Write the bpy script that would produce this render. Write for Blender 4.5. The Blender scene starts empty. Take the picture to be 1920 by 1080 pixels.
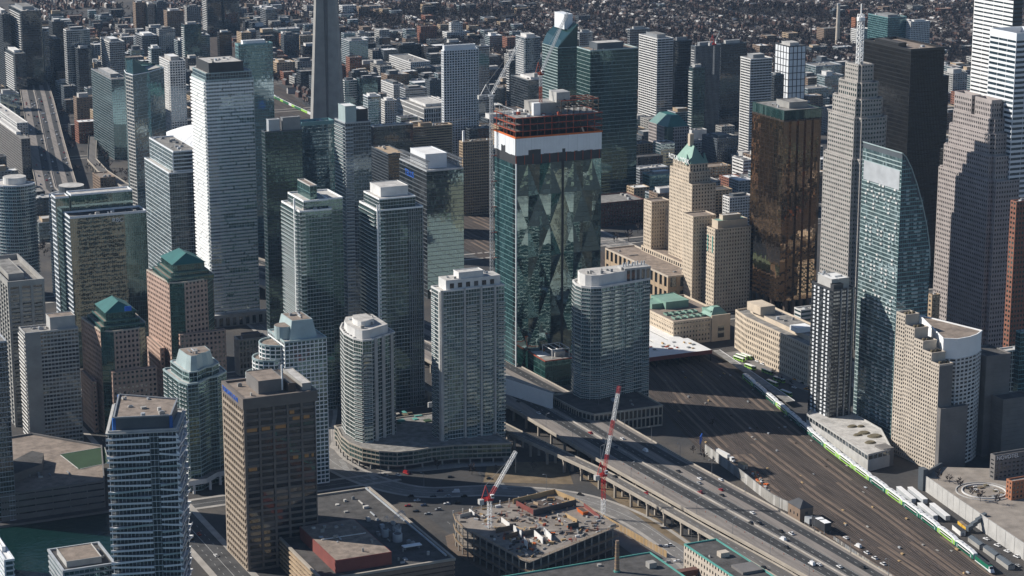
import bpy, math, random
import numpy as np
from mathutils import Vector, Matrix
R = random.Random(7)
sc = bpy.context.scene
COL = sc.collection
rad = math.radians

# ---------------------------------------------------------------- camera, sky, sun, exposure
# X = along the street grid to the north, Y = away to the west, Z up, metres
PITCH, YAW, FPX = rad(13.9), rad(24.35), 4224.0
CAM = Vector((-445.0, -1361.0, 507.0))
cd = bpy.data.cameras.new('camera'); cam = bpy.data.objects.new('camera', cd); COL.objects.link(cam)
cam.location = CAM; cam.rotation_euler = (rad(90) - PITCH, 0, -YAW)
cd.sensor_width = 36; cd.lens = FPX / 1920 * 36; cd.clip_start = 5; cd.clip_end = 20000
sc.camera = cam
SUN_EL, SUN_AZ = rad(33), rad(-50)          # azimuth from +Y towards +X
SUN_DIR = Vector((math.sin(SUN_AZ) * math.cos(SUN_EL), math.cos(SUN_AZ) * math.cos(SUN_EL), math.sin(SUN_EL)))
w = bpy.data.worlds.new('World'); sc.world = w; w.use_nodes = True
nt = w.node_tree; sky = nt.nodes.new('ShaderNodeTexSky'); sky.sky_type = 'NISHITA'; sky.sun_disc = False
sky.sun_elevation = SUN_EL; sky.sun_rotation = SUN_AZ; sky.altitude = 300; sky.air_density = 0.8; sky.dust_density = 0.1; sky.ozone_density = 2.0
bg = nt.nodes['Background']; bg.inputs[1].default_value = 0.074
nt.links.new(sky.outputs[0], bg.inputs[0])
sl = bpy.data.lights.new('sun', 'SUN'); sl.energy = 5.0; sl.angle = rad(0.5); sl.color = (1, .945, .865)
sun = bpy.data.objects.new('sun', sl); COL.objects.link(sun); sun.location = (-600, 400, 800)
sun.rotation_euler = SUN_DIR.to_track_quat('Z', 'Y').to_euler()
vs = sc.view_settings; vs.view_transform = 'Standard'; vs.look = 'None'; vs.gamma = 1; vs.exposure = 0.35; vs.use_curve_mapping = False
cy = sc.cycles; cy.max_bounces = 5; cy.diffuse_bounces = 2; cy.glossy_bounces = 3; cy.transmission_bounces = 2; cy.volume_bounces = 0
cy.transparent_max_bounces = 4; cy.caustics_reflective = False; cy.caustics_refractive = False; cy.sample_clamp_indirect = 4

# ---------------------------------------------------------------- photo geometry: a pixel and a height give a real place
_fw = Vector((math.sin(YAW) * math.cos(PITCH), math.cos(YAW) * math.cos(PITCH), -math.sin(PITCH)))
_rt = Vector((math.cos(YAW), -math.sin(YAW), 0)); _up = _rt.cross(_fw)
def at(px, py, z=0.0):
    d = _fw + _rt * ((px - 960) / FPX) + _up * ((540 - py) / FPX)
    return CAM + d * ((z - CAM.z) / d.z)
def pr(x, y, z):
    v = Vector((x, y, z)) - CAM; d = v.dot(_fw)
    return 960 + FPX * v.dot(_rt) / d, 540 - FPX * v.dot(_up) / d
def ppm(x, y, z=0): return FPX / (Vector((x, y, z)) - CAM).dot(_fw)
def solve(f, lo, hi, n=40):
    """root of an increasing f"""
    for _ in range(n):
        m = (lo + hi) / 2
        if f(m) < 0: lo = m
        else: hi = m
    return (lo + hi) / 2
def corner(cx, cy_, by=None, h=None):
    """near top corner pixel plus either the pixel row of its foot or its height -> x, y, height"""
    if h is None:
        h = solve(lambda t: pr(at(cx, cy_, t).x, at(cx, cy_, t).y, 0)[1] - by, 1, 420)
    p = at(cx, cy_, h); return p.x, p.y, h
def rect(cx, cy_, lx, rx, by=None, h=None):
    x, y, h = corner(cx, cy_, by, h)
    a = solve(lambda t: pr(x, y, h)[0] - pr(x, y + t, h)[0] - (cx - lx), 0.5, 400)
    b = solve(lambda t: pr(x + t, y, h)[0] - rx, 0.5, 400)
    return [(x, y), (x + b, y), (x + b, y + a), (x, y + a)], h
def trace(pts, z): return [(at(a, b, z).x, at(a, b, z).y) for a, b in pts]
def ccw(poly):
    a = sum(poly[i][0] * poly[(i + 1) % len(poly)][1] - poly[(i + 1) % len(poly)][0] * poly[i][1] for i in range(len(poly)))
    return poly if a > 0 else poly[::-1]
def inset(poly, d):
    """move every edge of a convex-ish CCW polygon inwards by d"""
    n = len(poly); out = []
    for i in range(n):
        p, q, r = Vector(poly[i - 1]), Vector(poly[i]), Vector(poly[(i + 1) % n])
        t1, t2 = (q - p).normalized(), (r - q).normalized()
        n1, n2 = Vector((-t1.y, t1.x)), Vector((-t2.y, t2.x))
        b = n1 + n2; k = b.dot(n1)
        out.append(tuple(q + b * (d / max(k, .3))))
    return out
def cen(poly): return sum(p[0] for p in poly) / len(poly), sum(p[1] for p in poly) / len(poly)
def arc(cx, cy_, r, a0, a1, n, ry=None):
    return [(cx + r * math.cos(rad(a0 + (a1 - a0) * i / n)), cy_ + (ry or r) * math.sin(rad(a0 + (a1 - a0) * i / n))) for i in range(n + 1)]

# ---------------------------------------------------------------- materials
MATS = {}
def _new(name):
    m = bpy.data.materials.new(name); m.use_nodes = True; MATS[name] = m
    return m, m.node_tree, m.node_tree.nodes['Principled BSDF']
def M(name, col, rough=.75, metal=0.0, var=.18, scale=.12, spec=.35, col2=None, fine=1.5):
    """painted or mineral surface: base colour broken up by two sizes of noise"""
    m, t, p = _new(name); N = t.nodes.new; K = t.links.new
    geo = N('ShaderNodeNewGeometry')
    n1 = N('ShaderNodeTexNoise'); n1.inputs['Scale'].default_value = scale; n1.inputs['Detail'].default_value = 5
    n2 = N('ShaderNodeTexNoise'); n2.inputs['Scale'].default_value = fine; n2.inputs['Detail'].default_value = 3
    K(geo.outputs['Position'], n1.inputs['Vector']); K(geo.outputs['Position'], n2.inputs['Vector'])
    ad = N('ShaderNodeMath'); ad.operation = 'MULTIPLY_ADD'; K(n2.outputs[0], ad.inputs[0]); ad.inputs[1].default_value = .45
    K(n1.outputs[0], ad.inputs[2])
    mr = N('ShaderNodeMapRange'); mr.inputs[1].default_value = .45; mr.inputs[2].default_value = 1.0; K(ad.outputs[0], mr.inputs[0])
    mx = N('ShaderNodeMix'); mx.data_type = 'RGBA'
    c2 = col2 or tuple(min(1, c * (1 + var)) for c in col); c1 = tuple(c * (1 - var) for c in col) if not col2 else col
    mx.inputs[6].default_value = (*c1, 1); mx.inputs[7].default_value = (*c2, 1); K(mr.outputs[0], mx.inputs[0])
    K(mx.outputs[2], p.inputs['Base Color'])
    p.inputs['Roughness'].default_value = rough; p.inputs['Metallic'].default_value = metal; p.inputs['Specular IOR Level'].default_value = spec
    return m
def G(name, dark, light, tint, refl=.3, wob=.03, blind=.12, rough=.03):
    """coated window glass: each pane has its own interior tone, strong reflection, slight waviness"""
    m, t, p = _new(name); N = t.nodes.new; K = t.links.new
    geo = N('ShaderNodeNewGeometry'); oi = N('ShaderNodeObjectInfo')
    ad = N('ShaderNodeMath'); ad.operation = 'ADD'; K(geo.outputs['Random Per Island'], ad.inputs[0]); K(oi.outputs['Random'], ad.inputs[1])
    fr = N('ShaderNodeMath'); fr.operation = 'FRACT'; K(ad.outputs[0], fr.inputs[0])
    rp = N('ShaderNodeValToRGB'); e = rp.color_ramp.elements; rp.color_ramp.interpolation = 'CONSTANT'
    mid = tuple(a * .6 + b * .4 for a, b in zip(dark, light))
    e[0].position = 0; e[0].color = (*dark, 1); e[1].position = 1 - blind; e[1].color = (*light, 1)
    x = e.new(.38); x.color = (*[c * 1.5 for c in dark], 1); x = e.new(1 - blind * 2.4); x.color = (*mid, 1)
    K(fr.outputs[0], rp.inputs[0]); K(rp.outputs[0], p.inputs['Base Color'])
    p.inputs['Roughness'].default_value = .25; p.inputs['Specular IOR Level'].default_value = .3
    g = N('ShaderNodeBsdfGlossy'); g.inputs['Color'].default_value = (*tint, 1); g.inputs['Roughness'].default_value = rough
    nz = N('ShaderNodeTexNoise'); nz.inputs['Scale'].default_value = .35; nz.inputs['Detail'].default_value = 2; K(geo.outputs['Position'], nz.inputs['Vector'])
    bp = N('ShaderNodeBump'); bp.inputs['Strength'].default_value = 1.0; bp.inputs['Distance'].default_value = wob; K(nz.outputs[0], bp.inputs['Height'])
    K(bp.outputs[0], g.inputs['Normal'])
    ly = N('ShaderNodeLayerWeight'); ly.inputs[0].default_value = .35
    mr = N('ShaderNodeMapRange'); mr.inputs[3].default_value = refl; mr.inputs[4].default_value = min(1, refl + .36); K(ly.outputs[0], mr.inputs[0])
    ms = N('ShaderNodeMixShader'); K(mr.outputs[0], ms.inputs[0]); K(p.outputs[0], ms.inputs[1]); K(g.outputs[0], ms.inputs[2])
    K(ms.outputs[0], t.nodes['Material Output'].inputs[0])
    return m
def stretched(name, base, mul):
    """wear drawn out along the direction of travel (Y)"""
    m = MATS[base].copy(); m.name = name; MATS[name] = m; t = m.node_tree
    for n in [n for n in t.nodes if n.type == 'TEX_NOISE']:
        src = n.inputs['Vector'].links[0].from_socket; mp = t.nodes.new('ShaderNodeMapping'); mp.inputs['Scale'].default_value = mul; t.links.new(src, mp.inputs['Vector']); t.links.new(mp.outputs[0], n.inputs['Vector'])
M('white', (.84, .84, .83), var=.06); M('offwhite', (.64, .63, .61)); M('white_metal', (.76, .78, .8), .45, spec=.5, var=.08)
M('light_concrete', (.44, .43, .41)); M('concrete', (.31, .3, .28)); M('dark_concrete', (.165, .155, .148)); M('rail_steel', (.13, .1, .085), .5); M('plaza_paving', (.27, .235, .2), .95, var=.3); M('warm_concrete', (.36, .32, .27))
M('beige', (.5, .435, .36)); M('limestone', (.56, .47, .365)); M('tan', (.4, .3, .2)); M('brown', (.235, .17, .125)); M('dark_brown', (.1, .075, .06))
M('pink', (.47, .33, .265)); M('pink_light', (.36, .32, .305)); M('granite', (.36, .335, .31)); M('brick', (.24, .105, .07)); M('dark_brick', (.12, .06, .05)); M('orange_brick', (.36, .15, .08))
M('black_metal', (.018, .018, .02), .35, spec=.6, var=.3); M('charcoal', (.045, .047, .052), .5); M('steel', (.24, .25, .26), .45); M('slate', (.085, .1, .115), .5)
M('aluminium', (.42, .44, .46), .4, spec=.6); M('teal_metal', (.16, .3, .31), .4, spec=.6); M('pale_teal', (.37, .45, .45), .4); M('green_roof', (.03, .13, .115), .45, spec=.5)
M('copper', (.2, .33, .27), .6); M('copper_trim', (.1, .32, .28), .6); M('green_metal', (.045, .13, .115), .4, spec=.6); M('dark_green', (.02, .05, .045), .4, spec=.6)
M('roof_grey', (.22, .21, .195), .9, var=.5, scale=.2, fine=.9); M('roof_light', (.46, .44, .41), .9, var=.35, scale=.2, fine=.9); M('roof_brown', (.235, .19, .155), .9, var=.4, scale=.2, fine=.9); M('roof_dark', (.075, .071, .068), .9, var=.5, scale=.15, fine=.8)
M('roof_white', (.72, .71, .69), .8, var=.1); M('red_paint', (.42, .02, .02), .5); M('red_rust', (.3, .065, .035), .7); M('orange', (.6, .14, .03), .6)
M('blue_wrap', (.02, .11, .36), .5); M('blue_sign', (.03, .14, .6), .5); M('yellow', (.6, .36, .04), .6); M('wood', (.42, .29, .15), .8); M('red_brown', (.2, .06, .05), .8)
M('asphalt', (.062, .061, .061), .9, var=.5, scale=.09, fine=.5); M('egg_tan', (.34, .28, .22)); M('egg_brown', (.16, .135, .118)); M('rope', (.2, .17, .13)); M('road_old', (.18, .17, .16), .9, var=.25, scale=.08, fine=.8); M('sidewalk', (.34, .315, .285), .9, var=.25)
M('paint_white', (.52, .52, .5), .7); M('rubber', (.015, .015, .016), .8); M('grass_dry', (.16, .12, .075), .95, var=.4); M('turf', (.028, .06, .028), .95, var=.2)
M('lane_green', (.025, .13, .06), .5); M('lime', (.3, .55, .1), .5); M('go_green', (.012, .13, .075), .4); M('shrub', (.13, .11, .07), .95)
M('deck_asphalt', (.042, .042, .043), .9, var=.5, scale=.09, fine=.5); M('deck_concrete', (.215, .19, .17), .9, var=.35, scale=.09); M('ramp_old', (.13, .12, .11), .9, var=.35, scale=.09)
stretched('lane_asphalt', 'deck_asphalt', (6, .25, 1)); stretched('lane_concrete', 'deck_concrete', (4, .3, 1)); stretched('lane_old', 'ramp_old', (5, .3, 1))
G('glass_green', (.007, .024, .023), (.045, .085, .08), (.5, .8, .77), .12)
G('glass_teal', (.011, .036, .04), (.06, .115, .125), (.52, .82, .87), .14)
G('glass_blue', (.013, .025, .034), (.085, .115, .135), (.62, .78, .9), .15)
G('glass_grey', (.015, .019, .022), (.1, .11, .115), (.75, .82, .85), .14)
G('glass_dark', (.006, .008, .01), (.06, .065, .07), (.6, .66, .7), .14)
G('glass_black', (.003, .003, .0035), (.03, .03, .03), (.5, .5, .5), .12)
G('glass_pale', (.035, .066, .072), (.24, .32, .34), (.75, .93, .97), .34, blind=.1)
G('glass_gold', (.03, .018, .009), (.12, .07, .032), (.75, .54, .36), .5, wob=.015)
G('glass_mirror', (.01, .022, .022), (.07, .11, .1), (.5, .7, .7), .25, wob=.02)
G('glass_facet', (.006, .016, .017), (.09, .13, .12), (.58, .8, .8), .34, wob=.02, blind=.12)
G('glass_warm', (.02, .018, .016), (.14, .12, .09), (.75, .75, .72), .16)
G('glass_rail', (.1, .15, .15), (.2, .27, .27), (.8, .95, .95), .25, blind=.4)

# ---------------------------------------------------------------- mesh builder
class MB:
    def __init__(s): s.v, s.f, s.m, s.mats = [], [], [], []
    def mi(s, mat):
        if mat not in s.mats: s.mats.append(mat)
        return s.mats.index(mat)
    def quad(s, a, b, c, d, mat):
        n = len(s.v); s.v += (a, b, c, d); s.f.append((n, n + 1, n + 2, n + 3)); s.m.append(s.mi(mat))
    def tri(s, a, b, c, mat):
        n = len(s.v); s.v += (a, b, c); s.f.append((n, n + 1, n + 2)); s.m.append(s.mi(mat))
    def hexa(s, b4, t4, mat, bottom=True):
        """eight corners: four below (CCW from above), four above"""
        n = len(s.v); s.v += list(b4) + list(t4); i = s.mi(mat)
        fs = [(n + 4, n + 5, n + 6, n + 7)] + [(n + k, n + (k + 1) % 4, n + 4 + (k + 1) % 4, n + 4 + k) for k in range(4)]
        if bottom: fs.append((n + 3, n + 2, n + 1, n))
        s.f += fs; s.m += [i] * len(fs)
    def box(s, x0, x1, y0, y1, z0, z1, mat):
        s.hexa([(x0, y0, z0), (x1, y0, z0), (x1, y1, z0), (x0, y1, z0)], [(x0, y0, z1), (x1, y0, z1), (x1, y1, z1), (x0, y1, z1)], mat)
    def prism(s, poly, z0, z1, mat, top=None, bottom=False):
        n = len(s.v); k = len(poly); i = s.mi(mat)
        s.v += [(p[0], p[1], z0) for p in poly] + [(p[0], p[1], z1) for p in poly]
        for j in range(k): s.f.append((n + j, n + (j + 1) % k, n + k + (j + 1) % k, n + k + j)); s.m.append(i)
        if top is not False: s.f.append(tuple(range(n + k, n + 2 * k))); s.m.append(s.mi(top or mat))
        if bottom: s.f.append(tuple(range(n + k - 1, n - 1, -1))); s.m.append(i)
    def frustum(s, p0, z0, p1, z1, mat):
        n = len(s.v); k = len(p0); i = s.mi(mat)
        s.v += [(p[0], p[1], z0) for p in p0] + [(p[0], p[1], z1) for p in p1]
        for j in range(k): s.f.append((n + j, n + (j + 1) % k, n + k + (j + 1) % k, n + k + j)); s.m.append(i)
        s.f.append(tuple(range(n + k, n + 2 * k))); s.m.append(i)
    def cyl(s, x, y, r, z0, z1, mat, n=10, r1=None):
        a = [(x + r * math.cos(2 * math.pi * i / n), y + r * math.sin(2 * math.pi * i / n)) for i in range(n)]
        r1 = r if r1 is None else r1
        s.frustum(a, z0, [(x + r1 * math.cos(2 * math.pi * i / n), y + r1 * math.sin(2 * math.pi * i / n)) for i in range(n)], z1, mat)
    def bar(s, a, b, w_, mat, h=None):
        """square bar between two points"""
        a, b = Vector(a), Vector(b); d = b - a
        if d.length < 1e-6: return
        d.normalize(); u = d.cross(Vector((0, 0, 1)))
        u = Vector((1, 0, 0)) if u.length < .05 else u.normalized()
        v = u.cross(d) * ((h or w_) / 2); u = u * (w_ / 2)
        s.hexa([tuple(a - u - v), tuple(a + u - v), tuple(a + u + v), tuple(a - u + v)], [tuple(b - u - v), tuple(b + u - v), tuple(b + u + v), tuple(b - u + v)], mat)
    def build(s, name, parent=None, loc=(0, 0, 0), kind=None, smooth=False):
        if not s.f: return None
        me = bpy.data.meshes.new(name); lx, ly, lz = loc
        me.from_pydata([(a - lx, b - ly, c - lz) for a, b, c in s.v], [], s.f)
        for m in s.mats: me.materials.append(MATS[m])
        if len(s.mats) > 1: me.polygons.foreach_set('material_index', s.m)
        if smooth: me.polygons.foreach_set('use_smooth', [True] * len(s.f))
        me.update(); o = bpy.data.objects.new(name, me); COL.objects.link(o)
        if parent is not None: o.parent = parent
        else: o.location = loc
        if kind: o['kind'] = kind
        return o
def tag(o, label, cat, group=None):
    o['label'] = label; o['category'] = cat
    if group: o['group'] = group
    return o
def empty(name, loc, label=None, cat=None, group=None):
    o = bpy.data.objects.new(name, None); COL.objects.link(o); o.location = loc; o.empty_display_size = 1
    if label: tag(o, label, cat, group)
    return o
def copy_tree(o, loc=None, rz=None, label=None, parent=None):
    c = o.copy(); COL.objects.link(c); c.parent = parent
    if loc is not None: c.location = loc
    if rz is not None: c.rotation_euler = (0, 0, rz)
    if label: c['label'] = label
    for ch in o.children: copy_tree(ch, parent=c)
    return c
def text(body, size, loc, rot, mat, parent, name='lettering', ext=.12):
    cu = bpy.data.curves.new(name, 'FONT'); cu.body = body; cu.size = size; cu.extrude = ext; cu.align_x = 'CENTER'; cu.align_y = 'CENTER'
    cu.materials.append(MATS[mat]); o = bpy.data.objects.new(name, cu); COL.objects.link(o)
    bpy.context.view_layer.update(); me = bpy.data.meshes.new_from_object(o.evaluated_get(bpy.context.evaluated_depsgraph_get())); bpy.data.objects.remove(o)
    o = bpy.data.objects.new(name, me); COL.objects.link(o)
    o.location = loc; o.rotation_euler = rot; o.parent = parent
    return o

# ---------------------------------------------------------------- buildings
ST = dict(fl=3.2, bay=2.0, pw=.12, pd=.12, sh=.5, sd=.14, wm='aluminium', pm=None, gm='glass_green', cm='charcoal', wob=.0022, indiv=False, foot=0.0)
def S(**k): d = dict(ST); d.update(k); return d
class Bld:
    def __init__(s, name, label, cat, xy, group=None):
        s.loc = (xy[0], xy[1], 0); s.root = empty(name, s.loc, label, cat, group); s.b = {}; s.n_ind = 0; s.merge = False
    def mb(s, part):
        if part not in s.b: s.b[part] = MB()
        return s.b[part]
    def facade(s, p0, p1, z0, z1, st, detail=True, s0=None, s1=None):
        p0, p1 = Vector(p0), Vector(p1); L = (p1 - p0).length
        if L < .3: return
        t = (p1 - p0) / L; n = Vector((t.y, -t.x))
        nf = max(1, round((z1 - z0) / st['fl'])); fh = (z1 - z0) / nf
        nb = max(1, round(L / st['bay'])) if detail else 1; bw = L / nb
        P = lambda a, d, z: (p0.x + t.x * a + n.x * d, p0.y + t.y * a + n.y * d, z)
        pw, pd, sh, sd = st['pw'], st['pd'], st['sh'], st['sd']; pm = st['pm'] or st['wm']
        W = s.mb('spandrels'); Pm = s.mb('piers'); g = s.mb('windows')
        def bx(mb, a0, a1, d, za, zb, mat, din=0.0):
            mb.hexa([P(a0, d, za), P(a1, d, za), P(a1, din, za), P(a0, din, za)], [P(a0, d, zb), P(a1, d, zb), P(a1, din, zb), P(a0, din, zb)], mat)
        for k in range(nf):
            zf = z0 + k * fh
            if sh > 0: bx(W, 0, L, sd, zf, zf + sh, st['wm'])
            za, zb = zf + sh, zf + fh
            if zb - za < .2: continue
            for i in range(nb):
                a0, a1 = i * bw + pw / 2, (i + 1) * bw - pw / 2
                u, v = R.gauss(0, st['wob']) * (a1 - a0) / 2, R.gauss(0, st['wob']) * (zb - za) / 2
                if st['indiv'] and detail and s.n_ind < 300:
                    s.n_ind += 1
                    key = (round(a1 - a0, 2), round(zb - za, 2), st['gm'])
                    if key not in PANES:
                        q = MB(); hw, hh = key[0] / 2, key[1] / 2
                        q.hexa([(-hw, -.03, -hh), (hw, -.03, -hh), (hw, .03, -hh), (-hw, .03, -hh)], [(-hw, -.03, hh), (hw, -.03, hh), (hw, .03, hh), (-hw, .03, hh)], st['gm'])
                        o = q.build('window'); PANES[key] = o.data; bpy.data.objects.remove(o)
                    o = bpy.data.objects.new('window', PANES[key]); COL.objects.link(o); o.parent = s.root
                    c = P((a0 + a1) / 2, .06, (za + zb) / 2)
                    o.location = (c[0] - s.loc[0], c[1] - s.loc[1], c[2]); o.rotation_euler = (v / max(.3, zb - za) * 2, 0, math.atan2(t.y, t.x) + u / max(.3, a1 - a0) * 2)
                else:
                    g.quad(P(a0, .05 - u - v, za), P(a1, .05 + u - v, za), P(a1, .05 + u + v, zb), P(a0, .05 - u + v, zb), st['gm'])
        if pw > 0:
            for i in range(nb + 1):
                a0, a1 = i * bw - pw / 2, i * bw + pw / 2
                if i == 0: a0 = -max(pd, sd) if detail else 0
                if i == nb: a1 = L
                bx(Pm, a0, a1, pd + .004, z0, z1, pm)
    def block(s, poly, z0, z1, st, roof='roof_grey', para=.9, pm=None, hidden=True, sts=None):
        poly = ccw(poly); n = len(poly)
        s.mb('wall').prism(poly, z0, z1, st['cm'], top=False); OCC.append((poly, z0, z1))
        r = s.mb('roof') if s.merge else MB(); k = len(r.v); pa = s.mb('parapet') if s.merge else MB(); r.v += [(p[0], p[1], z1) for p in poly]; r.f.append(tuple(range(k, k + n))); r.m.append(r.mi(roof))
        for i in range(n):
            p0, p1 = poly[i], poly[(i + 1) % n]
            t = Vector(p1) - Vector(p0)
            if t.length < .3: continue
            nn = Vector((t.y, -t.x)).normalized(); md = (Vector(p0) + Vector(p1)) / 2
            vis = nn.dot(CAM.xy - md) > -20
            e = (sts or {}).get(i, st)
            if e is None: pass
            else: s.facade(p0, p1, z0, z1, e, vis)
            if para > 0:
                u = t.normalized(); d = max(st['pd'], st['sd']) + .02 + .003 * (i % 2); zz = z1 + para + .004 * (i % 3)
                q = lambda a, dd, z: (p0[0] + u.x * a + nn.x * dd, p0[1] + u.y * a + nn.y * dd, z)
                L = t.length; m_ = pm or st['wm']
                pa.hexa([q(-d, d, z1 - .3), q(L, d, z1 - .3), q(L, -.4, z1 - .3), q(-d, -.4, z1 - .3)], [q(-d, d, zz), q(L, d, zz), q(L, -.4, zz), q(-d, -.4, zz)], m_)
        if not s.merge: r.build('roof', s.root, s.loc); pa.build('parapet', s.root, s.loc)
        return poly
    def bands(s, p0, p1, z0, z1, fl, segs, depth=1.5, thick=.28, slab='white', rail='glass_rail', rh=1.05, name='balcony', jit=0.0, skip=0.0):
        """one balcony object per floor and segment along a facade"""
        p0, p1 = Vector(p0), Vector(p1); L = (p1 - p0).length; t = (p1 - p0) / L; n = Vector((t.y, -t.x))
        nf = max(1, round((z1 - z0) / fl)); fh = (z1 - z0) / nf
        P = lambda a, d, z: (p0.x + t.x * a + n.x * d, p0.y + t.y * a + n.y * d, z)
        for k in range(nf):
            zf = z0 + k * fh - .01
            for (f0, f1) in (segs(k) if callable(segs) else segs):
                if R.random() < skip: continue
                a0, a1 = f0 * L + R.uniform(-jit, jit), f1 * L + R.uniform(-jit, jit)
                m = MB()
                m.hexa([P(a0, depth, zf), P(a1, depth, zf), P(a1, .02, zf), P(a0, .02, zf)], [P(a0, depth, zf + thick), P(a1, depth, zf + thick), P(a1, .02, zf + thick), P(a0, .02, zf + thick)], slab)
                if rail:
                    za, zb = zf + thick + .01, zf + thick + rh
                    m.hexa([P(a0 + .06, depth - .04, za), P(a1 - .06, depth - .04, za), P(a1 - .06, depth - .1, za), P(a0 + .06, depth - .1, za)], [P(a0 + .06, depth - .04, zb), P(a1 - .06, depth - .04, zb), P(a1 - .06, depth - .1, zb), P(a0 + .06, depth - .1, zb)], rail)
                    for e in (a0 + .05, a1 - .11):
                        m.hexa([P(e, depth - .12, za), P(e + .06, depth - .12, za), P(e + .06, .1, za), P(e, .1, za)], [P(e, depth - .12, zb), P(e + .06, depth - .12, zb), P(e + .06, .1, zb), P(e, .1, zb)], rail)
                m.build(name, s.root, s.loc)
    def box(s, part, mat, x0, x1, y0, y1, z0, z1): s.mb(part).box(x0, x1, y0, y1, z0, z1, mat)
    def obox(s, part, mat, x0, x1, y0, y1, z0, z1):
        m = MB(); m.box(x0, x1, y0, y1, z0, z1, mat); return m.build(part, s.root, s.loc)
    def units(s, poly, z, n, mats=('aluminium', 'steel', 'roof_light', 'concrete'), big=4.0):
        """rooftop machines, each its own part"""
        x0, x1 = min(p[0] for p in poly), max(p[0] for p in poly); y0, y1 = min(p[1] for p in poly), max(p[1] for p in poly)
        for _ in range(n):
            a, b = R.uniform(.6, big) / 2, R.uniform(.6, big) / 2; h = R.uniform(.6, 2.4)
            x, y = R.uniform(x0 + 2 + a, max(x0 + 2.1 + a, x1 - 2 - a)), R.uniform(y0 + 2 + b, max(y0 + 2.1 + b, y1 - 2 - b)); m = MB(); mt = R.choice(mats)
            if not inside(poly, x, y): continue
            if R.random() < .22:
                L = R.uniform(4, 10); m.box(x, min(x + (L if b > a else .7), x1 - 2), y, min(y + (.7 if b > a else L), y1 - 2), z + .3, z + 1.0, mt)
            elif R.random() < .3: m.cyl(x, y, min(a, b), z, z + h, mt, 10)
            else:
                m.box(x - a, x + a, y - b, y + b, z, z + h, mt)
                if R.random() < .5: m.box(x - a * .6, x + a * .6, y - b * .6, y + b * .6, z + h, z + h + .35, 'steel')
            m.build('roof_unit', s.root, s.loc)
    def pent(s, poly, z, fr, h, mat='concrete', roof='roof_grey', name='penthouse'):
        """penthouse on part of a rectangular roof: fr = fractions x0,x1,y0,y1"""
        x0, x1 = min(p[0] for p in poly), max(p[0] for p in poly); y0, y1 = min(p[1] for p in poly), max(p[1] for p in poly)
        a, b, c, d = x0 + (x1 - x0) * fr[0], x0 + (x1 - x0) * fr[1], y0 + (y1 - y0) * fr[2], y0 + (y1 - y0) * fr[3]
        m = MB(); m.box(a, b, c, d, z, z + h, mat); m.box(a + .4, b - .4, c + .4, d - .4, z + h, z + h + .06, roof)
        for q in ((a - .15, b + .15, c - .15, c + .2), (a - .15, b + .15, d - .2, d + .15), (a - .146, a + .2, c + .2, d - .2), (b - .2, b + .146, c + .2, d - .2)):
            m.box(*q, z + h - .25, z + h + .5, mat)
        m.build(name, s.root, s.loc); return (a, b, c, d, z + h)
    def done(s):
        for k, m in s.b.items():
            m.build(k, s.root, s.loc, 'stuff' if k in ('windows', 'spandrels', 'piers') else None)
        return s
PANES = {}; OCC = []
def inside(poly, x, y):
    c = False
    for i in range(len(poly)):
        (x0, y0), (x1, y1) = poly[i - 1], poly[i]
        if (y0 > y) != (y1 > y) and x < (x1 - x0) * (y - y0) / (y1 - y0) + x0: c = not c
    return c
FOOT = []          # footprints taken by placed buildings, for filling in the rest of the city
def tower(name, label, geo, st, cat='tower', roof='roof_grey', para=.9, pent=None, units=4, group=None, sts=None, pm=None, bal=None, keep=False):
    """simple slab or tower on the street grid: geo = (cornerx, cornery, leftx, rightx, foot row or -height)"""
    cx, cy_, lx, rx, q = geo
    poly, h = rect(cx, cy_, lx, rx, by=q if q > 0 else None, h=-q if q < 0 else None)
    b = Bld(name, label, cat, cen(poly), group); FOOT.append(poly)
    b.block(poly, 0, h, st, roof, para, pm, sts=sts)
    for pt in (pent or []): b.pent(poly, h, *pt)
    b.units(poly, h, units)
    for (edge, segs, kw) in (bal or []):
        p0, p1 = poly[edge], poly[(edge + 1) % 4]
        b.bands(p0, p1, kw.pop('z0', 6), h - kw.pop('top', 1), kw.pop('fl', st['fl']), segs, **kw)
    b.poly, b.h = poly, h
    return b if keep else b.done()
# ---------------------------------------------------------------- setting: ground, water, roads
def struct(name, m, kind='structure'):
    o = m.build(name); o['kind'] = kind; return o
def strip(path, w0, w1, z, mat, name=None, m=None):
    """ribbon along a polyline; w0 / w1 offsets to the left and right of travel"""
    m = m or MB(); n = len(path); L_, R_ = [], []
    for i in range(n):
        a, b = Vector(path[max(0, i - 1)][:2]), Vector(path[min(n - 1, i + 1)][:2]); t = (b - a).normalized(); q = Vector((t.y, -t.x))
        zz = z[i] if isinstance(z, (list, tuple)) else z
        p = Vector(path[i][:2]); L_.append((*(p + q * w0), zz)); R_.append((*(p + q * w1), zz))
    for i in range(n - 1): m.quad(L_[i], R_[i], R_[i + 1], L_[i + 1], mat) if w1 > w0 else m.quad(R_[i], L_[i], L_[i + 1], R_[i + 1], mat)
    return m
def smooth(path, k=4):
    """Catmull-Rom through points"""
    P = [Vector(p) for p in path]; out = []
    for i in range(len(P) - 1):
        a, b, c, d = P[max(0, i - 1)], P[i], P[i + 1], P[min(len(P) - 1, i + 2)]
        for j in range(k):
            t = j / k; out.append(tuple(.5 * ((2 * b) + (c - a) * t + (2 * a - 5 * b + 4 * c - d) * t * t + (3 * b - a - 3 * c + d) * t ** 3)))
    return out + [tuple(P[-1])]

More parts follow.
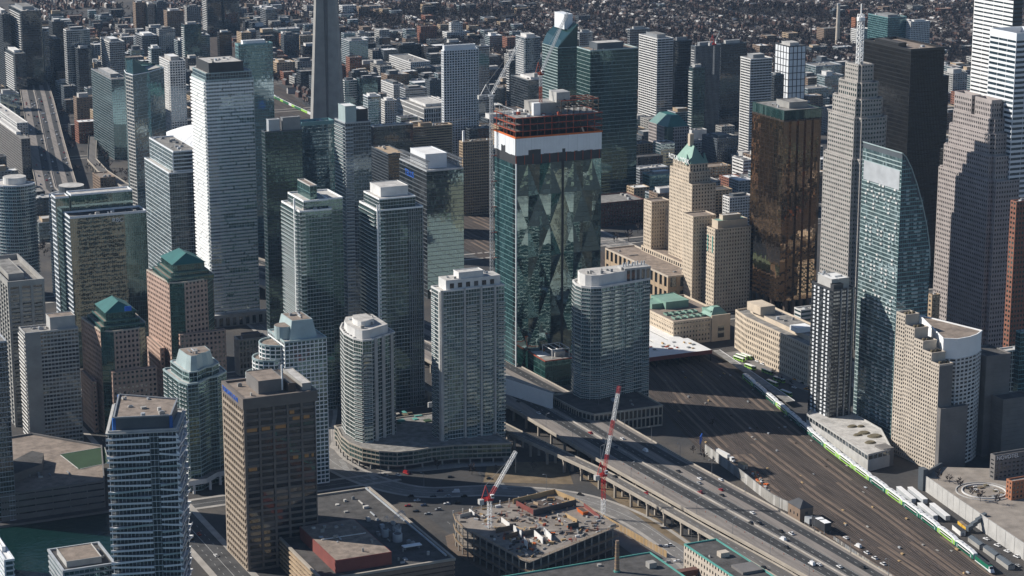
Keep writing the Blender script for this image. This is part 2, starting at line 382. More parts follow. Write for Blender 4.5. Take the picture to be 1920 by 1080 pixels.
# city ground: brown-grey mixture of paving, bare soil and winter grass
def ground_mat():
    m, t, p = _new('city_ground'); N = t.nodes.new; K = t.links.new
    geo = N('ShaderNodeNewGeometry')
    a = N('ShaderNodeTexNoise'); a.inputs['Scale'].default_value = .018; a.inputs['Detail'].default_value = 6; K(geo.outputs['Position'], a.inputs['Vector'])
    b = N('ShaderNodeTexNoise'); b.inputs['Scale'].default_value = .35; b.inputs['Detail'].default_value = 5; K(geo.outputs['Position'], b.inputs['Vector'])
    r = N('ShaderNodeValToRGB'); e = r.color_ramp.elements
    e[0].position = .36; e[0].color = (.035, .036, .038, 1); e[1].position = .64; e[1].color = (.08, .069, .058, 1); x = e.new(.5); x.color = (.048, .044, .042, 1)
    K(a.outputs[0], r.inputs[0])
    mx = N('ShaderNodeMix'); mx.data_type = 'RGBA'; mx.blend_type = 'MULTIPLY'; mx.inputs[0].default_value = 1
    q = N('ShaderNodeMapRange'); q.inputs[3].default_value = .55; q.inputs[4].default_value = 1.45; K(b.outputs[0], q.inputs[0])
    K(r.outputs[0], mx.inputs[6]); K(q.outputs[0], mx.inputs[7]); K(mx.outputs[2], p.inputs['Base Color']); p.inputs['Roughness'].default_value = .92
ground_mat()
M('ballast', (.058, .046, .039), .95, var=.6, scale=.04, fine=.35); M('ballast_light', (.15, .112, .085), .95, var=.45, scale=.08, fine=1.0); M('ballast_dark', (.036, .031, .029), .95, var=.5, scale=.05, fine=.5)
for n_ in ('ballast', 'ballast_light', 'ballast_dark'): stretched(n_ + '_run', n_, (5, .5, 1))
def water_mat():
    m, t, p = _new('harbour_water'); N = t.nodes.new; K = t.links.new
    p.inputs['Base Color'].default_value = (.004, .022, .02, 1); p.inputs['Roughness'].default_value = .12; p.inputs['IOR'].default_value = 1.33
    geo = N('ShaderNodeNewGeometry'); a = N('ShaderNodeTexNoise'); a.inputs['Scale'].default_value = .22; a.inputs['Detail'].default_value = 6; K(geo.outputs['Position'], a.inputs['Vector'])
    b = N('ShaderNodeBump'); b.inputs['Strength'].default_value = .8; b.inputs['Distance'].default_value = .8; K(a.outputs[0], b.inputs['Height']); K(b.outputs[0], p.inputs['Normal'])
water_mat()
g = MB()
XL, XH, YL, YH = -2500, 5200, -2400, 6200
SX = -98                                    # slip between the two quays
for (x0, x1, y0, y1) in ((SX, XH, YL, 52), (-178, XH, 52, 190), (-230, XH, 190, YH)):
    g.quad((x0, y0, 0), (x1, y0, 0), (x1, y1, 0), (x0, y1, 0), 'city_ground')
for a, b in (((SX, YL), (SX, 52)), ((SX, 52), (-178, 52)), ((-178, 52), (-178, 190)), ((-178, 190), (-230, 190)), ((-230, 190), (-230, YH))):
    g.quad((*b, -4), (*a, -4), (*a, 0), (*b, 0), 'dark_concrete')
struct('ground', g)
m = MB(); m.quad((XL, YL, -1.6), (SX + 1, YL, -1.6), (SX + 1, YH, -1.6), (XL, YH, -1.6), 'harbour_water'); struct('water', m)
m = MB(); m.box(-170, SX - 4, -120, -52, -3, .4, 'dark_concrete'); struct('quay_pier', m)

# street surfaces (about 4 mm apart)
def road(name, path, wd, mat='asphalt', z=.03, walk=0, lines=()):
    m = strip(path, -wd / 2, wd / 2, z, mat); o = struct(name, m)
    if walk:
        for sgn in (-1, 1):
            k = MB(); strip(path, sgn * wd / 2, sgn * (wd / 2 + walk), z + .12, 'sidewalk', m=k)
            strip(path, sgn * wd / 2 - .005 * sgn, sgn * wd / 2, z, 'sidewalk', m=k); struct('pavement', k)
    for off, dash in lines:
        k = MB(); n = 0.0
        for i in range(len(path) - 1):
            a, b = Vector(path[i][:2]), Vector(path[i + 1][:2]); L = (b - a).length
            if not dash: strip([path[i], path[i + 1]], off - .12, off + .12, z + .006, 'paint_white', m=k)
            else:
                s_ = 0
                while s_ + 3 < L:
                    strip([tuple(a.lerp(b, s_ / L)), tuple(a.lerp(b, (s_ + 3) / L))], off - .1, off + .1, z + .006, 'paint_white', m=k); s_ += 9
        o2 = k.build('lane_marking', o)
    return o
lake = smooth([(150, 700), (140, 420), (118, 250), (82, 150), (70, 95), (79, 40), (103, 0), (150, -18), (192, -52), (210, -105), (211, -170), (205, -215), (196, -330)], 6)
road('boulevard', lake, 17, 'road_old', .03, 3.0, ((-4.2, True), (0, False), (4.2, True)))
road('quay_street', [(-62, 260), (-62, -330)], 19, 'asphalt', .022, 4.5, ((-5, True), (0, False), (5, True)))
road('yonge_street', [(-66, 40), (60, 40), (100, 40)], 15, 'asphalt', .026, 3.5, ((0, False),))
road('front_street', [(575, 760), (572, 500), (566, 350), (545, 200), (520, 60), (500, -60)], 20, 'road_old', .02, 5, ((0, False), (-4, True), (4, True)))
road('bay_street', [(-60, 330), (800, 330)], 16, 'asphalt', .014, 3.5, ((0, False),))
road('york_street', [(-60, 640), (1200, 640)], 18, 'asphalt', .01, 3.5, ((0, False),))
for k, y in enumerate((880, 1110, 1330, 1560, 1800, 2050)):
    road('cross_street', [(-100, y), (2600, y)], 15, 'asphalt', .016, 3, ())
for k, x in enumerate((700, 860, 1010, 1190, 1380, 1600)):
    road('west_street', [(x, 560), (x, 4200)], 15, 'asphalt', .034, 3, ())
m = MB(); m.quad((88, -40, .04), (150, -48, .04), (172, -110, .04), (88, -120, .04), 'asphalt'); struct('parking_lot', m)
m = MB(); m.quad((180, -120, .044), (200, -110, .044), (204, -260, .044), (178, -260, .044), 'road_old'); struct('yard_paving', m)
m = MB(); m.quad((472, 90, .04), (502, 90, .04), (512, 226, .04), (462, 226, .04), 'road_old'); struct('bus_terminal_yard', m)
m = MB(); m.quad((218, -6, .05), (228, -30, .05), (222, -230, .05), (214, -150, .05), 'grass_dry'); m.quad((150, 2, .05), (205, -28, .05), (222, 20, .05), (170, 40, .05), 'grass_dry'); struct('verge', m)

q = trace([(618, 838), (640, 852), (672, 872), (720, 884), (790, 884), (870, 876), (960, 872), (960, 850), (820, 862), (740, 866), (680, 856), (640, 836), (628, 815)], 0)
m = MB(); m.prism(ccw(q), .0, .17, 'sidewalk'); struct('pavement', m)
for a, c in (((690, 885), (705, 900)), ((935, 900), (948, 918)), ((640, 862), (652, 884))):
    p, e = at(*a), at(*c); d = (e - p).normalized(); q = Vector((-d.y, d.x, 0))
    for k in range(9):
        u = p.lerp(e, k / 9); m = MB(); m.quad(*[tuple(Vector((v.x, v.y, .05))) for v in (u - q * 2, u + d * .6 - q * 2, u + d * .6 + q * 2, u + q * 2)], 'paint_white'); struct('crosswalk_marking', m)
m = MB()
for k in range(9):
    for j in range(2): a = Vector((96 + k * 6.2, -62 - j * 22)); m.quad((a.x - .08, a.y, .052), (a.x + .08, a.y, .052), (a.x + .08, a.y - 5, .052), (a.x - .08, a.y - 5, .052), 'paint_white')
struct('parking_marking', m)
m = MB(); m.prism(ccw(trace([(850, 1000), (900, 1035), (960, 1075), (930, 1085), (840, 1030), (835, 1005)], 0)), 0, .06, 'ballast_light'); struct('bare_earth', m)
# rail corridor: ballast bed and about sixteen tracks
def lerp(a, b, t): return a + (b - a) * t
def rail_x(y, f):
    """f 0 = south edge, 1 = north edge of the rail corridor at distance y"""
    S_ = np.interp(y, [-460, -280, -120, 0, 110, 240, 600, 900, 1400, 2600], [303, 306, 310, 321, 345, 380, 420, 430, 470, 640])
    N_ = np.interp(y, [-460, -280, -150, -40, 60, 170, 240, 600, 900, 1400, 2600], [352, 368, 391, 409, 428, 449, 455, 540, 520, 540, 710])
    return lerp(S_, N_, f)
m = MB(); ys = list(range(-460, 250, 20)) + list(range(250, 2600, 90))
for a, b in zip(ys[:-1], ys[1:]):
    m.quad((rail_x(a, 0), a, .06), (rail_x(a, 1) + 6, a, .06), (rail_x(b, 1) + 6, b, .06), (rail_x(b, 0), b, .06), 'ballast_run')
yard = struct('rail_bed', m)
NT = 15
for k in range(NT):
    f = (k + .6) / NT; t = MB(); r2 = MB(); hi = 1000
    yy = [y for y in ys if y <= hi]
    for a, b in zip(yy[:-1], yy[1:]):
        xa, xb = rail_x(a, f), rail_x(b, f); mt = ('ballast_dark_run', 'ballast_light_run', 'ballast_dark_run', 'ballast_run', 'ballast_light_run')[(k * 7 + int(a // 110) * 3) % 5]
        t.hexa([(xa - 1.3, a, .07), (xa + 1.3, a, .07), (xb + 1.3, b, .07), (xb - 1.3, b, .07)], [(xa - 1.2, a, .2), (xa + 1.2, a, .2), (xb + 1.2, b, .2), (xb - 1.2, b, .2)], mt, False)
        for s_ in (-.75, .75):
            r2.hexa([(xa + s_ - .09, a, .2), (xa + s_ + .09, a, .2), (xb + s_ + .09, b, .2), (xb + s_ - .09, b, .2)], [(xa + s_ - .09, a, .36), (xa + s_ + .09, a, .36), (xb + s_ + .09, b, .36), (xb + s_ - .09, b, .36)], 'rail_steel', False)
    o = t.build('track_bed', yard); r2.build('rails', o)
# crossover tracks between the lines
for k in range(26):
    y0 = R.uniform(-400, 120); f0 = R.uniform(.1, .8); m = MB()
    for s_ in (-.75, .75):
        p = [(rail_x(y0 + q * 10, f0 + .02 * q) + s_, y0 + q * 10) for q in range(7)]
        for a, b in zip(p[:-1], p[1:]): m.hexa([(a[0] - .08, a[1], .21), (a[0] + .08, a[1], .21), (b[0] + .08, b[1], .21), (b[0] - .08, b[1], .21)], [(a[0] - .08, a[1], .37), (a[0] + .08, a[1], .37), (b[0] + .08, b[1], .37), (b[0] - .08, b[1], .37)], 'rail_steel', False)
    m.build('crossover_rails', yard)
m = MB(); strip([(345, -18), (338, -45), (331, -75)], -7, 7, .075, 'ballast_light', m=m); m.build('worn_crossing', yard)   # dusty level crossing
# ---------------------------------------------------------------- styles
condo = S(fl=3.05, bay=2.3, pw=.14, pd=.14, sh=.42, sd=.2, wm='aluminium', gm='glass_green', cm='dark_green')
curtain = S(fl=3.6, bay=1.7, pw=.1, pd=.1, sh=.55, sd=.1, wm='teal_metal', gm='glass_teal', cm='charcoal')
blueglass = S(fl=3.4, bay=1.8, pw=.12, pd=.12, sh=.5, sd=.12, wm='aluminium', gm='glass_blue', cm='charcoal')
greyglass = S(fl=3.1, bay=2.0, pw=.2, pd=.2, sh=.6, sd=.25, wm='aluminium', gm='glass_grey', cm='charcoal')
punched = S(fl=3.6, bay=3.2, pw=1.5, pd=.35, sh=1.7, sd=.34, wm='concrete', gm='glass_warm', cm='concrete')
def var(st, **k): d = dict(st); d.update(k); return d

# ================================================================ harbour front
# brown slab tower with deep egg-crate windows
P, h = rect(458, 747, 420, 590, by=1071)
b = Bld('office_tower', 'brown concrete office tower with deep egg-crate windows and blue newspaper sign', 'office tower', cen(P)); FOOT.append(P)
egg = S(fl=4.2, bay=3.6, pw=.9, pd=1.1, sh=1.2, sd=1.5, wm='egg_tan', pm='egg_tan', gm='glass_dark', cm='brown', indiv=True)
wide = S(fl=4.2, bay=9.2, pw=1.3, pd=1.0, sh=1.55, sd=.6, wm='egg_brown', pm='egg_brown', gm='glass_dark', cm='dark_brown', indiv=True)
b.block(P, 0, h - 7, wide, 'roof_grey', 0, sts={3: egg, 1: punched, 2: punched})
x0, y0, x1, y1 = P[0][0], P[0][1], P[2][0], P[2][1]
for i in range(4):        # blank crown
    p0, p1 = P[i], P[(i + 1) % 4]; t = (Vector(p1) - Vector(p0)).normalized(); n = Vector((t.y, -t.x)); d = 1.35 + .003 * i
    q = lambda p, dd, z, e=0: (p[0] + n.x * dd + t.x * e, p[1] + n.y * dd + t.y * e, z)
    b.mb('crown').hexa([q(p0, d, h - 7, -d), q(p1, d, h - 7, 0), q(p1, -.6, h - 7, 0), q(p0, -.6, h - 7, -d)], [q(p0, d, h + .01 * i, -d), q(p1, d, h + .01 * i, 0), q(p1, -.6, h + .01 * i, 0), q(p0, -.6, h + .01 * i, -d)], 'egg_brown')
b.box('roof_deck', 'roof_brown', x0 + .7, x1 - .7, y0 + .7, y1 - .7, h - 7, h - 1.2)
b.pent(P, h - 1.2, (.26, .62, .2, .8), 8, 'dark_concrete', 'roof_brown'); b.pent(P, h - 1.2, (.66, .76, .1, .9), 5.5, 'dark_brown', 'roof_dark', 'cooling_housing'); b.pent(P, h - 1.2, (.84, .97, .06, .94), 5, 'concrete', 'roof_light', 'cooling_housing')
b.units(P, h - 1.2, 10, big=3); m = MB(); m.bar((x0 + 27, y0 + 8, h), (x0 + 27, y0 + 8, h + 16), .8, 'white'); m.build('mast', b.root, b.loc)
text('TORONTO STAR', 4.2, (x0 - 1.5 - b.loc[0], y1 - 17 - b.loc[1], h - 3.6), (rad(90), 0, rad(-90)), 'blue_sign', b.root, 'sign_lettering')
lit = bpy.data.materials.new('lit_window'); lit.use_nodes = True; MATS['lit_window'] = lit; pb = lit.node_tree.nodes['Principled BSDF']; pb.inputs['Base Color'].default_value = (.14, .085, .035, 1); pb.inputs['Emission Color'].default_value = (1, .55, .16, 1); pb.inputs['Emission Strength'].default_value = .03
for fl_, bay_, f0, f1 in ((24, 3, .1, .5), (23, 3, .35, .95), (22, 2, .05, .95), (22, 1, .1, .8), (22, 0, .0, .9), (23, 4, .1, .6), (17, 4, .1, .45), (17, 3, .3, .75), (17, 4, .7, .9), (16, 0, .1, .8)):
    z = (h - 7) / 25 * fl_ - 1.2; m = MB(); xa = x0 + bay_ * (x1 - x0) / 5; wd = (x1 - x0) / 5; m.box(xa + .7 + (wd - 1.4) * f0, xa + .7 + (wd - 1.4) * f1, y0 - .16, y0 - .1, z - 1.2, z + 1.0, 'lit_window'); m.build('lit_window', b.root, b.loc)
b.done()
# its podium with the red plant box
b = Bld('press_hall', 'low dark press hall with flat roof and red plant box beside brown tower', 'hall', (10, -95))
PP = [(-30, -172), (54, -172), (54, -28), (2, -28), (2, -60), (-30, -60)]; FOOT.append(PP)
slat = S(fl=3.0, bay=8, pw=.3, pd=.5, sh=1.4, sd=1.1, wm='tan', gm='glass_dark', cm='dark_brown')
b.block(PP, 0, 18, slat, 'roof_dark', 1.2, pm='warm_concrete', sts={0: var(slat, wm='brown', sh=2.4)})
for (a, c, d, e, z) in ((-19, 17, -164, -99, 26),):
    m = MB(); m.box(a, c, d, e, 18, z, 'red_brown'); m.box(a + .5, c - .5, d + .5, e - .5, z, z + .08, 'roof_brown'); m.build('plant_box', b.root, b.loc)
for (x, y, r) in ((31, -117, 2.2), (35, -128, 3.0), (39, -119, 1.9)):
    m = MB(); m.cyl(x, y, r, 18, 23, 'aluminium', 14); m.cyl(x, y, r * .8, 23, 23.1, 'charcoal', 14); m.build('steam_vent', b.root, b.loc)
m = MB(); m.box(32, 44, -146, -142, 20, 20.5, 'white'); m.box(33, 34, -145, -143, 18, 20, 'steel'); m.box(42, 43, -145, -143, 18, 20, 'steel'); m.build('duct', b.root, b.loc)
m = MB(); m.bar((51, -168, 19.8), (51, -30, 19.8), .9, 'aluminium'); m.build('roof_pipe', b.root, b.loc)
m = MB(); m.bar((-15, -128, 26.6), (14, -128, 26.6), .5, 'offwhite'); m.build('roof_pipe', b.root, b.loc)
m = MB(); m.cyl(-31.5, -74, 4, 0, 24, 'dark_brown', 12); m.build('stair_turret', b.root, b.loc)
b.units([(20, -168), (50, -168), (50, -40), (20, -40)], 18, 22); b.units([(-17, -160), (15, -160), (15, -102), (-17, -102)], 26.1, 14, big=2.5); b.done()

# tower with tilted white balconies at the slip
PT = trace([(203, 812), (330, 806), (344, 770), (215, 760)], 112); PT = ccw(PT); FOOT.append(PT)
b = Bld('condo_tower', 'blue glass condo tower wrapped in zigzag tilted white balconies beside the slip', 'condo tower', cen(PT))
st = S(fl=3.6, bay=2.2, pw=.14, pd=.12, sh=.3, sd=.3, wm='white_metal', gm='glass_dark', cm='charcoal')
PT = b.block(PT, 0, 112, st, 'roof_grey', 1.2, pm='light_concrete')
nf = 31
for i in range(4):
    p0, p1 = Vector(PT[i]), Vector(PT[(i + 1) % 4]); L = (p1 - p0).length; t = (p1 - p0) / L; n = Vector((t.y, -t.x))
    if n.dot(CAM.xy - p0) < -50: continue
    W = L > 30
    for k in range(1, nf):
        zf = 112 * k / nf
        for (a, c) in (((-.04, .60), (.74, 1.04)) if W else ((.1, .95),)):
            d0, d1 = R.uniform(.6, 1.6), R.uniform(1.4, 3.2)
            if (k + int(a * 10)) % 2: d0, d1 = d1, d0
            tl = R.uniform(-.35, .35) + (1.3 if (k % 3 == 0) else -.6) * (1 if a < .5 else -.7)
            q = lambda s_, d, z: (p0.x + t.x * s_ * L + n.x * d, p0.y + t.y * s_ * L + n.y * d, z)
            m = MB()
            m.hexa([q(a, d0, zf), q(c, d1, zf), q(c, 0.02, zf), q(a, .02, zf)], [q(a, d0, zf + .3), q(c, d1, zf + .3), q(c, .02, zf + .3), q(a, .02, zf + .3)], 'white')
            m.hexa([q(a, d0 + .15, zf - .3 - tl * .5), q(c, d1 + .15, zf - .3 + tl * .5), q(c, d1, zf - .3 + tl * .5), q(a, d0, zf - .3 - tl * .5)], [q(a, d0 + .15, zf + .85 - tl * .5), q(c, d1 + .15, zf + .85 + tl * .5), q(c, d1, zf + .85 + tl * .5), q(a, d0, zf + .85 - tl * .5)], 'pale_teal' if R.random() < .25 else 'white_metal')
            if W and a < 0:     # folded end panel
                m.quad(q(a, d0, zf - .3), q(a, 0, zf - .3), q(a, 0, zf + 2.6), q(a, d0, zf + 1), 'white')
            m.build('balcony', b.root, b.loc)
PI = inset(PT, 3.2)
m = MB(); m.prism(PI, 112, 119.5, 'slate', 'roof_brown'); m.build('penthouse', b.root, b.loc)
q = inset(PT, -1.6); m = MB(); m.prism(q, 111.2, 112.05, 'light_concrete', bottom=True); m.build('roof_slab', b.root, b.loc)
for i in range(4):
    m = MB(); p0, p1 = PI[i], PI[(i + 1) % 4]; m.bar((*p0, 120), (*p1, 120), .9, 'steel'); m.build('parapet_rail', b.root, b.loc)
for c_ in (0, 1, 3):
    m = MB(); x, y = PI[c_]; m.box(x - .9, x + .9, y - .9, y + .9, 112.1, 119.8, 'blue_wrap'); m.build('wrapped_corner', b.root, b.loc)
b.units(PI, 119.6, 10, big=3.5); b.done()
# low quayside blocks
lowq = S(fl=3.4, bay=3.0, pw=.2, pd=.2, sh=.8, sd=.9, wm='white_metal', gm='glass_teal', cm='slate')
b = tower('quay_condo', 'low stepped glass condo block joined to the tilted-balcony tower', (120, 1072, 92, 214, -24), var(lowq, wm='aluminium'), 'condo block', 'roof_dark', 1.1, [((.1, .8, .15, .8), 3.5, 'light_concrete', 'roof_brown')], 6)
b = tower('quay_condo', 'white roofed condo block in the bottom left corner by the water', (10, 1052, -40, 24, -30), lowq, 'condo block', 'roof_white', 1.1, [((.3, .8, .2, .7), 3, 'white', 'roof_white')], 3)
b = tower('condo_tower', 'dark glass tower cut by the left edge of the picture above the slip', (-25, 645, -60, 12, 980), var(blueglass, gm='glass_dark'), 'tower')

# hotel: two concrete towers on a podium
hot = S(fl=2.95, bay=2.6, pw=.35, pd=.25, sh=1.15, sd=.3, wm='light_concrete', gm='glass_grey', cm='concrete', blind=.3)
b = tower('hotel_tower', 'nearer pale concrete hotel tower with blank end strip and white penthouse', (47, 627, 36, 146, 840), hot, 'hotel', 'roof_grey', 1, [((.5, .98, .2, .85), 9, 'light_concrete', 'roof_brown')], 8, sts={}, keep=True)
x0, y0 = b.poly[0]; b.obox('blank_panel', 'concrete', x0 - .3, x0 + 11, y0 - .55, y0 - .01, 0, b.h + .5); b.bands(b.poly[3], b.poly[0], 4, b.h - 1, 2.95, [(0.02, .98)], 1.3, slab='beige', rail='offwhite'); b.done()
b = tower('hotel_tower', 'farther concrete hotel tower with broad four-bay window front at left edge', (16, 538, -30, 81, 800), var(hot, bay=9, pw=2.2, pd=.8, sh=1.1, wm='concrete', indiv=True, fl=3.3), 'hotel', 'roof_grey', 4, [((.15, .6, .2, .8), 5)], 8)
PP = trace([(0, 930), (195, 903), (190, 838), (60, 815), (-30, 830)], 18)
b = Bld('hotel_podium', 'long dark concrete hotel podium with roof terrace above the slip', 'podium', cen(PP)); FOOT.append(PP)
b.block(PP, 0, 18, S(fl=4.5, bay=12, pw=.6, pd=.3, sh=3.4, sd=.5, wm='dark_concrete', gm='glass_dark', cm='dark_concrete'), 'roof_brown', 1.3)
m = MB(); q = trace([(112, 852), (148, 880), (204, 868), (196, 838)], 18.1); m.prism(q, 18.02, 18.12, 'turf'); ft = m.build('sports_pitch', b.root, b.loc)
for a, c in ((q[0], q[1]), (q[1], q[2]), (q[2], q[3]), (q[3], q[0])):
    m = MB(); m.bar((*Vector(a).lerp(Vector(c), .04), 18.15), (*Vector(a).lerp(Vector(c), .96), 18.15), .35, 'paint_white'); m.build('pitch_line', ft, b.loc)
q = trace([(15, 868), (60, 845), (82, 850), (78, 870), (18, 892)], 24); b.mb('terrace_house').prism(ccw(q), 18, 24, 'dark_concrete', 'roof_dark')
b.units(trace([(30, 905), (150, 900), (150, 880), (30, 880)], 18), 18, 12); b.done()

# twin pink granite office towers with green hipped roofs
def granite(label, pts, h, sgn):
    P = trace(pts, h); bk = [(P[-1][0], P[0][1]), ]
    P = ccw([*P, (P[-1][0], P[0][1])]); FOOT.append(P)
    b = Bld('office_tower', label, 'office tower', cen(P))
    g_ = S(fl=3.7, bay=3.3, pw=1.5, pd=.4, sh=1.75, sd=.38, wm='pink', gm='glass_dark', cm='pink'); gl = S(fl=3.7, bay=1.8, pw=.12, pd=.1, sh=.6, sd=.1, wm='green_metal', gm='glass_green', cm='dark_green')
    n = len(P); d = {}
    for i in range(n):
        a, c = Vector(P[i]), Vector(P[(i + 1) % n]); t = (c - a).normalized()
        d[i] = g_ if max(abs(t.x), abs(t.y)) > .97 and (c - a).length > 12 else gl
    b.block(P, 0, h, g_, 'roof_brown', .8, sts=d, pm='beige')
    x0, x1, y0, y1 = min(p[0] for p in P), max(p[0] for p in P), min(p[1] for p in P), max(p[1] for p in P)
    # lower, wider shoulder
    sh = .62 * h
    b.block([(x0 + 9, y0 - 3.5), (x1 + 2, y0 - 3.5), (x1 + 2, y0 + .5), (x0 + 9, y0 + .5)], 0, sh, g_, 'roof_brown', .5)
    b.block([(x0 - 2.5, y0 + 12), (x0 + .5, y0 + 12), (x0 + .5, y1 - 2), (x0 - 2.5, y1 - 2)], 0, sh * .8, g_, 'roof_brown', .5)
    z = h
    for k, (ins, dz) in enumerate(((3.5, 3.2), (6.5, 3.2), (9, 5.5))):
        Q = [(x0 + ins, y0 + ins), (x1 - ins, y0 + ins), (x1 - ins, y1 - ins), (x0 + ins, y1 - ins)]
        b.block(Q, z, z + dz, gl, 'roof_brown', .35, pm='green_metal'); z += dz
    Q2 = [(x0 + 8.2, y0 + 8.2), (x1 - 8.2, y0 + 8.2), (x1 - 8.2, y1 - 8.2), (x0 + 8.2, y1 - 8.2)]
    my, mx = (Q2[0][1] + Q2[2][1]) / 2, (Q2[0][0] + Q2[1][0]) / 2
    m = MB(); z1 = z + 7; a, c, e, f = [(*p, z + .4) for p in Q2]; r0, r1 = (mx, Q2[0][1] + (mx - Q2[0][0]) * .55, z1), (mx, Q2[2][1] - (mx - Q2[0][0]) * .55, z1)
    m.tri(a, c, r0, 'green_roof'); m.quad(c, e, r1, r0, 'green_roof'); m.tri(e, f, r1, 'green_roof'); m.quad(f, a, r0, r1, 'green_roof'); m.build('hipped_roof', b.root, b.loc)
    for p, q_ in ((a, r0), (c, r0), (r0, r1)):
        m = MB(); m.bar(p, q_, .5, 'green_metal'); m.build('roof_ridge', b.root, b.loc)
    return b.done(), (x0, y0, x1, y1, z)
_, e = granite('taller pink granite office tower with dark green hipped roof', [(276, 507), (318, 531), (346, 530), (388, 523), (399, 514)], 104, 1)
b2, e = granite('shorter pink granite office tower with green hipped roof and small blue logo', [(153, 597), (189, 621), (214, 622), (260, 616), (272, 605)], 79, 1)
m = MB(); x0, y0, x1, y1, z = e; m.box(x1 - 17, x1 - 12, y0 + 7.7, y0 + 8.1, z + .6, z + 4.2, 'blue_sign'); m.build('logo_sign', b2.root, b2.loc)

# glass office with bank logo, mirror front
P, h = rect(131, 410, 119, 274, by=690)
b = Bld('office_tower', 'dark mirrored glass office tower with stepped top and small white bank logo', 'office tower', cen(P)); FOOT.append(P)
mg = S(fl=3.9, bay=1.6, pw=.07, pd=.06, sh=.12, sd=.05, wm='teal_metal', gm='glass_mirror', cm='charcoal', wob=.0015)
sb = S(fl=3.9, bay=3, pw=.1, pd=.1, sh=.7, sd=.5, wm='white_metal', gm='glass_blue', cm='charcoal')
b.block(P, 0, h, mg, 'roof_dark', 1.6, sts={3: sb}, pm='white_metal')
x0, y0, x1, y1 = P[0][0], P[0][1], P[2][0], P[2][1]
b.block([(x0 - 6, y1), (x0 + 5, y1), (x0 + 5, y1 + 14), (x0 - 6, y1 + 14)], 0, h + 13, mg, 'roof_brown', 1.2, sts={3: sb}, pm='white_metal')
b.block([(x0 + 7, y1 + .5), (x1 - 5, y1 + .5), (x1 - 5, y1 + 16), (x0 + 7, y1 + 16)], 0, h + 14, mg, 'roof_light', 1.2, pm='white_metal')
text('RBC', 5, (x0 + .62 * (x1 - x0) - b.loc[0], y0 - .3 - b.loc[1], h - 4.5), (rad(90), 0, 0), 'white', b.root, 'sign_lettering')
b.units([(x0 + 3, y0 + 3), (x1 - 3, y0 + 3), (x1 - 3, y1 - 3), (x0 + 3, y1 - 3)], h, 10); b.done()

# curved condo at the left edge
c0 = at(30, 320, 88)
def round_tower(name, label, cx_, cy2, r, h, st, segs=20, a0=100, a1=330, pent=None, bal=None, roof='roof_light'):
    poly = ccw(arc(cx_, cy2, r, a0, a1, segs)); FOOT.append(poly)
    b = Bld(name, label, 'condo tower', (cx_, cy2)); b.block(poly, 0, h, st, roof, 1)
    if bal:
        for k in range(1, int(h / st['fl'])):
            z = k * h / round(h / st['fl']); m = MB(); o, i_ = arc(cx_, cy2, r + bal, a0, a1, segs), arc(cx_, cy2, r + .05, a0, a1, segs)
            for j in range(segs):
                m.hexa([(*o[j], z), (*o[j + 1], z), (*i_[j + 1], z), (*i_[j], z)], [(*o[j], z + .32), (*o[j + 1], z + .32), (*i_[j + 1], z + .32), (*i_[j], z + .32)], 'white')
                e_, f_ = arc(cx_, cy2, r + bal - .1, a0, a1, segs), 1.2
                m.quad((*e_[j], z + .33), (*e_[j + 1], z + .33), (*e_[j + 1], z + 1.35), (*e_[j], z + 1.35), 'glass_rail')
            m.build('balcony', b.root, b.loc)
    return b
x, y, h = corner(32, 350, by=560); r = 33 / ppm(x, y, h) + 3
b = round_tower('condo_tower', 'round condo tower with white ring balconies at the left edge', x + 2, y + r, r, h, var(condo, gm='glass_blue', wm='white_metal'), bal=1.3)
m = MB(); m.prism(ccw(arc(x + 2, y + r, r * .55, 0, 360, 24)[:-1]), h, h + 6, 'offwhite', 'roof_light'); m.build('penthouse', b.root, b.loc); b.done()
x, y, h = corner(137, 372, by=560); r = 36 / ppm(x, y, h)
b = round_tower('condo_tower', 'round tower top with stepped drum behind the mirrored glass office', x, y + r, r, h, var(condo, gm='glass_blue', wm='white_metal'), bal=1.2)
m = MB(); m.prism(ccw(arc(x + 3, y + r, r * .66, 0, 360, 24)[:-1]), h, h + 9, 'slate', 'roof_light'); m.build('penthouse', b.root, b.loc); b.done()

# tall white-banded condo tower with staggered balconies
P, h = rect(385, 152, 359, 475, by=612)
b = Bld('condo_tower', 'tall slim condo tower with staggered white balcony bands and dark cap', 'condo tower', cen(P)); FOOT.append(P)
st = S(fl=3.05, bay=2.4, pw=.2, pd=.15, sh=.35, sd=.2, wm='white', gm='glass_pale', cm='slate')
b.block(P, 0, h, st, 'roof_light', .8, pm='pale_teal')
for e in (0, 3):
    def segs(k, e=e):
        o = [(0, R.uniform(.18, .32))] if R.random() < .8 else []
        a = .0
        while a < .98:
            L = R.uniform(.25, .6); c = min(1, a + L)
            if c - a > .05 and R.random() < .97: o.append((a, c - .012))
            a = c + (R.choice((0, 0, .03)))
        return o[1:] if len(o) > 1 and o[0][0] == 0 and o[1][0] == 0 else o
    b.bands(P[e], P[(e + 1) % 4], 8, h, 3.05, segs, 1.5 if e == 3 else 1.1, thick=1.5, slab='white', rail=None)
x0, y0, x1, y1 = P[0][0], P[0][1], P[2][0], P[2][1]
b.block([(x0 + 1, y0 + 1), (x1 - 1, y0 + 1), (x1 - 1, y1 - 1), (x0 + 1, y1 - 1)], h, h + 6, var(st, gm='glass_blue', wm='pale_teal'), 'roof_light', .5)
b.block([(x0 + 4, y0 + 2), (x1 - 8, y0 + 2), (x1 - 8, y1 - 2), (x0 + 4, y1 - 2)], h + 6, h + 14.5, S(fl=9, bay=3, pw=.15, pd=.1, sh=.1, sd=.1, wm='charcoal', gm='charcoal', cm='charcoal'), 'roof_light', .5, pm='charcoal')
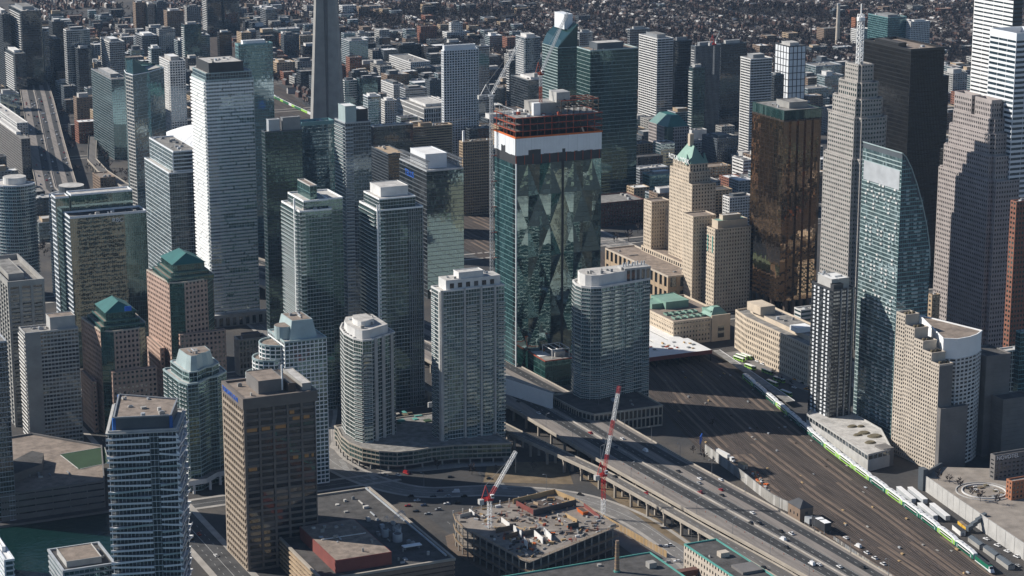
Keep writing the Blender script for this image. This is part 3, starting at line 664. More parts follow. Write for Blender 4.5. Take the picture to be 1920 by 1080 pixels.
b.units([(x0 + 5, y0 + 3), (x1 - 9, y0 + 3), (x1 - 9, y1 - 3), (x0 + 5, y1 - 3)], h + 14.5, 8)
m = MB(); m.box(x0 - 4, x1 + 10, y0 - 6, y0 - .5, 0, 11, 'light_concrete')
for k in range(9): m.box(x0 - 2 + k * 6, x0 + 1 + k * 6, y0 - 6.3, y0 - 6.01, 1, 8, 'glass_dark')
m.build('podium', b.root, b.loc); b.done()

# stepped glass office in front of the dome
P, h = rect(325, 286, 280, 372, by=548)
b = Bld('office_block', 'two-step glass office block with roof terrace in front of white dome', 'office block', cen(P)); FOOT.append(P)
st = S(fl=3.7, bay=2.4, pw=.1, pd=.1, sh=.35, sd=.2, wm='white_metal', gm='glass_pale', cm='slate')
b.block(P, 0, h, st, 'roof_grey', 1.2, sts={0: var(st, sh=1.1, sd=1.0, fl=3.6, gm='glass_dark')}, pm='white_metal')
Q, h2 = rect(317, 326, 271, 372, h=h - 19)
b.block(Q, 0, h2, st, 'roof_light', 1, sts={0: var(st, gm='glass_dark', sh=.3)}, pm='white_metal')
b.units(P, h, 14); b.units(Q, h2, 4); b.done()

# slender wedge tower with a raked top
h = corner(249, 141, by=490)[2]
q = trace([(236, 137), (249, 141), (280, 135), (307, 127)], h); q = ccw([*q, (q[3][0] - 2, q[3][1] + 24), (q[0][0] + 3, q[0][1] + 18)]); FOOT.append(q)
b = Bld('condo_tower', 'slender wedge-shaped glass tower with raked triangular crown', 'condo tower', cen(q))
b.block(q, 0, h, var(blueglass, gm='glass_pale', wm='pale_teal', sh=.35, bay=1.5), 'roof_light', .6, sts={0: S(fl=3.4, bay=5, pw=.3, pd=.3, sh=1.0, sd=.32, wm='light_concrete', gm='glass_grey', cm='light_concrete')}, pm='white_metal')
qi = inset(q, 1.0); m = MB(); n = len(qi); hs = [h + v for v in (12, 15, 2, 1, 1, 13)]
for i in range(n):
    a, c = qi[i], qi[(i + 1) % n]; m.quad((*a, h), (*c, h), (*c, hs[(i + 1) % n]), (*a, hs[i]), 'glass_teal')
m.build('glass_crown', b.root, b.loc); b.units(q, h, 8, big=2.5); b.done()

# green glass condos on the harbour street
def slabtower(label, geo, gm='glass_green', fin=True, pent=None, side=1.6):
    b = tower('condo_tower', label, geo, var(condo, gm=gm), 'condo tower', 'roof_light', 1.0, None, 8, keep=True, pm='white')
    P, h = b.poly, b.h; x0, y0, x1, y1 = P[0][0], P[0][1], P[2][0], P[2][1]
    b.bands(P[3], P[0], 8, h, 3.05, [(.05, .93)], side); b.bands(P[0], P[1], 8, h, 3.05, [(.02, .16)], 1.2)
    if fin:
        m = MB(); m.box(x0 - .5, x0 + .7, y0 - 1.1, y0 - .42, 0, h + 5, 'white'); m.build('corner_fin', b.root, b.loc)
    return b, x0, y0, x1, y1, h
b, x0, y0, x1, y1, h = slabtower('green glass condo tower with stepped balcony corner and small rooftop box', (562, 398, 528, 622, 775), fin=False)
b.block([(x1, y0 + 9), (x1 + 12, y0 + 9), (x1 + 12, y1), (x1, y1)], 0, h + 6, condo, 'roof_light', 1, pm='white')
b.block([(x0 + 5, y0 + 5), (x1 - 1, y0 + 5), (x1 - 1, y1 - 1), (x0 + 5, y1 - 1)], h, h + 6.5, condo, 'roof_light', 1, pm='white')
b.block([(x0 + 12, y0 + 10), (x1 - 8, y0 + 10), (x1 - 8, y1 - 4), (x0 + 12, y1 - 4)], h + 6.5, h + 17, S(fl=5, bay=2.5, wm='teal_metal', gm='glass_green', cm='dark_green', sh=.2), 'roof_brown', .6, pm='light_concrete')
m = MB(); m.box(x0 - 1.8, x0 - .7, y0 + 8, y0 + 9.3, 0, h + 9, 'white'); m.build('corner_fin', b.root, b.loc)
b.units([(x0, y0), (x1, y0), (x1, y0 + 7), (x0, y0 + 7)], h, 5, big=2); b.done()
b, x0, y0, x1, y1, h = slabtower('green glass condo tower with double white corner fin and pale penthouse', (707, 396, 674, 793, 772))
b.block([(x0 + 3, y0 + 3), (x1 - 5, y0 + 3), (x1 - 5, y1 - 2), (x0 + 3, y1 - 2)], h, h + 8, condo, 'roof_light', .8, pm='white')
b.pent([(x0, y0), (x1, y0), (x1, y1), (x0, y1)], h + 8, (.2, .8, .3, .9), 7, 'offwhite', 'roof_light')
m = MB(); m.box(x0 + 1.3, x0 + 2.2, y0 - 1.1, y0 - .42, 0, h + 5, 'white'); m.build('corner_fin', b.root, b.loc)
for k in range(7):        # dark ribbed north end
    m = MB(); xx = x1 - 12 + k * 1.8; m.box(xx, xx + .5, y0 - .9, y0 - .3, 4, h - .5, 'steel'); m.build('facade_fin', b.root, b.loc)
b.done()

# dark paired towers behind
b = tower('condo_tower', 'dark slab with twin grey machine boxes behind the green glass condos', (497, 249, 491, 566, 640), var(greyglass, gm='glass_green', wm='slate'), 'condo tower', 'roof_grey', 1, [((.12, .42, .2, .9), 10, 'aluminium', 'roof_light'), ((.5, .98, .2, .8), 11, 'steel', 'roof_light')], 4)
b = tower('condo_tower', 'glass slab with white roof and glazed crown beside dark slab', (566, 236, 556, 626, 620), var(blueglass, gm='glass_pale', wm='slate'), 'condo tower', 'roof_white', 3, None, 14, pm='teal_metal')
b = tower('condo_tower', 'condo tower with pale teal cube on its top', (647, 232, 628, 695, 650), var(condo, gm='glass_blue'), 'condo tower', 'roof_white', 1, [((.02, .45, .02, .7), 14, 'pale_teal', 'roof_white'), ((.48, .98, .2, .9), 10, 'charcoal', 'roof_white')], 4, bal=[(3, [(.05, .9)], dict(depth=1.4)), (0, [(0, .3)], dict(depth=1.0, rail=None, thick=.9, slab='aluminium'))])
b = tower('condo_tower', 'curved blue glass condo tower with white disc roof behind the white-banded tower', (447, 86, 441, 511, 470), var(blueglass, gm='glass_pale', wm='teal_metal'), 'condo tower', 'roof_white', 1.5, [((.15, .8, .2, .8), 4, 'white', 'roof_white')], 4)

# tall office with TELUS letters and roof trellis
P, h = rect(800, 322, 749, 869, by=560)
b = Bld('office_tower', 'glass office tower with roof trellis, white plant box and blue lettering', 'office tower', cen(P)); FOOT.append(P)
tg = S(fl=3.9, bay=1.8, pw=.07, pd=.07, sh=.5, sd=.08, wm='slate', gm='glass_mirror', cm='charcoal', wob=.0025)
b.block(P, 0, h, tg, 'roof_light', 1, sts={3: S(fl=3.9, bay=3.5, pw=.1, pd=.1, sh=.9, sd=.2, wm='slate', gm='glass_dark', cm='charcoal')}, pm='aluminium')
x0, y0, x1, y1 = P[0][0], P[0][1], P[2][0], P[2][1]
b.pent(P, h, (.12, .7, .2, .75), 13, 'white_metal', 'roof_white')
for X in (x0 + 1, x1 - 2):      # trellis along both long sides
    m = MB(); n = int((y1 - y0) / 2.6)
    for k in range(n + 1): yy = y0 + (y1 - y0) * k / n; m.box(X, X + .4, yy, yy + .4, h, h + 9, 'steel'); m.bar((X - 1.6, yy + .2, h + 9.2), (X + 2.4, yy + .2, h + 9.2), .4, 'steel')
    for z in (3, 6, 9): m.bar((X + .2, y0, h + z), (X + .2, y1, h + z), .4, 'aluminium')
    m.build('roof_trellis', b.root, b.loc)
text('TELUS', 8, (x0 - .4 - b.loc[0], (y0 + y1) / 2 + 8 - b.loc[1], h - 9), (rad(90), 0, rad(-90)), 'blue_sign', b.root, 'sign_lettering')
b.done()
tower('office_block', 'dark glass mid-rise with tan roof left of the lettered office', (728, 290, 697, 760, 440), var(greyglass, gm='glass_dark', wm='slate'), 'office block', 'tan', 1.0, None, 5)
tower('convention_centre', 'dark glazed convention block with brown flat roof', (700, 238, 694, 774, 345), var(greyglass, gm='glass_dark', wm='charcoal', fl=5), 'convention hall', 'roof_brown', 1, None, 6, pm='offwhite')
b = tower('hotel_block', 'brown ribbed hotel slab with stepped front behind convention block', (775, 240, 768, 847, 330), S(fl=3, bay=3.2, pw=.3, pd=.3, sh=1.5, sd=1.2, wm='tan', gm='glass_dark', cm='brown'), 'hotel', 'roof_brown', 1.2, [((.2, .5, .2, .8), 4, 'tan', 'roof_brown')], 8)
tower('office_block', 'low dark glass block with flat grey roof beside tan hotel tower', (880, 243, 872, 921, 310), var(greyglass, gm='glass_dark', wm='slate'), 'office block', 'roof_grey', 1, None, 5)
b = tower('hotel_tower', 'tan concrete tower with ribbed front left of the construction tower', (868, 268, 862, 924, 405), S(fl=3.1, bay=2.6, pw=.7, pd=.5, sh=1.1, sd=.4, wm='tan', gm='glass_dark', cm='tan'), 'tower', 'roof_light', 1.2, None, 8, keep=True)
b.obox('chimney', 'white', b.poly[0][0] + 2, b.poly[0][0] + 4, b.poly[3][1] - 4, b.poly[3][1] - 2, b.h, b.h + 12); b.done()
b = tower('condo_tower', 'pale grid-fronted condo slab with flat white cap beyond the trains', (832, 96, 828, 897, 305), S(fl=3.1, bay=3.4, pw=.9, pd=.4, sh=.9, sd=.38, wm='white_metal', gm='glass_blue', cm='white_metal'), 'condo tower', 'roof_white', 1, [((.02, .92, .1, .9), 6, 'white_metal', 'roof_white')], 3)
tower('condo_tower', 'slim dark tower right behind the pale grid-fronted slab', (893, 88, 888, 917, 250), greyglass, 'tower', 'roof_light')
# ================================================================ world trade residences (two pale green condos)
h = corner(341, 716, by=915)[2]
q = trace([(307, 694), (336, 716), (352, 722), (372, 719), (392, 709), (408, 706), (424, 698)], h)
q = ccw([*q, (q[-1][0], q[0][1] + 2), (q[0][0] + 2, q[0][1] + 2)]); FOOT.append(q)
b = Bld('condo_tower', 'pale green glass condo tower with curved front and faceted grey crown', 'condo tower', cen(q))
wt = S(fl=2.95, bay=2.4, pw=.14, pd=.12, sh=.45, sd=.5, wm='pale_teal', gm='glass_green', cm='dark_green')
b.block(q, 0, h, wt, 'roof_light', 1, pm='pale_teal')
i0 = min(range(len(q)), key=lambda i: pr(*q[i], h)[0])
for i in range(len(q)):
    t = Vector(q[(i + 1) % len(q)]) - Vector(q[i]); n_ = Vector((t.y, -t.x)).normalized()
    if n_.x < -.8 and t.length > 10: b.bands(q[i], q[(i + 1) % len(q)], 6, h, 2.95, [(.05, .3), (.42, .62), (.74, .95)], 1.2, slab='white')
C2 = [(x * .76 + cen(q)[0] * .24, y * .76 + cen(q)[1] * .24) for x, y in q]; b.block(C2, h, h + 7, wt, 'roof_light', .6, pm='pale_teal')
C3 = [(x * .5 + cen(q)[0] * .5, y * .5 + cen(q)[1] * .5) for x, y in q]
m = MB(); m.frustum([(x * .62 + cen(q)[0] * .38, y * .62 + cen(q)[1] * .38) for x, y in q], h + 7, C3, h + 17, 'pale_teal'); m.prism([(x * .47 + cen(q)[0] * .53, y * .47 + cen(q)[1] * .53) for x, y in q], h + 17, h + 17.1, 'roof_brown'); m.build('crown', b.root, b.loc)
b.units(C3, h + 17.1, 5, big=3); b.done()
pod = inset(q, -5); b = Bld('condo_podium', 'raised white podium ring on piers under the curved condo', 'podium', cen(q)); m = b.mb('deck'); m.prism(pod, 6, 9.5, 'offwhite', 'roof_grey', True)
for i in range(len(pod)):
    a, c = Vector(pod[i]), Vector(pod[(i + 1) % len(pod)])
    for k in range(max(1, int((c - a).length / 9))):
        p = a.lerp(c, (k + .3) / max(1, int((c - a).length / 9))); mm = MB(); mm.box(p.x - .8, p.x + .8, p.y - .8, p.y + .8, 0, 6, 'offwhite'); mm.build('pier', b.root, b.loc)
b.done()
P, h = rect(534, 643, 503, 612, by=915)
b = Bld('condo_tower', 'white and teal condo tower with round stepped terraces behind brown tower', 'condo tower', cen(P)); FOOT.append(P)
st = S(fl=2.95, bay=3.0, pw=.5, pd=.3, sh=.75, sd=.35, wm='white', gm='glass_teal', cm='pale_teal')
b.block(P, 0, h, st, 'roof_light', 1, pm='pale_teal')
x0, y0, x1, y1 = P[0][0], P[0][1], P[2][0], P[2][1]; yc = (y0 + y1) / 2
for k, (dx, dz, r) in enumerate(((0, -4, 12), (-5, -14, 12), (-10, -25, 12), (-14, -34, 11))):
    b.block(arc(x0 + dx, yc, r, 90, 300, 12), 0, h + dz, st, 'roof_brown', 1.1, pm='pale_teal')
C2 = [(x0 + 5, y0 + 4), (x1 - 5, y0 + 4), (x1 - 5, y1 - 4), (x0 + 5, y1 - 4)]
m = MB(); m.frustum(C2, h, inset(C2, 2.5), h + 13, 'pale_teal'); m.prism(inset(C2, 3.2), h + 13, h + 13.1, 'roof_brown'); m.build('crown', b.root, b.loc)
m = MB(); m.prism(ccw(arc(x0 + 4, yc - 4, 6.5, 0, 360, 16)[:-1]), h, h + 9, 'pale_teal', 'roof_brown'); m.build('turret', b.root, b.loc)
b.units(inset(C2, 3.5), h + 13.1, 6, big=3); b.done()
tower('harbour_office', 'small dark stone office with columns in the shadow behind harbour condos', (448, 640, 440, 500, 705), S(fl=5, bay=3, pw=1.2, pd=.5, sh=1.5, sd=.3, wm='concrete', gm='glass_dark', cm='concrete'), 'office block', 'roof_dark', 1.5, [((.2, .8, .2, .8), 4, 'dark_concrete', 'roof_dark')], 4)

# ================================================================ pinnacle pair on a curved podium
x, y, h = corner(694, 634, by=858)
q = trace([(638, 616), (645, 626), (663, 636), (680, 640), (697, 638), (740, 624)], h); q = ccw([*q, (q[-1][0], q[0][1] + 12), (q[0][0] + 6, q[0][1] + 12)]); FOOT.append(q)
pin = S(fl=2.95, bay=2.2, pw=.16, pd=.15, sh=.4, sd=.3, wm='offwhite', gm='glass_green', cm='dark_green')
b = Bld('condo_tower', 'shorter rounded condo tower with pale piers on the curved podium', 'condo tower', cen(q))
q = b.block(q, 0, h, pin, 'roof_light', 1, pm='offwhite')
for i in range(len(q)):
    a, c = Vector(q[i]), Vector(q[(i + 1) % len(q)]); t = c - a; n_ = Vector((t.y, -t.x)).normalized(); mid = (a + c) / 2
    if n_.dot((CAM.xy - mid).normalized()) < .05: continue
    if t.length > 14:
        for f in (.1, .42, .8):
            p = a.lerp(c, f); m = MB(); m.box(p.x, p.x + 2.2, p.y - .9, p.y - .05, 10, h + 1, 'light_concrete'); m.build('pier', b.root, b.loc)
    else: b.bands(q[i], q[(i + 1) % len(q)], 14, h - 8, 2.95, [(.06, .94)], 1.1, slab='white')
ci = [(x_ * .8 + cen(q)[0] * .2, y_ * .8 + cen(q)[1] * .2) for x_, y_ in q]; m = MB(); m.prism(ci, h, h + 6.5, 'offwhite', 'roof_light'); m.build('penthouse', b.root, b.loc); cj = [(x_ * .4 + cen(q)[0] * .6, y_ * .4 + cen(q)[1] * .6) for x_, y_ in q]
m = MB(); m.prism(cj, h + 6.5, h + 10.5, 'offwhite', 'roof_light'); m.build('penthouse', b.root, b.loc); b.units(ci, h + 6.5, 12, big=2.5); b.done()
P, h = rect(826, 548, 809, 945, by=862); FOOT.append(P)
b = Bld('condo_tower', 'taller slab condo with pale cap and bare grey strip on the curved podium', 'condo tower', cen(P))
b.block(P, 0, h, var(pin, bay=2.1, gm='glass_teal'), 'roof_light', 1, pm='offwhite')
x0, y0, x1, y1 = P[0][0], P[0][1], P[2][0], P[2][1]
for f in (.0, .36, .62, .84):
    m = MB(); X = x0 + (x1 - x0) * f; m.box(X, X + 1.5, y0 - .8, y0 - .05, 10, h + 1.2, 'light_concrete'); m.build('pier', b.root, b.loc)
b.bands(P[0], P[1], 14, h - 10, 2.95, [(.03, .09), (.4, .56), (.66, .8), (.9, 1.02)], 1.1, slab='offwhite'); b.bands(P[3], P[0], 14, h - 4, 2.95, [(.1, .5)], 1.2, slab='white')
m = MB(); m.box(x0 - .7, x0 - .05, y0 + .5, y0 + 3, 10, h, 'light_concrete'); m.build('pier', b.root, b.loc)
Q = [(x0 + 5, y0 + 2), (x1 - 2, y0 + 2), (x1 - 2, y1 - 1), (x0 + 5, y1 - 1)]
m = MB(); m.prism(Q, h, h + 7.5, 'offwhite', 'roof_light')
for k in range(6): X = x0 + 8 + k * 6.2; m.box(X, X + 3, y0 + 1.7, y0 + 1.98, h + 1.5, h + 5, 'glass_dark')
m.build('penthouse', b.root, b.loc); b.pent(Q, h + 7.5, (.25, .7, .1, .8), 4, 'offwhite', 'roof_light'); b.units(Q, h + 7.5, 9, big=2.5); b.done()
# curved podium
top = trace([(633, 804), (640, 818), (655, 831), (680, 841), (712, 847), (745, 849), (775, 846), (810, 840), (850, 836), (958, 832)], 14)
pp = ccw([*top, (top[-1][0], top[0][1] + 6), (top[0][0], top[0][1] + 6)]); FOOT.append(pp)
b = Bld('curved_podium', 'curved four-storey podium with roof garden under the condo pair', 'podium', cen(pp))
pod_st = S(fl=3.3, bay=3.4, pw=.25, pd=.25, sh=.9, sd=.45, wm='warm_concrete', gm='glass_green', cm='dark_concrete', indiv=True)
b.block(pp, 4, 14, pod_st, 'roof_grey', .8)
for i in range(len(pp)):
    a, c = Vector(pp[i]), Vector(pp[(i + 1) % len(pp)]); t = c - a
    if Vector((t.y, -t.x)).dot(CAM.xy - a) < 0: continue
    for k in range(max(1, int(t.length / 8))):
        p = a.lerp(c, (k + .5) / max(1, int(t.length / 8))); m = MB(); m.box(p.x - .5, p.x + .5, p.y + .4, p.y + 1.4, 0, 4, 'concrete'); m.build('column', b.root, b.loc)
gi = inset(pp, 4); m = MB(); m.prism(gi, 0, 4, 'charcoal'); m.build('recessed_lobby', b.root, b.loc)
cx_, cy2 = at(770, 790, 14).x, at(770, 790, 14).y
for k in range(9):
    m = MB(); X, Y = cx_ + R.uniform(-14, 16), cy2 + R.uniform(-14, 20); m.box(X, X + R.uniform(2, 6), Y, Y + R.uniform(2, 6), 14.02, 14.7, R.choice(('turf', 'shrub', 'copper_trim', 'sidewalk'))); m.build('planter', b.root, b.loc)
m = MB(); X, Y = at(835, 760, 14).xy; m.box(X - 14, X + 14, Y - .5, Y + .5, 14, 18, 'offwhite'); m.build('garden_wall', b.root, b.loc); b.done()

# ================================================================ tall tower under construction with faceted glass
P, h = rect(967, 258, 928, 1128, by=712); FOOT.append(P)
x0, y0, x1, y1 = P[0][0], P[0][1], P[2][0], P[2][1]; hg = h - 22
b = Bld('construction_tower', 'tall unfinished office tower with faceted mirror glass, white wrap and red steel top', 'office tower', cen(P))
b.mb('wall').prism(P, 0, h, 'charcoal', top=False)
def clip(poly, ax, lim, sign):
    o = []
    for i in range(len(poly)):
        p, q = poly[i - 1], poly[i]; dp, dq = sign * (p[ax] - lim), sign * (q[ax] - lim)
        if (dp >= 0) != (dq >= 0): t = dp / (dp - dq); o.append(tuple(p[k] + (q[k] - p[k]) * t for k in range(3)))
        if dq >= 0: o.append(q)
    return o
def facets(A, B, nx, nz, z0, z1, amp, mat):
    """folded diamonds: each triangle is a panel made of floor-high panes"""
    L = B[0] - A[0]; g = {(i, j): (A[0] + L * i / nx, A[1] - .4 - (amp if (i + j) % 2 else 0) * (0 if i in (0, nx) else 1), z0 + (z1 - z0) * j / nz) for i in range(nx + 1) for j in range(nz + 1)}
    for j in range(nz):
        for i in range(nx):
            a, c, e, f = g[i, j], g[i + 1, j], g[i + 1, j + 1], g[i, j + 1]
            for tr in (((a, c, f), (c, e, f)) if (i + j) % 2 else ((a, c, e), (a, e, f))):
                m = MB(); za, zb = min(p[2] for p in tr), max(p[2] for p in tr); z = za; xa, xb = min(p[0] for p in tr), max(p[0] for p in tr)
                while z < zb - .1:
                    s1 = clip(clip(list(tr), 2, z + .12, 1), 2, z + 4, -1); x = xa
                    while x < xb and len(s1) > 2:
                        s2 = clip(clip(s1, 0, x + .05, 1), 0, x + 3.0, -1); x += 3.0
                        if len(s2) < 3: continue
                        u, v = R.gauss(0, .0025), R.gauss(0, .0025); n_ = len(m.v); m.v += [(p[0], p[1] + u * (p[0] - x) + v * (p[2] - z), p[2]) for p in s2]; m.f.append(tuple(range(n_, n_ + len(s2)))); m.m.append(m.mi(mat))
                    z += 4
                m.build('glass_panel', b.root, b.loc)
xm = x0 + (x1 - x0) * .53
facets((x0 + .3, y0), (xm, y0), 4, 7, 0, hg, 1.7, 'glass_facet')
facets((xm + 2, y0), (x1 - .3, y0), 4, 7, 0, hg, 1.7, 'glass_facet')
fg = S(fl=4.0, bay=1.9, pw=.08, pd=.1, sh=.3, sd=.12, wm='teal_metal', gm='glass_mirror', cm='charcoal', wob=.012)
b.facade((x0, y1), (x0, y0 + 6), 0, hg, var(fg, gm='glass_teal'))
b.facade((x0, y0 + 6), (x0, y0), 0, hg, var(fg, gm='glass_dark', bay=3))
b.facade(P[1], P[2], 0, hg, fg, False); b.facade(P[2], P[3], 0, hg, fg, False)
for X in (x0 - .2, xm + .4): 
    m = MB(); m.box(X, X + .7, y0 - 1.0, y0 - .1, 0, hg + 1, 'white_metal' if X < x0 else 'charcoal'); m.build('corner_fin', b.root, b.loc)
# open floor under the wrap, then the wrap panels
for k in range(11):
    m = MB(); X = x0 + (x1 - x0) * k / 10.3; m.box(X, X + .6, y0 - .3, y0 + .3, hg, h - 14, 'red_rust'); m.build('steel_column', b.root, b.loc)
for (A, B_, gap) in (((x0, y0), (x1, y0), ((.13, .27, 4), (.52, .57, 3))), ((x0, y1), (x0, y0), ((.3, .5, 5),))):
    A, B_ = Vector(A), Vector(B_); L = (B_ - A).length; t = (B_ - A) / L; n = Vector((t.y, -t.x)); k = int(L / 2.6)
    for i in range(k):
        f0 = i / k; zb = h - 14.5 + R.uniform(-.3, .3)
        for g0, g1, dz in gap:
            if g0 <= f0 < g1: zb += dz
        a, c, d = A + t * (L * f0 + .04), A + t * (L * (i + 1) / k - .04), .5 + R.uniform(-.06, .06)
        m = MB(); m.hexa([(*(a + n * d), zb), (*(c + n * d), zb), (*(c + n * (d - .12)), zb), (*(a + n * (d - .12)), zb)], [(*(a + n * d), h - 1), (*(c + n * d), h - 1), (*(c + n * (d - .12)), h - 1), (*(a + n * (d - .12)), h - 1)], 'white_metal')
        m.build('wrap_panel', b.root, b.loc)
# red steel floors rising above
for k in range(4):
    z = h - 1 + k * 5.2
    for (qx0, qx1, qy0, qy1) in ((x0 - .6, x1 + .6, y0 - .6, y0 + .3), (x0 - .6, x0 + .3, y0 + .3, y1 + .6), (x1 - .3, x1 + .6, y0 + .3, y1)):
        m = MB(); m.box(qx0, qx1, qy0, qy1, z, z + (1.3 if k == 0 else .7), 'orange' if k == 0 else 'red_rust'); m.build('edge_guard', b.root, b.loc)
    if k: b.obox('floor_deck', 'dark_concrete' if k < 3 else 'concrete', x0, x1, y0 + .31, y1, z - .1, z + .25)
    for i in range(13):
        for (X, Y) in ((x0 + (x1 - x0) * i / 12, y0 + .1), (x0 + (x1 - x0) * i / 12, (y0 + y1) / 2)) + (((x0 + .1, y0 + (y1 - y0) * i / 12),) if i % 2 else ()):
            if k < 3: m = MB(); m.box(X - .25, X + .25, Y - .25, Y + .25, z + .3, z + 5.2, 'red_rust' if i % 3 else 'dark_brown'); m.build('steel_column', b.root, b.loc)
zt = h - 1 + 15.6
b.obox('lift_core', 'concrete', x0 + 22, x0 + 48, y0 + 12, y1 - 8, zt + .25, zt + 9); b.obox('lift_core', 'light_concrete', x0 + 40, x0 + 52, y0 + 10, y0 + 24, zt + 9, zt + 17); b.obox('hoist_box', 'white', x0 + 19, x0 + 25, y0 + 8, y0 + 11.5, zt + .25, zt + 10)
for i in range(7):
    for j in range(3):
        X, Y = x1 - 34 + i * 5.5, y0 + 4 + j * 9
        m = MB(); m.bar((X, Y, zt), (X, Y, zt + 11), .5, 'dark_brown'); m.build('steel_column', b.root, b.loc)
        for z in (5.5, 11):
            if i < 6: m = MB(); m.bar((X, Y, zt + z), (X + 5.5, Y, zt + z), .7, 'dark_brown' if z < 8 else 'red_rust'); m.build('steel_beam', b.root, b.loc)
            if j < 2: m = MB(); m.bar((X, Y, zt + z), (X, Y + 9, zt + z), .6, 'dark_brown'); m.build('steel_beam', b.root, b.loc)
for k in range(24):
    X, Y = R.uniform(x0 + 2, x1 - 36), R.uniform(y0 + 2, y1 - 2); m = MB(); m.box(X, X + R.uniform(1, 5), Y, Y + R.uniform(.8, 3), zt + .25, zt + R.uniform(.7, 2.6), R.choice(('steel', 'offwhite', 'yellow', 'wood', 'aluminium', 'red_rust', 'slate'))); m.build('material_stack', b.root, b.loc)
for i in range(5):
    m = MB(); X = x0 - .4; Y = y0 + 3 + i * (y1 - y0 - 4) / 4; m.bar((X, Y, zt), (X, Y, zt + 7), .35, 'aluminium'); m.bar((X, Y, zt + 7), (X, Y + (y1 - y0 - 4) / 4 * (i < 4), zt + 7.01), .35, 'aluminium'); m.build('guard_post', b.root, b.loc)
b.done(); T81 = (x0, y0, x1, y1, h, zt)
# lower block with red roof edge, hoarding wall, tarpaulins
P, h = rect(1022, 678, 967, 1082, by=728); FOOT.append(P)
b = Bld('annex_block', 'low green glass annex with red roof edging at the foot of construction tower', 'annex', cen(P))
b.block(P, 0, h, var(curtain, fl=4, gm='glass_green', wm='green_metal', sh=.3), 'roof_grey', .6, pm='red_rust')
x0, y0, x1, y1 = P[0][0], P[0][1], P[2][0], P[2][1]
b.obox('roof_membrane', 'roof_white', x0 + 2, x0 + 12, y0 + 14, y1 - 4, h + .02, h + .3); b.obox('plant_house', 'light_concrete', x0 + 13, x0 + 22, y0 + 9, y0 + 18, h, h + 4)
for (X, Y) in ((x0 + 9, y0 + 6), (x0 + 24, y0 + 6), (x0 + 24, y0 + 24), (x0 + 9, y0 + 24)):
    m = MB(); m.bar((X, Y, h), (X, Y, h + 7), .4, 'white'); m.build('frame_post', b.root, b.loc)
for a, c in (((9, 6), (24, 6)), ((24, 6), (24, 24)), ((24, 24), (9, 24)), ((9, 24), (9, 6)), ((14, 6), (14, 24)), ((19, 6), (19, 24))):
    m = MB(); m.bar((x0 + a[0], y0 + a[1], h + 7), (x0 + c[0], y0 + c[1], h + 7), .4, 'white'); m.build('frame_beam', b.root, b.loc)
b.units(P, h, 12, ('steel', 'wood', 'red_rust', 'yellow'), 3); b.done()
for (px, py, s_, mt, lb) in ((1003, 643, 7, 'blue_wrap', 'blue tarpaulin heap beside the faceted tower base'), (1070, 637, 5, 'blue_wrap', 'smaller blue tarpaulin next to the rounded condo'), (1000, 652, 4, 'yellow', 'yellow site container behind the annex roof')):
    p = at(px, py, 22); m = MB(); m.frustum([(p.x - s_, p.y - 3), (p.x + s_, p.y - 3), (p.x + s_, p.y + 3), (p.x - s_, p.y + 3)], 0, [(p.x - s_ * .8, p.y - 2), (p.x + s_ * .7, p.y - 2), (p.x + s_ * .8, p.y + 2), (p.x - s_ * .7, p.y + 2)], 23, mt); tag(m.build('site_cover'), lb, 'tarpaulin')
b = Bld('hoarding_wall', 'white panel hoarding along the expressway below the annex', 'hoarding', at(990, 750)[:2])
a, c = at(940, 736, 11), at(1037, 768, 11)
for k in range(26):
    p, q_ = a.lerp(c, k / 26), a.lerp(c, (k + .96) / 26); m = MB(); m.hexa([(p.x, p.y, 0), (q_.x, q_.y, 0), (q_.x, q_.y + .2, 0), (p.x, p.y + .2, 0)], [(p.x, p.y, 23.5), (q_.x, q_.y, 23.5), (q_.x, q_.y + .2, 23.5), (p.x, p.y + .2, 23.5)], 'white'); m.build('panel', b.root, b.loc)
m = MB(); m.quad((a.x, a.y + .4, 21), (c.x, c.y + .4, 21), (c.x + 6, c.y + 10, 21), (a.x + 8, a.y + 26, 21), 'concrete'); m.build('site_slab', b.root, b.loc); b.done()

# rounded condo on its own podium north of the expressway
h = corner(1115, 540, by=784)[2]
q = trace([(1074, 528), (1079, 534), (1091, 539), (1108, 541), (1128, 540), (1150, 536), (1219, 524)], h); q = ccw([*q, (q[-1][0], q[0][1] + 4), (q[0][0] + 6, q[0][1] + 4)]); FOOT.append(q)
b = Bld('condo_tower', 'broad condo tower with rounded corner and ring balconies beside the rail yard', 'condo tower', cen(q))
q = b.block(q, 0, h, var(pin, gm='glass_teal', bay=1.9), 'roof_light', 1.4, pm='offwhite')
for i in range(len(q)):
    a, c = Vector(q[i]), Vector(q[(i + 1) % len(q)]); t = c - a; n_ = Vector((t.y, -t.x)).normalized()
    if n_.dot((CAM.xy - a).normalized()) < .1: continue
    b.bands(a, c, 16, h - 2, 2.95, [(0.0, 1)] if t.length < 16 else [(.02, .22), (.34, .55), (.8, .98)], 1.0, slab='offwhite')
ci = inset(q, 3.5); m = MB(); m.prism(ci, h, h + 9, 'offwhite', 'roof_light')
m.build('penthouse', b.root, b.loc); X1, Y1 = q[6 if len(q) > 6 else -3][0], 0
xs = max(p[0] for p in q); yn = min(p[1] for p in q if p[0] > xs - 3)
m = MB(); m.box(xs - 22, xs + .3, yn - .2, yn + 12, h, h + 10.5, 'light_concrete')
for k in range(5): m.box(xs - 20 + k * 4.2, xs - 17.6 + k * 4.2, yn - .45, yn - .21, h + 1, h + 9, 'glass_dark')
m.build('end_frame', b.root, b.loc); b.units(ci, h + 9, 12, big=3)
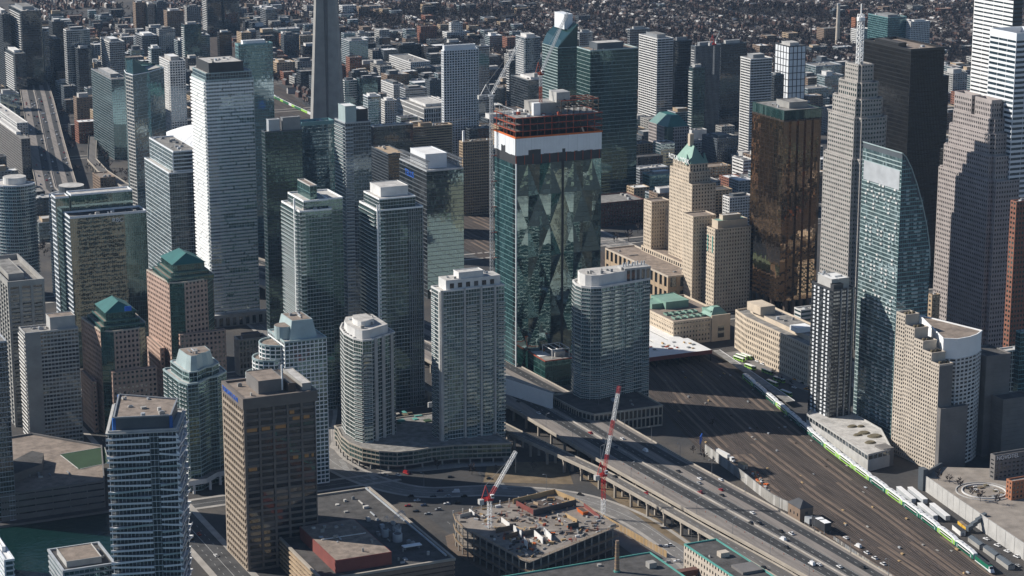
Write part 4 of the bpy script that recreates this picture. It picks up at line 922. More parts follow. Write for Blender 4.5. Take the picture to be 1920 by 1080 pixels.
for k in range(8): m = MB(); X, Y = xs - 20 + k * 2.6, yn + 6 + (k % 3); m.cyl(X, Y, .6, h + 10.5, h + 13.5, 'aluminium', 8); m.build('vent_pipe', b.root, b.loc)
b.done()
pt = trace([(1036, 745), (1060, 758), (1085, 771), (1115, 779), (1242, 762)], 15); pt = ccw([*pt, (pt[-1][0], pt[0][1] + 4), (pt[0][0] + 2, pt[0][1] + 4)]); FOOT.append(pt)
b = Bld('condo_podium', 'stone-framed podium with tall windows under the rounded condo', 'podium', cen(pt)); b.block(pt, 0, 15, S(fl=7.5, bay=3.6, pw=1.0, pd=.4, sh=1.3, sd=.42, wm='warm_concrete', gm='glass_dark', cm='warm_concrete', indiv=True), 'roof_dark', 1.2); b.units(pt, 15, 6); b.done()

# ================================================================ railway station, train shed, grand hotel, stone offices
stone = S(fl=4.4, bay=3.0, pw=1.7, pd=.35, sh=2.2, sd=.33, wm='limestone', gm='glass_dark', cm='limestone')
P, h = rect(1263, 606, 1182, 1366, h=20); FOOT.append(P)
b = Bld('station_hall', 'low limestone railway station with green copper skylights', 'station', cen(P)); x0, y0, x1, y1 = P[0][0], P[0][1], P[2][0], P[2][1]
b.block(P, 0, h, stone, 'roof_brown', 1.4); b.box('cornice', 'limestone', x0 - .9, x1 + .9, y0 - .95, y1 + .9, h - 2.2, h - 1.2)
b.pent(P, h, (.3, .72, .55, .9), 6, 'copper', 'copper', 'copper_skylight'); b.pent(P, h, (.1, .3, .62, .85), 4, 'copper', 'copper', 'copper_skylight'); b.pent(P, h, (.72, .9, .06, .25), 5, 'copper', 'copper', 'copper_skylight')
for k in range(5):
    for j in range(2): b.pent(P, h, (.12 + .12 * k, .2 + .12 * k, .12 + .18 * j, .2 + .18 * j), 1.1, 'copper', 'glass_grey', 'roof_light')
m = MB(); xa, xb = x1 - 17, x1 + 1; m.box(xa, xb, y0 - 1.5, y0 - .4, 0, h + 3, 'limestone'); m.box(xa + 6, xb - 6, y0 - 1.7, y0 - 1.51, 3, 13, 'glass_dark'); m.build('end_pavilion', b.root, b.loc)
m = MB(); Q = [(xa, y0 + .4), (xb, y0 + .4), (xb, y0 + 18), (xa, y0 + 18)]; m.frustum(Q, h + 1.4, inset(Q, 6), h + 8, 'copper'); m.build('pavilion_roof', b.root, b.loc); b.units(P, h, 5); b.done()
b = Bld('station_great_hall', 'tan roofed station great hall with arched end beyond copper skylights', 'station hall', at(1220, 470)[:2])
P, h = rect(1253, 520, 1136, 1265, h=27); P = [(P[0][0], P[0][1]), (P[1][0] + 24, P[1][1]), (P[2][0] + 24, P[2][1]), P[3]]
FOOT.append(P); b.block(P, 0, h, S(fl=13, bay=9, pw=4, pd=.5, sh=4, sd=.4, wm='tan', gm='glass_dark', cm='beige'), 'roof_brown', 1.2, pm='beige'); b.units(P, h, 4); b.done()
# shed roof: white bays and slots
b = Bld('train_shed', 'wide white train shed roof with dark smoke slots', 'train shed', at(1260, 620, 9)[:2])
q = trace([(1224, 668), (1330, 652)], 9); xa, xb, ya = q[0][0] - 80, q[1][0] - 2, q[0][1] - 4
FOOT.append([(xa, ya), (xb, ya), (xb, ya + 330), (xa, ya + 330)])
for k in range(9):
    X0, X1 = lerp(xa, xb, k / 9), lerp(xa, xb, (k + .82) / 9); m = MB(); m.box(X0, X1, ya + 42, ya + 330, 7.4, 8.6, 'roof_white'); m.build('roof_bay', b.root, b.loc); m = MB(); m.box(X1 + .3, lerp(xa, xb, (k + 1) / 9) - .3, ya + 42, ya + 330, 6.4, 6.8, 'black_metal'); m.build('smoke_slot', b.root, b.loc)
m = MB(); m.box(xa, xb, ya, ya + 41.5, 8, 9.4, 'roof_white'); m.build('end_roof', b.root, b.loc); m = MB(); m.box(xa, xb, ya - .3, ya - .02, 6.2, 9.6, 'red_brown'); m.build('fascia', b.root, b.loc)
for k in range(14): X = lerp(xa, xb, k / 13.2) + 1; m = MB(); m.box(X, X + .8, ya + .6, ya + 1.4, 0, 8, 'black_metal'); m.build('column', b.root, b.loc)
m = MB(); m.box(xa, xb, ya + 20, ya + 20.5, 0, 7.9, 'black_metal'); m.build('inner_screen', b.root, b.loc)
for k in range(16): X, Y = R.uniform(xa + 80, xb - 5), ya + R.uniform(3, 38); m = MB(); m.box(X, X + R.uniform(1, 4), Y, Y + R.uniform(1, 3), 9.4, R.uniform(9.8, 10.8), R.choice(('red_rust', 'steel', 'wood', 'offwhite'))); m.build('roof_material', b.root, b.loc)
b.done()
# grand hotel
b = Bld('grand_hotel', 'grand limestone hotel with stepped wings and green copper chateau roof', 'hotel', at(1300, 500)[:2])
rs = S(fl=3.4, bay=2.9, pw=1.75, pd=.25, sh=1.75, sd=.24, wm='limestone', gm='glass_dark', cm='limestone')
def RB(cx, cy_, lx, rx, h): 
    P, h = rect(cx, cy_, lx, rx, h=h); FOOT.append(P); b.block(P, 0, h, rs, 'roof_brown', 1); return P
E_ = RB(1341, 432, 1325, 1408, 76); y0r = E_[0][1]; xr = E_[0][0]
d1 = at(1209, 375, 76)       # far western wing
base_y1 = RB(1222, 380, 1208, 1256, 76)[3][1]
# low street range joining the wings
P = [(xr + 3, y0r + 6), (xr + 40, y0r + 6), (xr + 40, base_y1), (xr + 3, base_y1)]; FOOT.append(P)
b.block(P, 0, 31, var(rs, fl=5.2, bay=4.2, sh=1.8), 'roof_brown', 1.2)
RB(1300, 408, 1281, 1342, 84)
P = [(xr + 20, y0r + 14), (xr + 46, y0r + 14), (xr + 46, base_y1 - 3), (xr + 20, base_y1 - 3)]; FOOT.append(P); b.block(P, 0, 68, rs, 'roof_brown', 1)
cP = RB(1298, 348, 1256, 1342, 104)
cQ, hh = rect(1292, 325, 1257, 1332, h=114); b.block(cQ, 90, 114, rs, 'roof_brown', 1)
cx0, cy0, cx1, cy1 = cQ[0][0], cQ[0][1], cQ[2][0], cQ[2][1]
Q = inset(cQ, 2); b.block(Q, 114, 121, var(rs, sh=1.0), 'roof_brown', .8)
m = MB(); m.frustum(inset(Q, .5), 121.5, inset(Q, (cx1 - cx0) * .42), 137, 'copper'); m.build('copper_roof', b.root, b.loc)
mx, my = (cx0 + cx1) / 2, (cy0 + cy1) / 2; m = MB(); m.box(mx - 2, mx + 2, my - 2, my + 2, 136, 147, 'limestone'); m.build('chimney', b.root, b.loc)
for s_ in (-1, 1):
    m = MB(); m.frustum([(mx + s_ * 9 - 2, cy0 + 4), (mx + s_ * 9 + 2, cy0 + 4), (mx + s_ * 9 + 2, cy0 + 9), (mx + s_ * 9 - 2, cy0 + 9)], 121, [(mx + s_ * 9 - .3, cy0 + 8), (mx + s_ * 9 + .3, cy0 + 8), (mx + s_ * 9 + .3, cy0 + 9), (mx + s_ * 9 - .3, cy0 + 9)], 130, 'copper'); m.build('dormer', b.root, b.loc)
for (p0, p1, L_) in ((cQ[3], cQ[0], 'ROYAL YORK'),):
    text(L_, 6.4, (p0[0] - 1 - b.loc[0], (p0[1] + p1[1]) / 2 - b.loc[1], 124.5), (rad(90), 0, rad(-90)), 'white', b.root, 'roof_lettering')
eP = E_; b.pent(eP, 76, (.12, .95, .2, .9), 7, 'limestone', 'copper'); b.pent(eP, 83, (.3, .8, .4, .8), 4, 'limestone', 'roof_light')
for (x, y) in ((E_[0][0] - .1, E_[0][1] + 3), (E_[0][0] - .1, E_[3][1] - 4)):
    m = MB(); m.box(x - .5, x, y, y + 1.2, 55, 70, 'copper_trim'); m.build('ornament', b.root, b.loc)
fp = at(1247, 452, 33); m = MB(); m.bar((fp.x, fp.y, 31), (fp.x, fp.y, 46), .35, 'white'); m.build('flagpole', b.root, b.loc)
m = MB(); m.hexa([(fp.x - 7, fp.y, 41), (fp.x - .3, fp.y, 42), (fp.x - .3, fp.y + .1, 42), (fp.x - 7, fp.y + .1, 41)], [(fp.x - 7, fp.y + .2, 45), (fp.x - .3, fp.y, 46), (fp.x - .3, fp.y + .1, 46), (fp.x - 7, fp.y + .3, 45)], 'red_paint'); f_ = m.build('flag', b.root, b.loc)
b.done()
# curved stone public building
q = trace([(1380, 583), (1400, 597), (1516, 651)], 32); dx, dy = q[2][0] - q[0][0], 0
P = ccw([q[0], q[1], q[2], (q[2][0] + 38, q[2][1]), (q[0][0] + 34, q[0][1] + 4)]); FOOT.append(P)
b = Bld('public_building', 'long limestone public office building with grey roof beside bus yard', 'office block', cen(P)); b.block(P, 0, 32, S(fl=4.3, bay=3.1, pw=1.5, pd=.4, sh=2.0, sd=.38, wm='limestone', gm='glass_dark', cm='limestone'), 'roof_grey', 1.3)
Q = inset(P, 10); m = MB(); m.prism(Q, 32, 36, 'limestone', 'roof_grey'); m.build('attic_storey', b.root, b.loc)
u = at(1424, 585, 36); b.obox('penthouse', 'limestone', u.x - 5, u.x + 9, u.y - 10, u.y + 12, 36, 43); u = at(1500, 620, 36); b.obox('skylight_box', 'white', u.x - 6, u.x + 8, u.y - 6, u.y + 6, 36, 40); b.units(Q, 36, 8); b.done()

# ================================================================ financial district
P, h = rect(1470, 228, 1411, 1540, by=600); FOOT.append(P)
b = Bld('gold_tower', 'gold mirror glass office tower raised on dark columns', 'office tower', cen(P)); x0, y0, x1, y1 = P[0][0], P[0][1], P[2][0], P[2][1]
def saw(a, c, n):
    a, c = Vector(a), Vector(c); t = (c - a) / n; nn = Vector((t.y, -t.x)).normalized(); o = []
    for k in range(n): o += [tuple(a + t * k), tuple(a + t * (k + .5) + nn * (t.length * .32))]
    return o
Z = saw(P[0], P[1], 5) + [P[1], P[2], P[3]] + saw(P[3], P[0], 7)[1:]
gs = S(fl=3.7, bay=1.5, pw=.1, pd=.14, sh=.15, sd=.1, wm='dark_brown', gm='glass_gold', cm='dark_brown', wob=.004); b.block(Z, 17, h, gs, 'roof_grey', 1.2)
b.block(P, h, h + 9, S(fl=9, bay=3, wm='dark_green', gm='glass_green', cm='dark_green', sh=.2), 'roof_grey', .6); b.pent(P, h + 9, (.3, .8, .2, .6), 5, 'concrete')
for k in range(6):
    for (X, Y) in ((lerp(x0, x1, k / 5), y0), (x0, lerp(y0, y1, k / 5))): b.obox('column', 'dark_brown', X - 1.6, X + 1.6, Y - .5, Y + 2.6, 0, 17)
b.obox('recessed_lobby', 'glass_black', x0 + 7, x1 - 5, y0 + 7, y1 - 5, 0, 17); b.units(P, h + 9, 6); b.done()
tower('office_block', 'small white-banded office block between gold tower and slim dark tower', (1502, 583, 1490, 1540, -30), S(fl=4, bay=12, pw=.3, pd=.2, sh=1.8, sd=.3, wm='offwhite', gm='glass_teal', cm='offwhite'), 'office block', 'roof_light')
blk = S(fl=3.9, bay=1.7, pw=.3, pd=.3, sh=.9, sd=.1, wm='black_metal', gm='glass_black', cm='black_metal')
tower('black_tower', 'tall black steel office tower with flat brown roof', (1708, 96, 1619, 1771, -222), blk, 'office tower', 'roof_brown', 2.0, [((.06, .3, .3, .8), 4, 'black_metal', 'roof_dark')], 5)
tower('black_tower', 'second black steel tower rising just behind the tall one', (1740, 146, 1734, 1779, -170), blk, 'office tower', 'roof_dark', 1)
tower('black_tower', 'small black steel block with pale roof edge between stepped towers', (1724, 285, 1719, 1775, -110), blk, 'office tower', 'roof_light', 1.2)
# stepped pale granite towers
def stepped(label, px, steps, st, lean=0):
    """px: near corner, left, right of the lowest tier; steps: (inset fraction left, right, height)"""
    cx, cy_, lx, rx, h = px; P, _ = rect(cx, cy_, lx, rx, h=h); FOOT.append(P)
    b = Bld('stepped_tower', label, 'office tower', cen(P)); x0, y0, x1, y1 = P[0][0], P[0][1], P[2][0], P[2][1]; z = 0
    for k, (fx0, fx1, fy0, fy1, top) in enumerate(steps):
        a, c, d, e = lerp(x0, x1, fx0), lerp(x0, x1, fx1), lerp(y0, y1, fy0), lerp(y0, y1, fy1); n = min(5.0, (c - a) * .14)
        Q = [(a + n, d), (c - n, d), (c - n, d + n), (c, d + n), (c, e - n), (c - n, e), (a + n, e), (a + n, e - n), (a, e - n), (a, d + n), (a + n, d + n)]
        b.block(Q, z, top, st, 'roof_grey', .8); z = top
    return b, (x0, y0, x1, y1, z)
gr = S(fl=3.9, bay=2.9, pw=1.25, pd=.3, sh=2.0, sd=.29, wm='granite', gm='glass_green', cm='granite')
b, e = stepped('stepped pale granite tower with white lattice mast on top', (1600, 400, 1536, 1668, 118),
    [(0, 1, 0, 1, 162), (.06, .95, .05, .95, 196), (.13, .87, .12, .9, 211), (.22, .8, .2, .82, 224), (.32, .74, .3, .74, 238)], gr)
x0, y0, x1, y1, z = e; mx, my = (x0 + x1) / 2, (y0 + y1) / 2; m = MB()
for k in range(9):
    za, zb = z + k * 4.6, z + (k + 1) * 4.6
    for (u, v, u2, v2) in ((-2, -2, 2, -2), (2, -2, 2, 2), (2, 2, -2, 2), (-2, 2, -2, -2)):
        m.bar((mx + u, my + v, za), (mx + u, my + v, zb), .5, 'white'); m.bar((mx + u, my + v, za), (mx + u2, my + v2, zb), .35, 'white'); m.bar((mx + u, my + v, zb), (mx + u2, my + v2, zb), .3, 'white')
m.cyl(mx, my, 3.4, z + 36, z + 39, 'white', 12); m.bar((mx, my, z + 41), (mx, my, z + 50), .8, 'white'); m.build('lattice_mast', b.root, b.loc); b.units([(x0 + 20, y0 + 20), (x1 - 20, y0 + 20), (x1 - 20, y1 - 20), (x0 + 20, y1 - 20)], z, 6); b.done()
gr2 = var(gr, wm='pink_light', cm='pink_light', gm='glass_dark', bay=2.6)
b, e = stepped('broad stepped granite tower split by a dark notch', (1862, 300, 1757, 1922, 165),
    [(0, 1, 0, 1, 146), (.06, .95, .05, .95, 166), (.12, .9, .1, .9, 184), (.17, .86, .15, .86, 196)], gr2)
x0, y0, x1, y1, z = e
for (a, c, d, f, zt_) in ((.2, .5, .18, .46, 209), (.22, .5, .54, .84, 209), (.56, .82, .18, .6, 206)):
    b.block([(lerp(x0, x1, a), lerp(y0, y1, d)), (lerp(x0, x1, c), lerp(y0, y1, d)), (lerp(x0, x1, c), lerp(y0, y1, f)), (lerp(x0, x1, a), lerp(y0, y1, f))], z, zt_, gr2, 'roof_brown', 3.0)
b.done()
# white banded bank towers at the right edge
wb = S(fl=4.0, bay=16, pw=.3, pd=.25, sh=2.3, sd=.35, wm='white', gm='glass_dark', cm='white')
P, h = rect(1905, -74, 1832, 1922, h=300); b = Bld('bank_tower', 'very tall white marble banded tower running out of the top edge', 'office tower', cen(P)); FOOT.append(P); b.block(P, 0, h, wb, 'roof_white', 1, sts={0: var(wb, wm='slate', gm='glass_black')}); b.done()
tower('bank_tower', 'grey-white banded tower in front of the tall white tower', (1906, 76, 1857, 1965, -262), var(wb, fl=4.2, sh=2.0, bay=11, wm='white_metal', gm='glass_blue'), 'office tower', 'roof_light', 6)
tower('office_tower', 'red granite tower sliver at the right edge behind stepped tower', (1906, 380, 1896, 1990, -150), var(gr, wm='brick', cm='brick'), 'office tower')

# slim dark tower with bright fins
P, h = rect(1563, 546, 1523, 1603, by=812); FOOT.append(P)
b = Bld('condo_tower', 'slim charcoal condo tower with bright vertical strips and white roof cap', 'condo tower', cen(P)); x0, y0, x1, y1 = P[0][0], P[0][1], P[2][0], P[2][1]
st = S(fl=2.95, bay=2.2, pw=.2, pd=.2, sh=.95, sd=.3, wm='charcoal', gm='glass_grey', cm='black_metal'); b.block(P, 0, h, st, 'roof_light', 1.2, sts={0: var(st, gm='glass_dark', sh=1.2)})
for f in (.16, .34, .62, .8):
    Y = lerp(y0, y1, f)
    for k in range(int(h / 2.95) - 1):
        m = MB(); m.box(x0 - .75, x0 - .31, Y, Y + 2.2, 6 + k * 2.95, 6 + k * 2.95 + 1.5, 'white_metal'); m.build('balcony_panel', b.root, b.loc)
for X in (x0 + 6, x1 - 7, x1 - 2): m = MB(); m.box(X, X + 1, y0 - .9, y0 - .31, 4, h + 1, 'steel'); m.build('facade_fin', b.root, b.loc)
b.pent(P, h, (.1, .92, .2, .85), 7, 'light_concrete', 'roof_white'); b.pent(P, h, (.05, .5, .05, .2), 4, 'charcoal', 'roof_dark'); b.units(P, h + 7, 6, big=2); b.done()
# its podium with roof garden
q = trace([(1513, 778), (1628, 854), (1672, 843), (1652, 806), (1545, 745)], 12); q = ccw(q); FOOT.append(q)
b = Bld('garden_podium', 'white panelled podium with roof garden beside the train', 'podium', cen(q)); b.block(q, 0, 12, S(fl=12, bay=5, pw=.6, pd=.25, sh=8.6, sd=.2, wm='light_concrete', gm='glass_grey', cm='light_concrete', indiv=True), 'roof_light', 1)
for (px, py, r) in ((1598, 800, 4), (1620, 812, 5), (1614, 800, 3), (1632, 830, 4.5), (1608, 816, 3.5), (1640, 818, 6)):
    p = at(px, py, 12); m = MB(); m.frustum(ccw(arc(p.x, p.y, r, 0, 360, 14, r * .8)[:-1]), 12.02, ccw(arc(p.x, p.y, r * .7, 0, 360, 14, r * .55)[:-1]), 13, 'shrub'); m.build('planting_bed', b.root, b.loc)
p = at(1663, 842, 12); b.obox('end_tower', 'dark_concrete', p.x - 5, p.x + 4, p.y - 3, p.y + 8, 0, 13.5); b.done()

# tall teal residential tower with curved shoulder
P, h = rect(1692, 288, 1619, 1753, by=822); FOOT.append(P)
b = Bld('condo_tower', 'tall teal glass condo tower with curved falling roofline and white chequer panels', 'condo tower', cen(P)); x0, y0, x1, y1 = P[0][0], P[0][1], P[2][0], P[2][1]
cs = S(fl=3.05, bay=1.75, pw=.14, pd=.12, sh=.7, sd=.16, wm='pale_teal', gm='glass_pale', cm='slate')  # pale glass and bands put strong sun on the south face into colour
prof = [(0, 1.0), (.12, .985), (.3, .945), (.5, .885), (.7, .81), (.86, .735), (.96, .67), (1, .6)]
for (f0, h0), (f1, h1) in zip(prof[:-1], prof[1:]):
    a, c = lerp(x0, x1, f0), lerp(x0, x1, f1); zt_ = (h * (h0 + h1) / 2 // 3.05) * 3.05
    m = b.mb('wall'); m.hexa([(a, y0, 0), (c, y0, 0), (c, y1, 0), (a, y1, 0)], [(a, y0, h * h0), (c, y0, h * h1), (c, y1, h * h1), (a, y1, h * h0)], 'slate')
    b.facade((a, y0), (c, y0), 0, zt_, var(cs, gm='glass_blue', wm='teal_metal'))
    m = MB(); m.quad((a, y0 - .3, h * h0 + .1), (c, y0 - .3, h * h1 + .1), (c, y1, h * h1 + .1), (a, y1, h * h0 + .1), 'glass_teal'); m.build('roof_glazing', b.root, b.loc)
    m = MB(); m.bar((a, y0 - .3, h * h0 + .3), (c, y0 - .3, h * h1 + .3), .6, 'pale_teal'); m.build('roof_rib', b.root, b.loc)
b.facade((x0, y1), (x0, y0), 0, h - 4, cs); b.facade((x1, y0), (x1, y1), 0, h * .6, cs, False); b.facade((x1, y1), (x0, y1), 0, h * .6, cs, False)
m = MB(); m.bar((x0 - .2, y1, h + .3), (x0 - .2, y0, h + .3), .7, 'pale_teal'); m.build('roof_rib', b.root, b.loc)
m = MB(); m.box(x0 - .32, x0 - .18, y0 + 2, y1 - 2, h - 27, h - 13, 'aluminium'); m.build('louvre_panel', b.root, b.loc)
nf = int((h - 32) / 3.05); cols = [(.06, 0), (.2, 2), (.36, 1), (.5, 0), (.64, 2), (.8, 1)]; ndone = 0
for k in range(nf):
    z = 8 + k * 3.05
    for j, (f, ph) in enumerate(cols):
        if (k + ph) % 9 < 6:
            Y = lerp(y0, y1, min(.94, f + .05 * (((k // 8) + j) % 2))); m = MB(); m.box(x0 - .8, x0 - .2, Y, Y + 2.1, z, z + 1.25, 'offwhite' if k % 3 else 'pale_teal'); m.build('balcony_panel', b.root, b.loc)
    for j, (f, ph) in enumerate(((.15, 1), (.42, 0), (.55, 2), (.82, 1))):
        if (k + ph) % 8 < 5 and z < h * (.95 - .3 * f * f) - 10:
            X = lerp(x0, x1, f + .03 * (((k // 7) + j) % 2)); m = MB(); m.box(X, X + 2.6, y0 - .95, y0 - .2, z, z + 1.3, 'pale_teal'); m.build('balcony_panel', b.root, b.loc)
b.done()

# beige slab condo with stepped terraces and white wedge
b = Bld('condo_tower', 'beige condo slab stepping down in terraces with a white curved wedge behind', 'condo tower', at(1740, 880)[:2])
a = Vector(trace([(1684, 590)], 104)[0]); xq, yq = 449, -106
es = S(fl=2.9, bay=2.5, pw=1.15, pd=.3, sh=1.3, sd=.28, wm='beige', gm='glass_dark', cm='beige')
S0, S1 = Vector((446, -58)), Vector((447.5, -110)); tt = (S1 - S0)
zs = [(0, .2, 104), (.2, .42, 97), (.42, .62, 90), (.62, .82, 84), (.82, 1, 78)]
for f0, f1, z in zs:
    p, q_ = S0 + tt * f0, S0 + tt * f1; b.block([tuple(q_), (q_.x + 11, q_.y), (p.x + 11, p.y), tuple(p)], 0, z, es, 'roof_brown', 1.1, sts={0: None if f1 < 1 else var(es, bay=40, pw=.3, sh=2.88, wm='dark_concrete', cm='dark_concrete')})
    for k in range(3): m = MB(); m.box(p.x + 3 + k * 3, p.x + 4.6 + k * 3, lerp(q_.y, p.y, .4), lerp(q_.y, p.y, .4) + 1.6, z + .05, z + 1.6, 'shrub'); m.build('terrace_planter', b.root, b.loc)
FOOT.append([(446, -112), (500, -112), (500, -55), (446, -55)])
b.block([(447.5, -114), (470, -114), (470, -110.2), (447.5, -110.2)], 0, 47, S(fl=3, bay=60, pw=.1, pd=.1, sh=2.9, sd=.2, wm='dark_concrete', gm='glass_dark', cm='dark_concrete'), 'roof_grey', 1)
wv = trace([(1724, 592), (1769, 636), (1795, 637), (1818, 633), (1832, 628), (1841, 621)], 93); wv = ccw(wv)
b.block(wv, 0, 79, var(es, wm='offwhite', cm='offwhite', bay=4), 'roof_grey', .3)
m = MB(); m.prism(wv, 79, 93, 'white', 'roof_brown')
for i in range(len(wv)):
    p, q_ = Vector(wv[i]), Vector(wv[(i + 1) % len(wv)]); m.bar((*p, 93.4), (*q_, 93.4), .8, 'white')
m.build('white_wedge', b.root, b.loc)
b.block([(499, -94), (520, -94), (520, -68), (499, -68)], 0, 74, S(fl=3, bay=60, pw=.1, pd=.1, sh=2.9, sd=.2, wm='dark_concrete', gm='glass_dark', cm='dark_concrete'), 'roof_dark', 1)
b.block([(505, -108), (530, -108), (530, -94.1), (505, -94.1)], 0, 45, S(fl=3, bay=60, pw=.1, pd=.1, sh=2.9, sd=.2, wm='dark_concrete', gm='glass_dark', cm='dark_concrete'), 'roof_dark', 1)
b.done()
# hotel with raised letters, brick block, small offices at the right edge
b = tower('hotel_block', 'grey hotel block with white raised hotel letters at right edge', (1866, 862, 1858, 1975, -24), S(fl=3.2, bay=3.4, pw=1.6, pd=.3, sh=1.7, sd=.29, wm='dark_concrete', gm='glass_dark', cm='dark_concrete'), 'hotel', 'roof_dark', 3.0, keep=True)  # shadow over this block is put into its dark concrete colour
x0, y0 = b.poly[0]; text('NOVOTEL', 4.0, (x0 + 10 - b.loc[0], y0 - .65 - b.loc[1], b.h + .9), (rad(90), 0, 0), 'white', b.root, 'sign_lettering'); b.done()
tower('brick_block', 'orange brick residential block at the right edge', (1898, 905, 1888, 1990, -22), S(fl=3.2, bay=3.2, pw=1.6, pd=.25, sh=1.5, sd=.24, wm='orange_brick', gm='glass_dark', cm='orange_brick'), 'apartment block', 'roof_grey', 1)
tower('office_block', 'white-grid mid-rise office at the right edge below stepped tower', (1884, 660, 1872, 1990, -50), S(fl=3.6, bay=3.4, pw=.5, pd=.4, sh=.6, sd=.38, wm='offwhite', gm='glass_dark', cm='offwhite'), 'office block', 'roof_light', 1, None, 5)
tower('office_block', 'lower dark gridded office right of the beige slab', (1874, 700, 1862, 1915, -32), S(fl=3.6, bay=3, pw=.6, pd=.4, sh=.8, sd=.38, wm='light_concrete', gm='glass_dark', cm='charcoal'), 'office block', 'roof_grey', 1)
tower('theatre_block', 'dark blue-roofed hall right of the beige slab', (1800, 760, 1790, 1935, -20), S(fl=10, bay=30, pw=.3, pd=.2, sh=8, sd=.3, wm='slate', gm='glass_dark', cm='slate'), 'hall', 'slate', 1)
tower('office_tower', 'dark teal glass sliver at the right edge above the letters', (1914, 625, 1905, 1990, -75), var(curtain, gm='glass_green'), 'office tower')
tower('office_block', 'small tan block squeezed between teal tower and stepped tower', (1748, 555, 1742, 1762, -75), var(punched, wm='tan', cm='tan'), 'office block')
ORD = ('first', 'second', 'third', 'fourth', 'fifth', 'sixth', 'seventh', 'eighth', 'ninth', 'tenth', 'eleventh', 'twelfth', 'thirteenth', 'fourteenth', 'fifteenth', 'sixteenth', 'seventeenth', 'eighteenth', 'nineteenth', 'twentieth')
# ================================================================ elevated expressway and ramp
def ray_y(px, py, Y):
    d = _fw + _rt * ((px - 960) / FPX) + _up * ((540 - py) / FPX); return CAM + d * ((Y - CAM.y) / d.y)
EY = [-470, -289, -218, -146, -35, 58, 130, 270, 400, 620, 800, 950, 1080, 1220, 1400, 1720, 2200, 2800]
ES = [247, 245, 241, 236, 230, 227, 225, 218, 205, 165, 120, 95, 84, 110, 146, 208, 300, 420]
EN = [294, 291, 291, 290, 285, 284, 284, 277, 262, 222, 175, 145, 130, 156, 190, 252, 340, 460]
def ex(y, u): return lerp(np.interp(y, EY, ES), np.interp(y, EY, EN), u)
def viaduct(name, label, ys, fx, zf, lanes, cols, marks=()):
    """deck, driving surfaces, parapets, crossbeams and every column"""
    root = empty(name, (fx(ys[0], .5), ys[0], 0), label, 'expressway' if 'express' in name else 'ramp'); loc = tuple(root.location)
    d, k0, k1 = MB(), MB(), MB(); su = {}
    for a, b_ in zip(ys[:-1], ys[1:]):
        za, zb = zf(a), zf(b_); L0, R0, L1, R1 = fx(a, 0), fx(a, 1), fx(b_, 0), fx(b_, 1)
        d.hexa([(L0, a, za - 1.5), (R0, a, za - 1.5), (R1, b_, zb - 1.5), (L1, b_, zb - 1.5)], [(L0, a, za), (R0, a, za), (R1, b_, zb), (L1, b_, zb)], 'warm_concrete')
        for i, (u0, u1, mt) in enumerate(lanes):
            m = su.setdefault(i, (MB(), mt))[0]; m.quad((fx(a, u0), a, za + .012), (fx(a, u1), a, za + .012), (fx(b_, u1), b_, zb + .012), (fx(b_, u0), b_, zb + .012), mt)
        for m, s_, q in ((k0, L0, L1), (k1, R0 - .45, R1 - .45)):
            m.hexa([(s_, a, za + .02), (s_ + .45, a, za + .02), (q + .45, b_, zb + .02), (q, b_, zb + .02)], [(s_ + .1, a, za + 1.0), (s_ + .35, a, za + 1.0), (q + .35, b_, zb + 1.0), (q + .1, b_, zb + 1.0)], 'warm_concrete')
    d.build('deck', root, loc); k0.build('parapet', root, loc); k1.build('parapet', root, loc)
    for m, mt in su.values(): m.build('lane_surface', root, loc)
    for u in marks:
        m = MB(); y = ys[0]
        while y < min(ys[-1], 700):
            if u > 0 or True: m.quad((fx(y, abs(u)) - .1, y, zf(y) + .022), (fx(y, abs(u)) + .1, y, zf(y) + .022), (fx(y + 3, abs(u)) + .1, y + 3, zf(y + 3) + .022), (fx(y + 3, abs(u)) - .1, y + 3, zf(y + 3) + .022), 'paint_white')
            y += 9 if u > 0 else 3.01
        m.build('lane_marking', root, loc)
    y = ys[0] + 6
    while y < min(ys[-1], 1900):
        m = MB(); m.hexa([(fx(y, .02), y - .8, zf(y) - 3), (fx(y, .98), y - .8, zf(y) - 3), (fx(y, .98), y + .8, zf(y) - 3), (fx(y, .02), y + .8, zf(y) - 3)], [(fx(y, .0), y - .8, zf(y) - 1.48), (fx(y, 1), y - .8, zf(y) - 1.48), (fx(y, 1), y + .8, zf(y) - 1.48), (fx(y, 0), y + .8, zf(y) - 1.48)], 'warm_concrete'); m.build('crossbeam', root, loc)
        for u in cols: m = MB(); X = fx(y, u); m.box(X - .8, X + .8, y - .7, y + .7, 0, zf(y) - 2.9, 'warm_concrete'); m.build('column', root, loc)
        y += 21
    return root
eys = list(range(-470, 420, 12)) + list(range(420, 2800, 40))
viaduct('expressway', 'multi-lane elevated expressway running from bottom right to the far left', eys, ex, lambda y: 11, [(.01, .235, 'lane_concrete'), (.235, .42, 'lane_asphalt'), (.42, .5, 'lane_concrete'), (.5, .65, 'lane_asphalt'), (.65, .79, 'lane_concrete'), (.79, .93, 'lane_asphalt'), (.93, .99, 'lane_concrete')], (.06, .35, .65, .94), (.32, .57, -.24, -.41, -.51, -.64, .86))
m = MB()
for a, b_ in zip(eys[:-1], eys[1:]):
    m.hexa([(ex(a, .455) - .3, a, 11.02), (ex(a, .455) + .3, a, 11.02), (ex(b_, .455) + .3, b_, 11.02), (ex(b_, .455) - .3, b_, 11.02)], [(ex(a, .455) - .12, a, 11.9), (ex(a, .455) + .12, a, 11.9), (ex(b_, .455) + .12, b_, 11.9), (ex(b_, .455) - .12, b_, 11.9)], 'sidewalk')
tag(m.build('median_barrier'), 'concrete barrier down the middle of the elevated expressway', 'barrier')
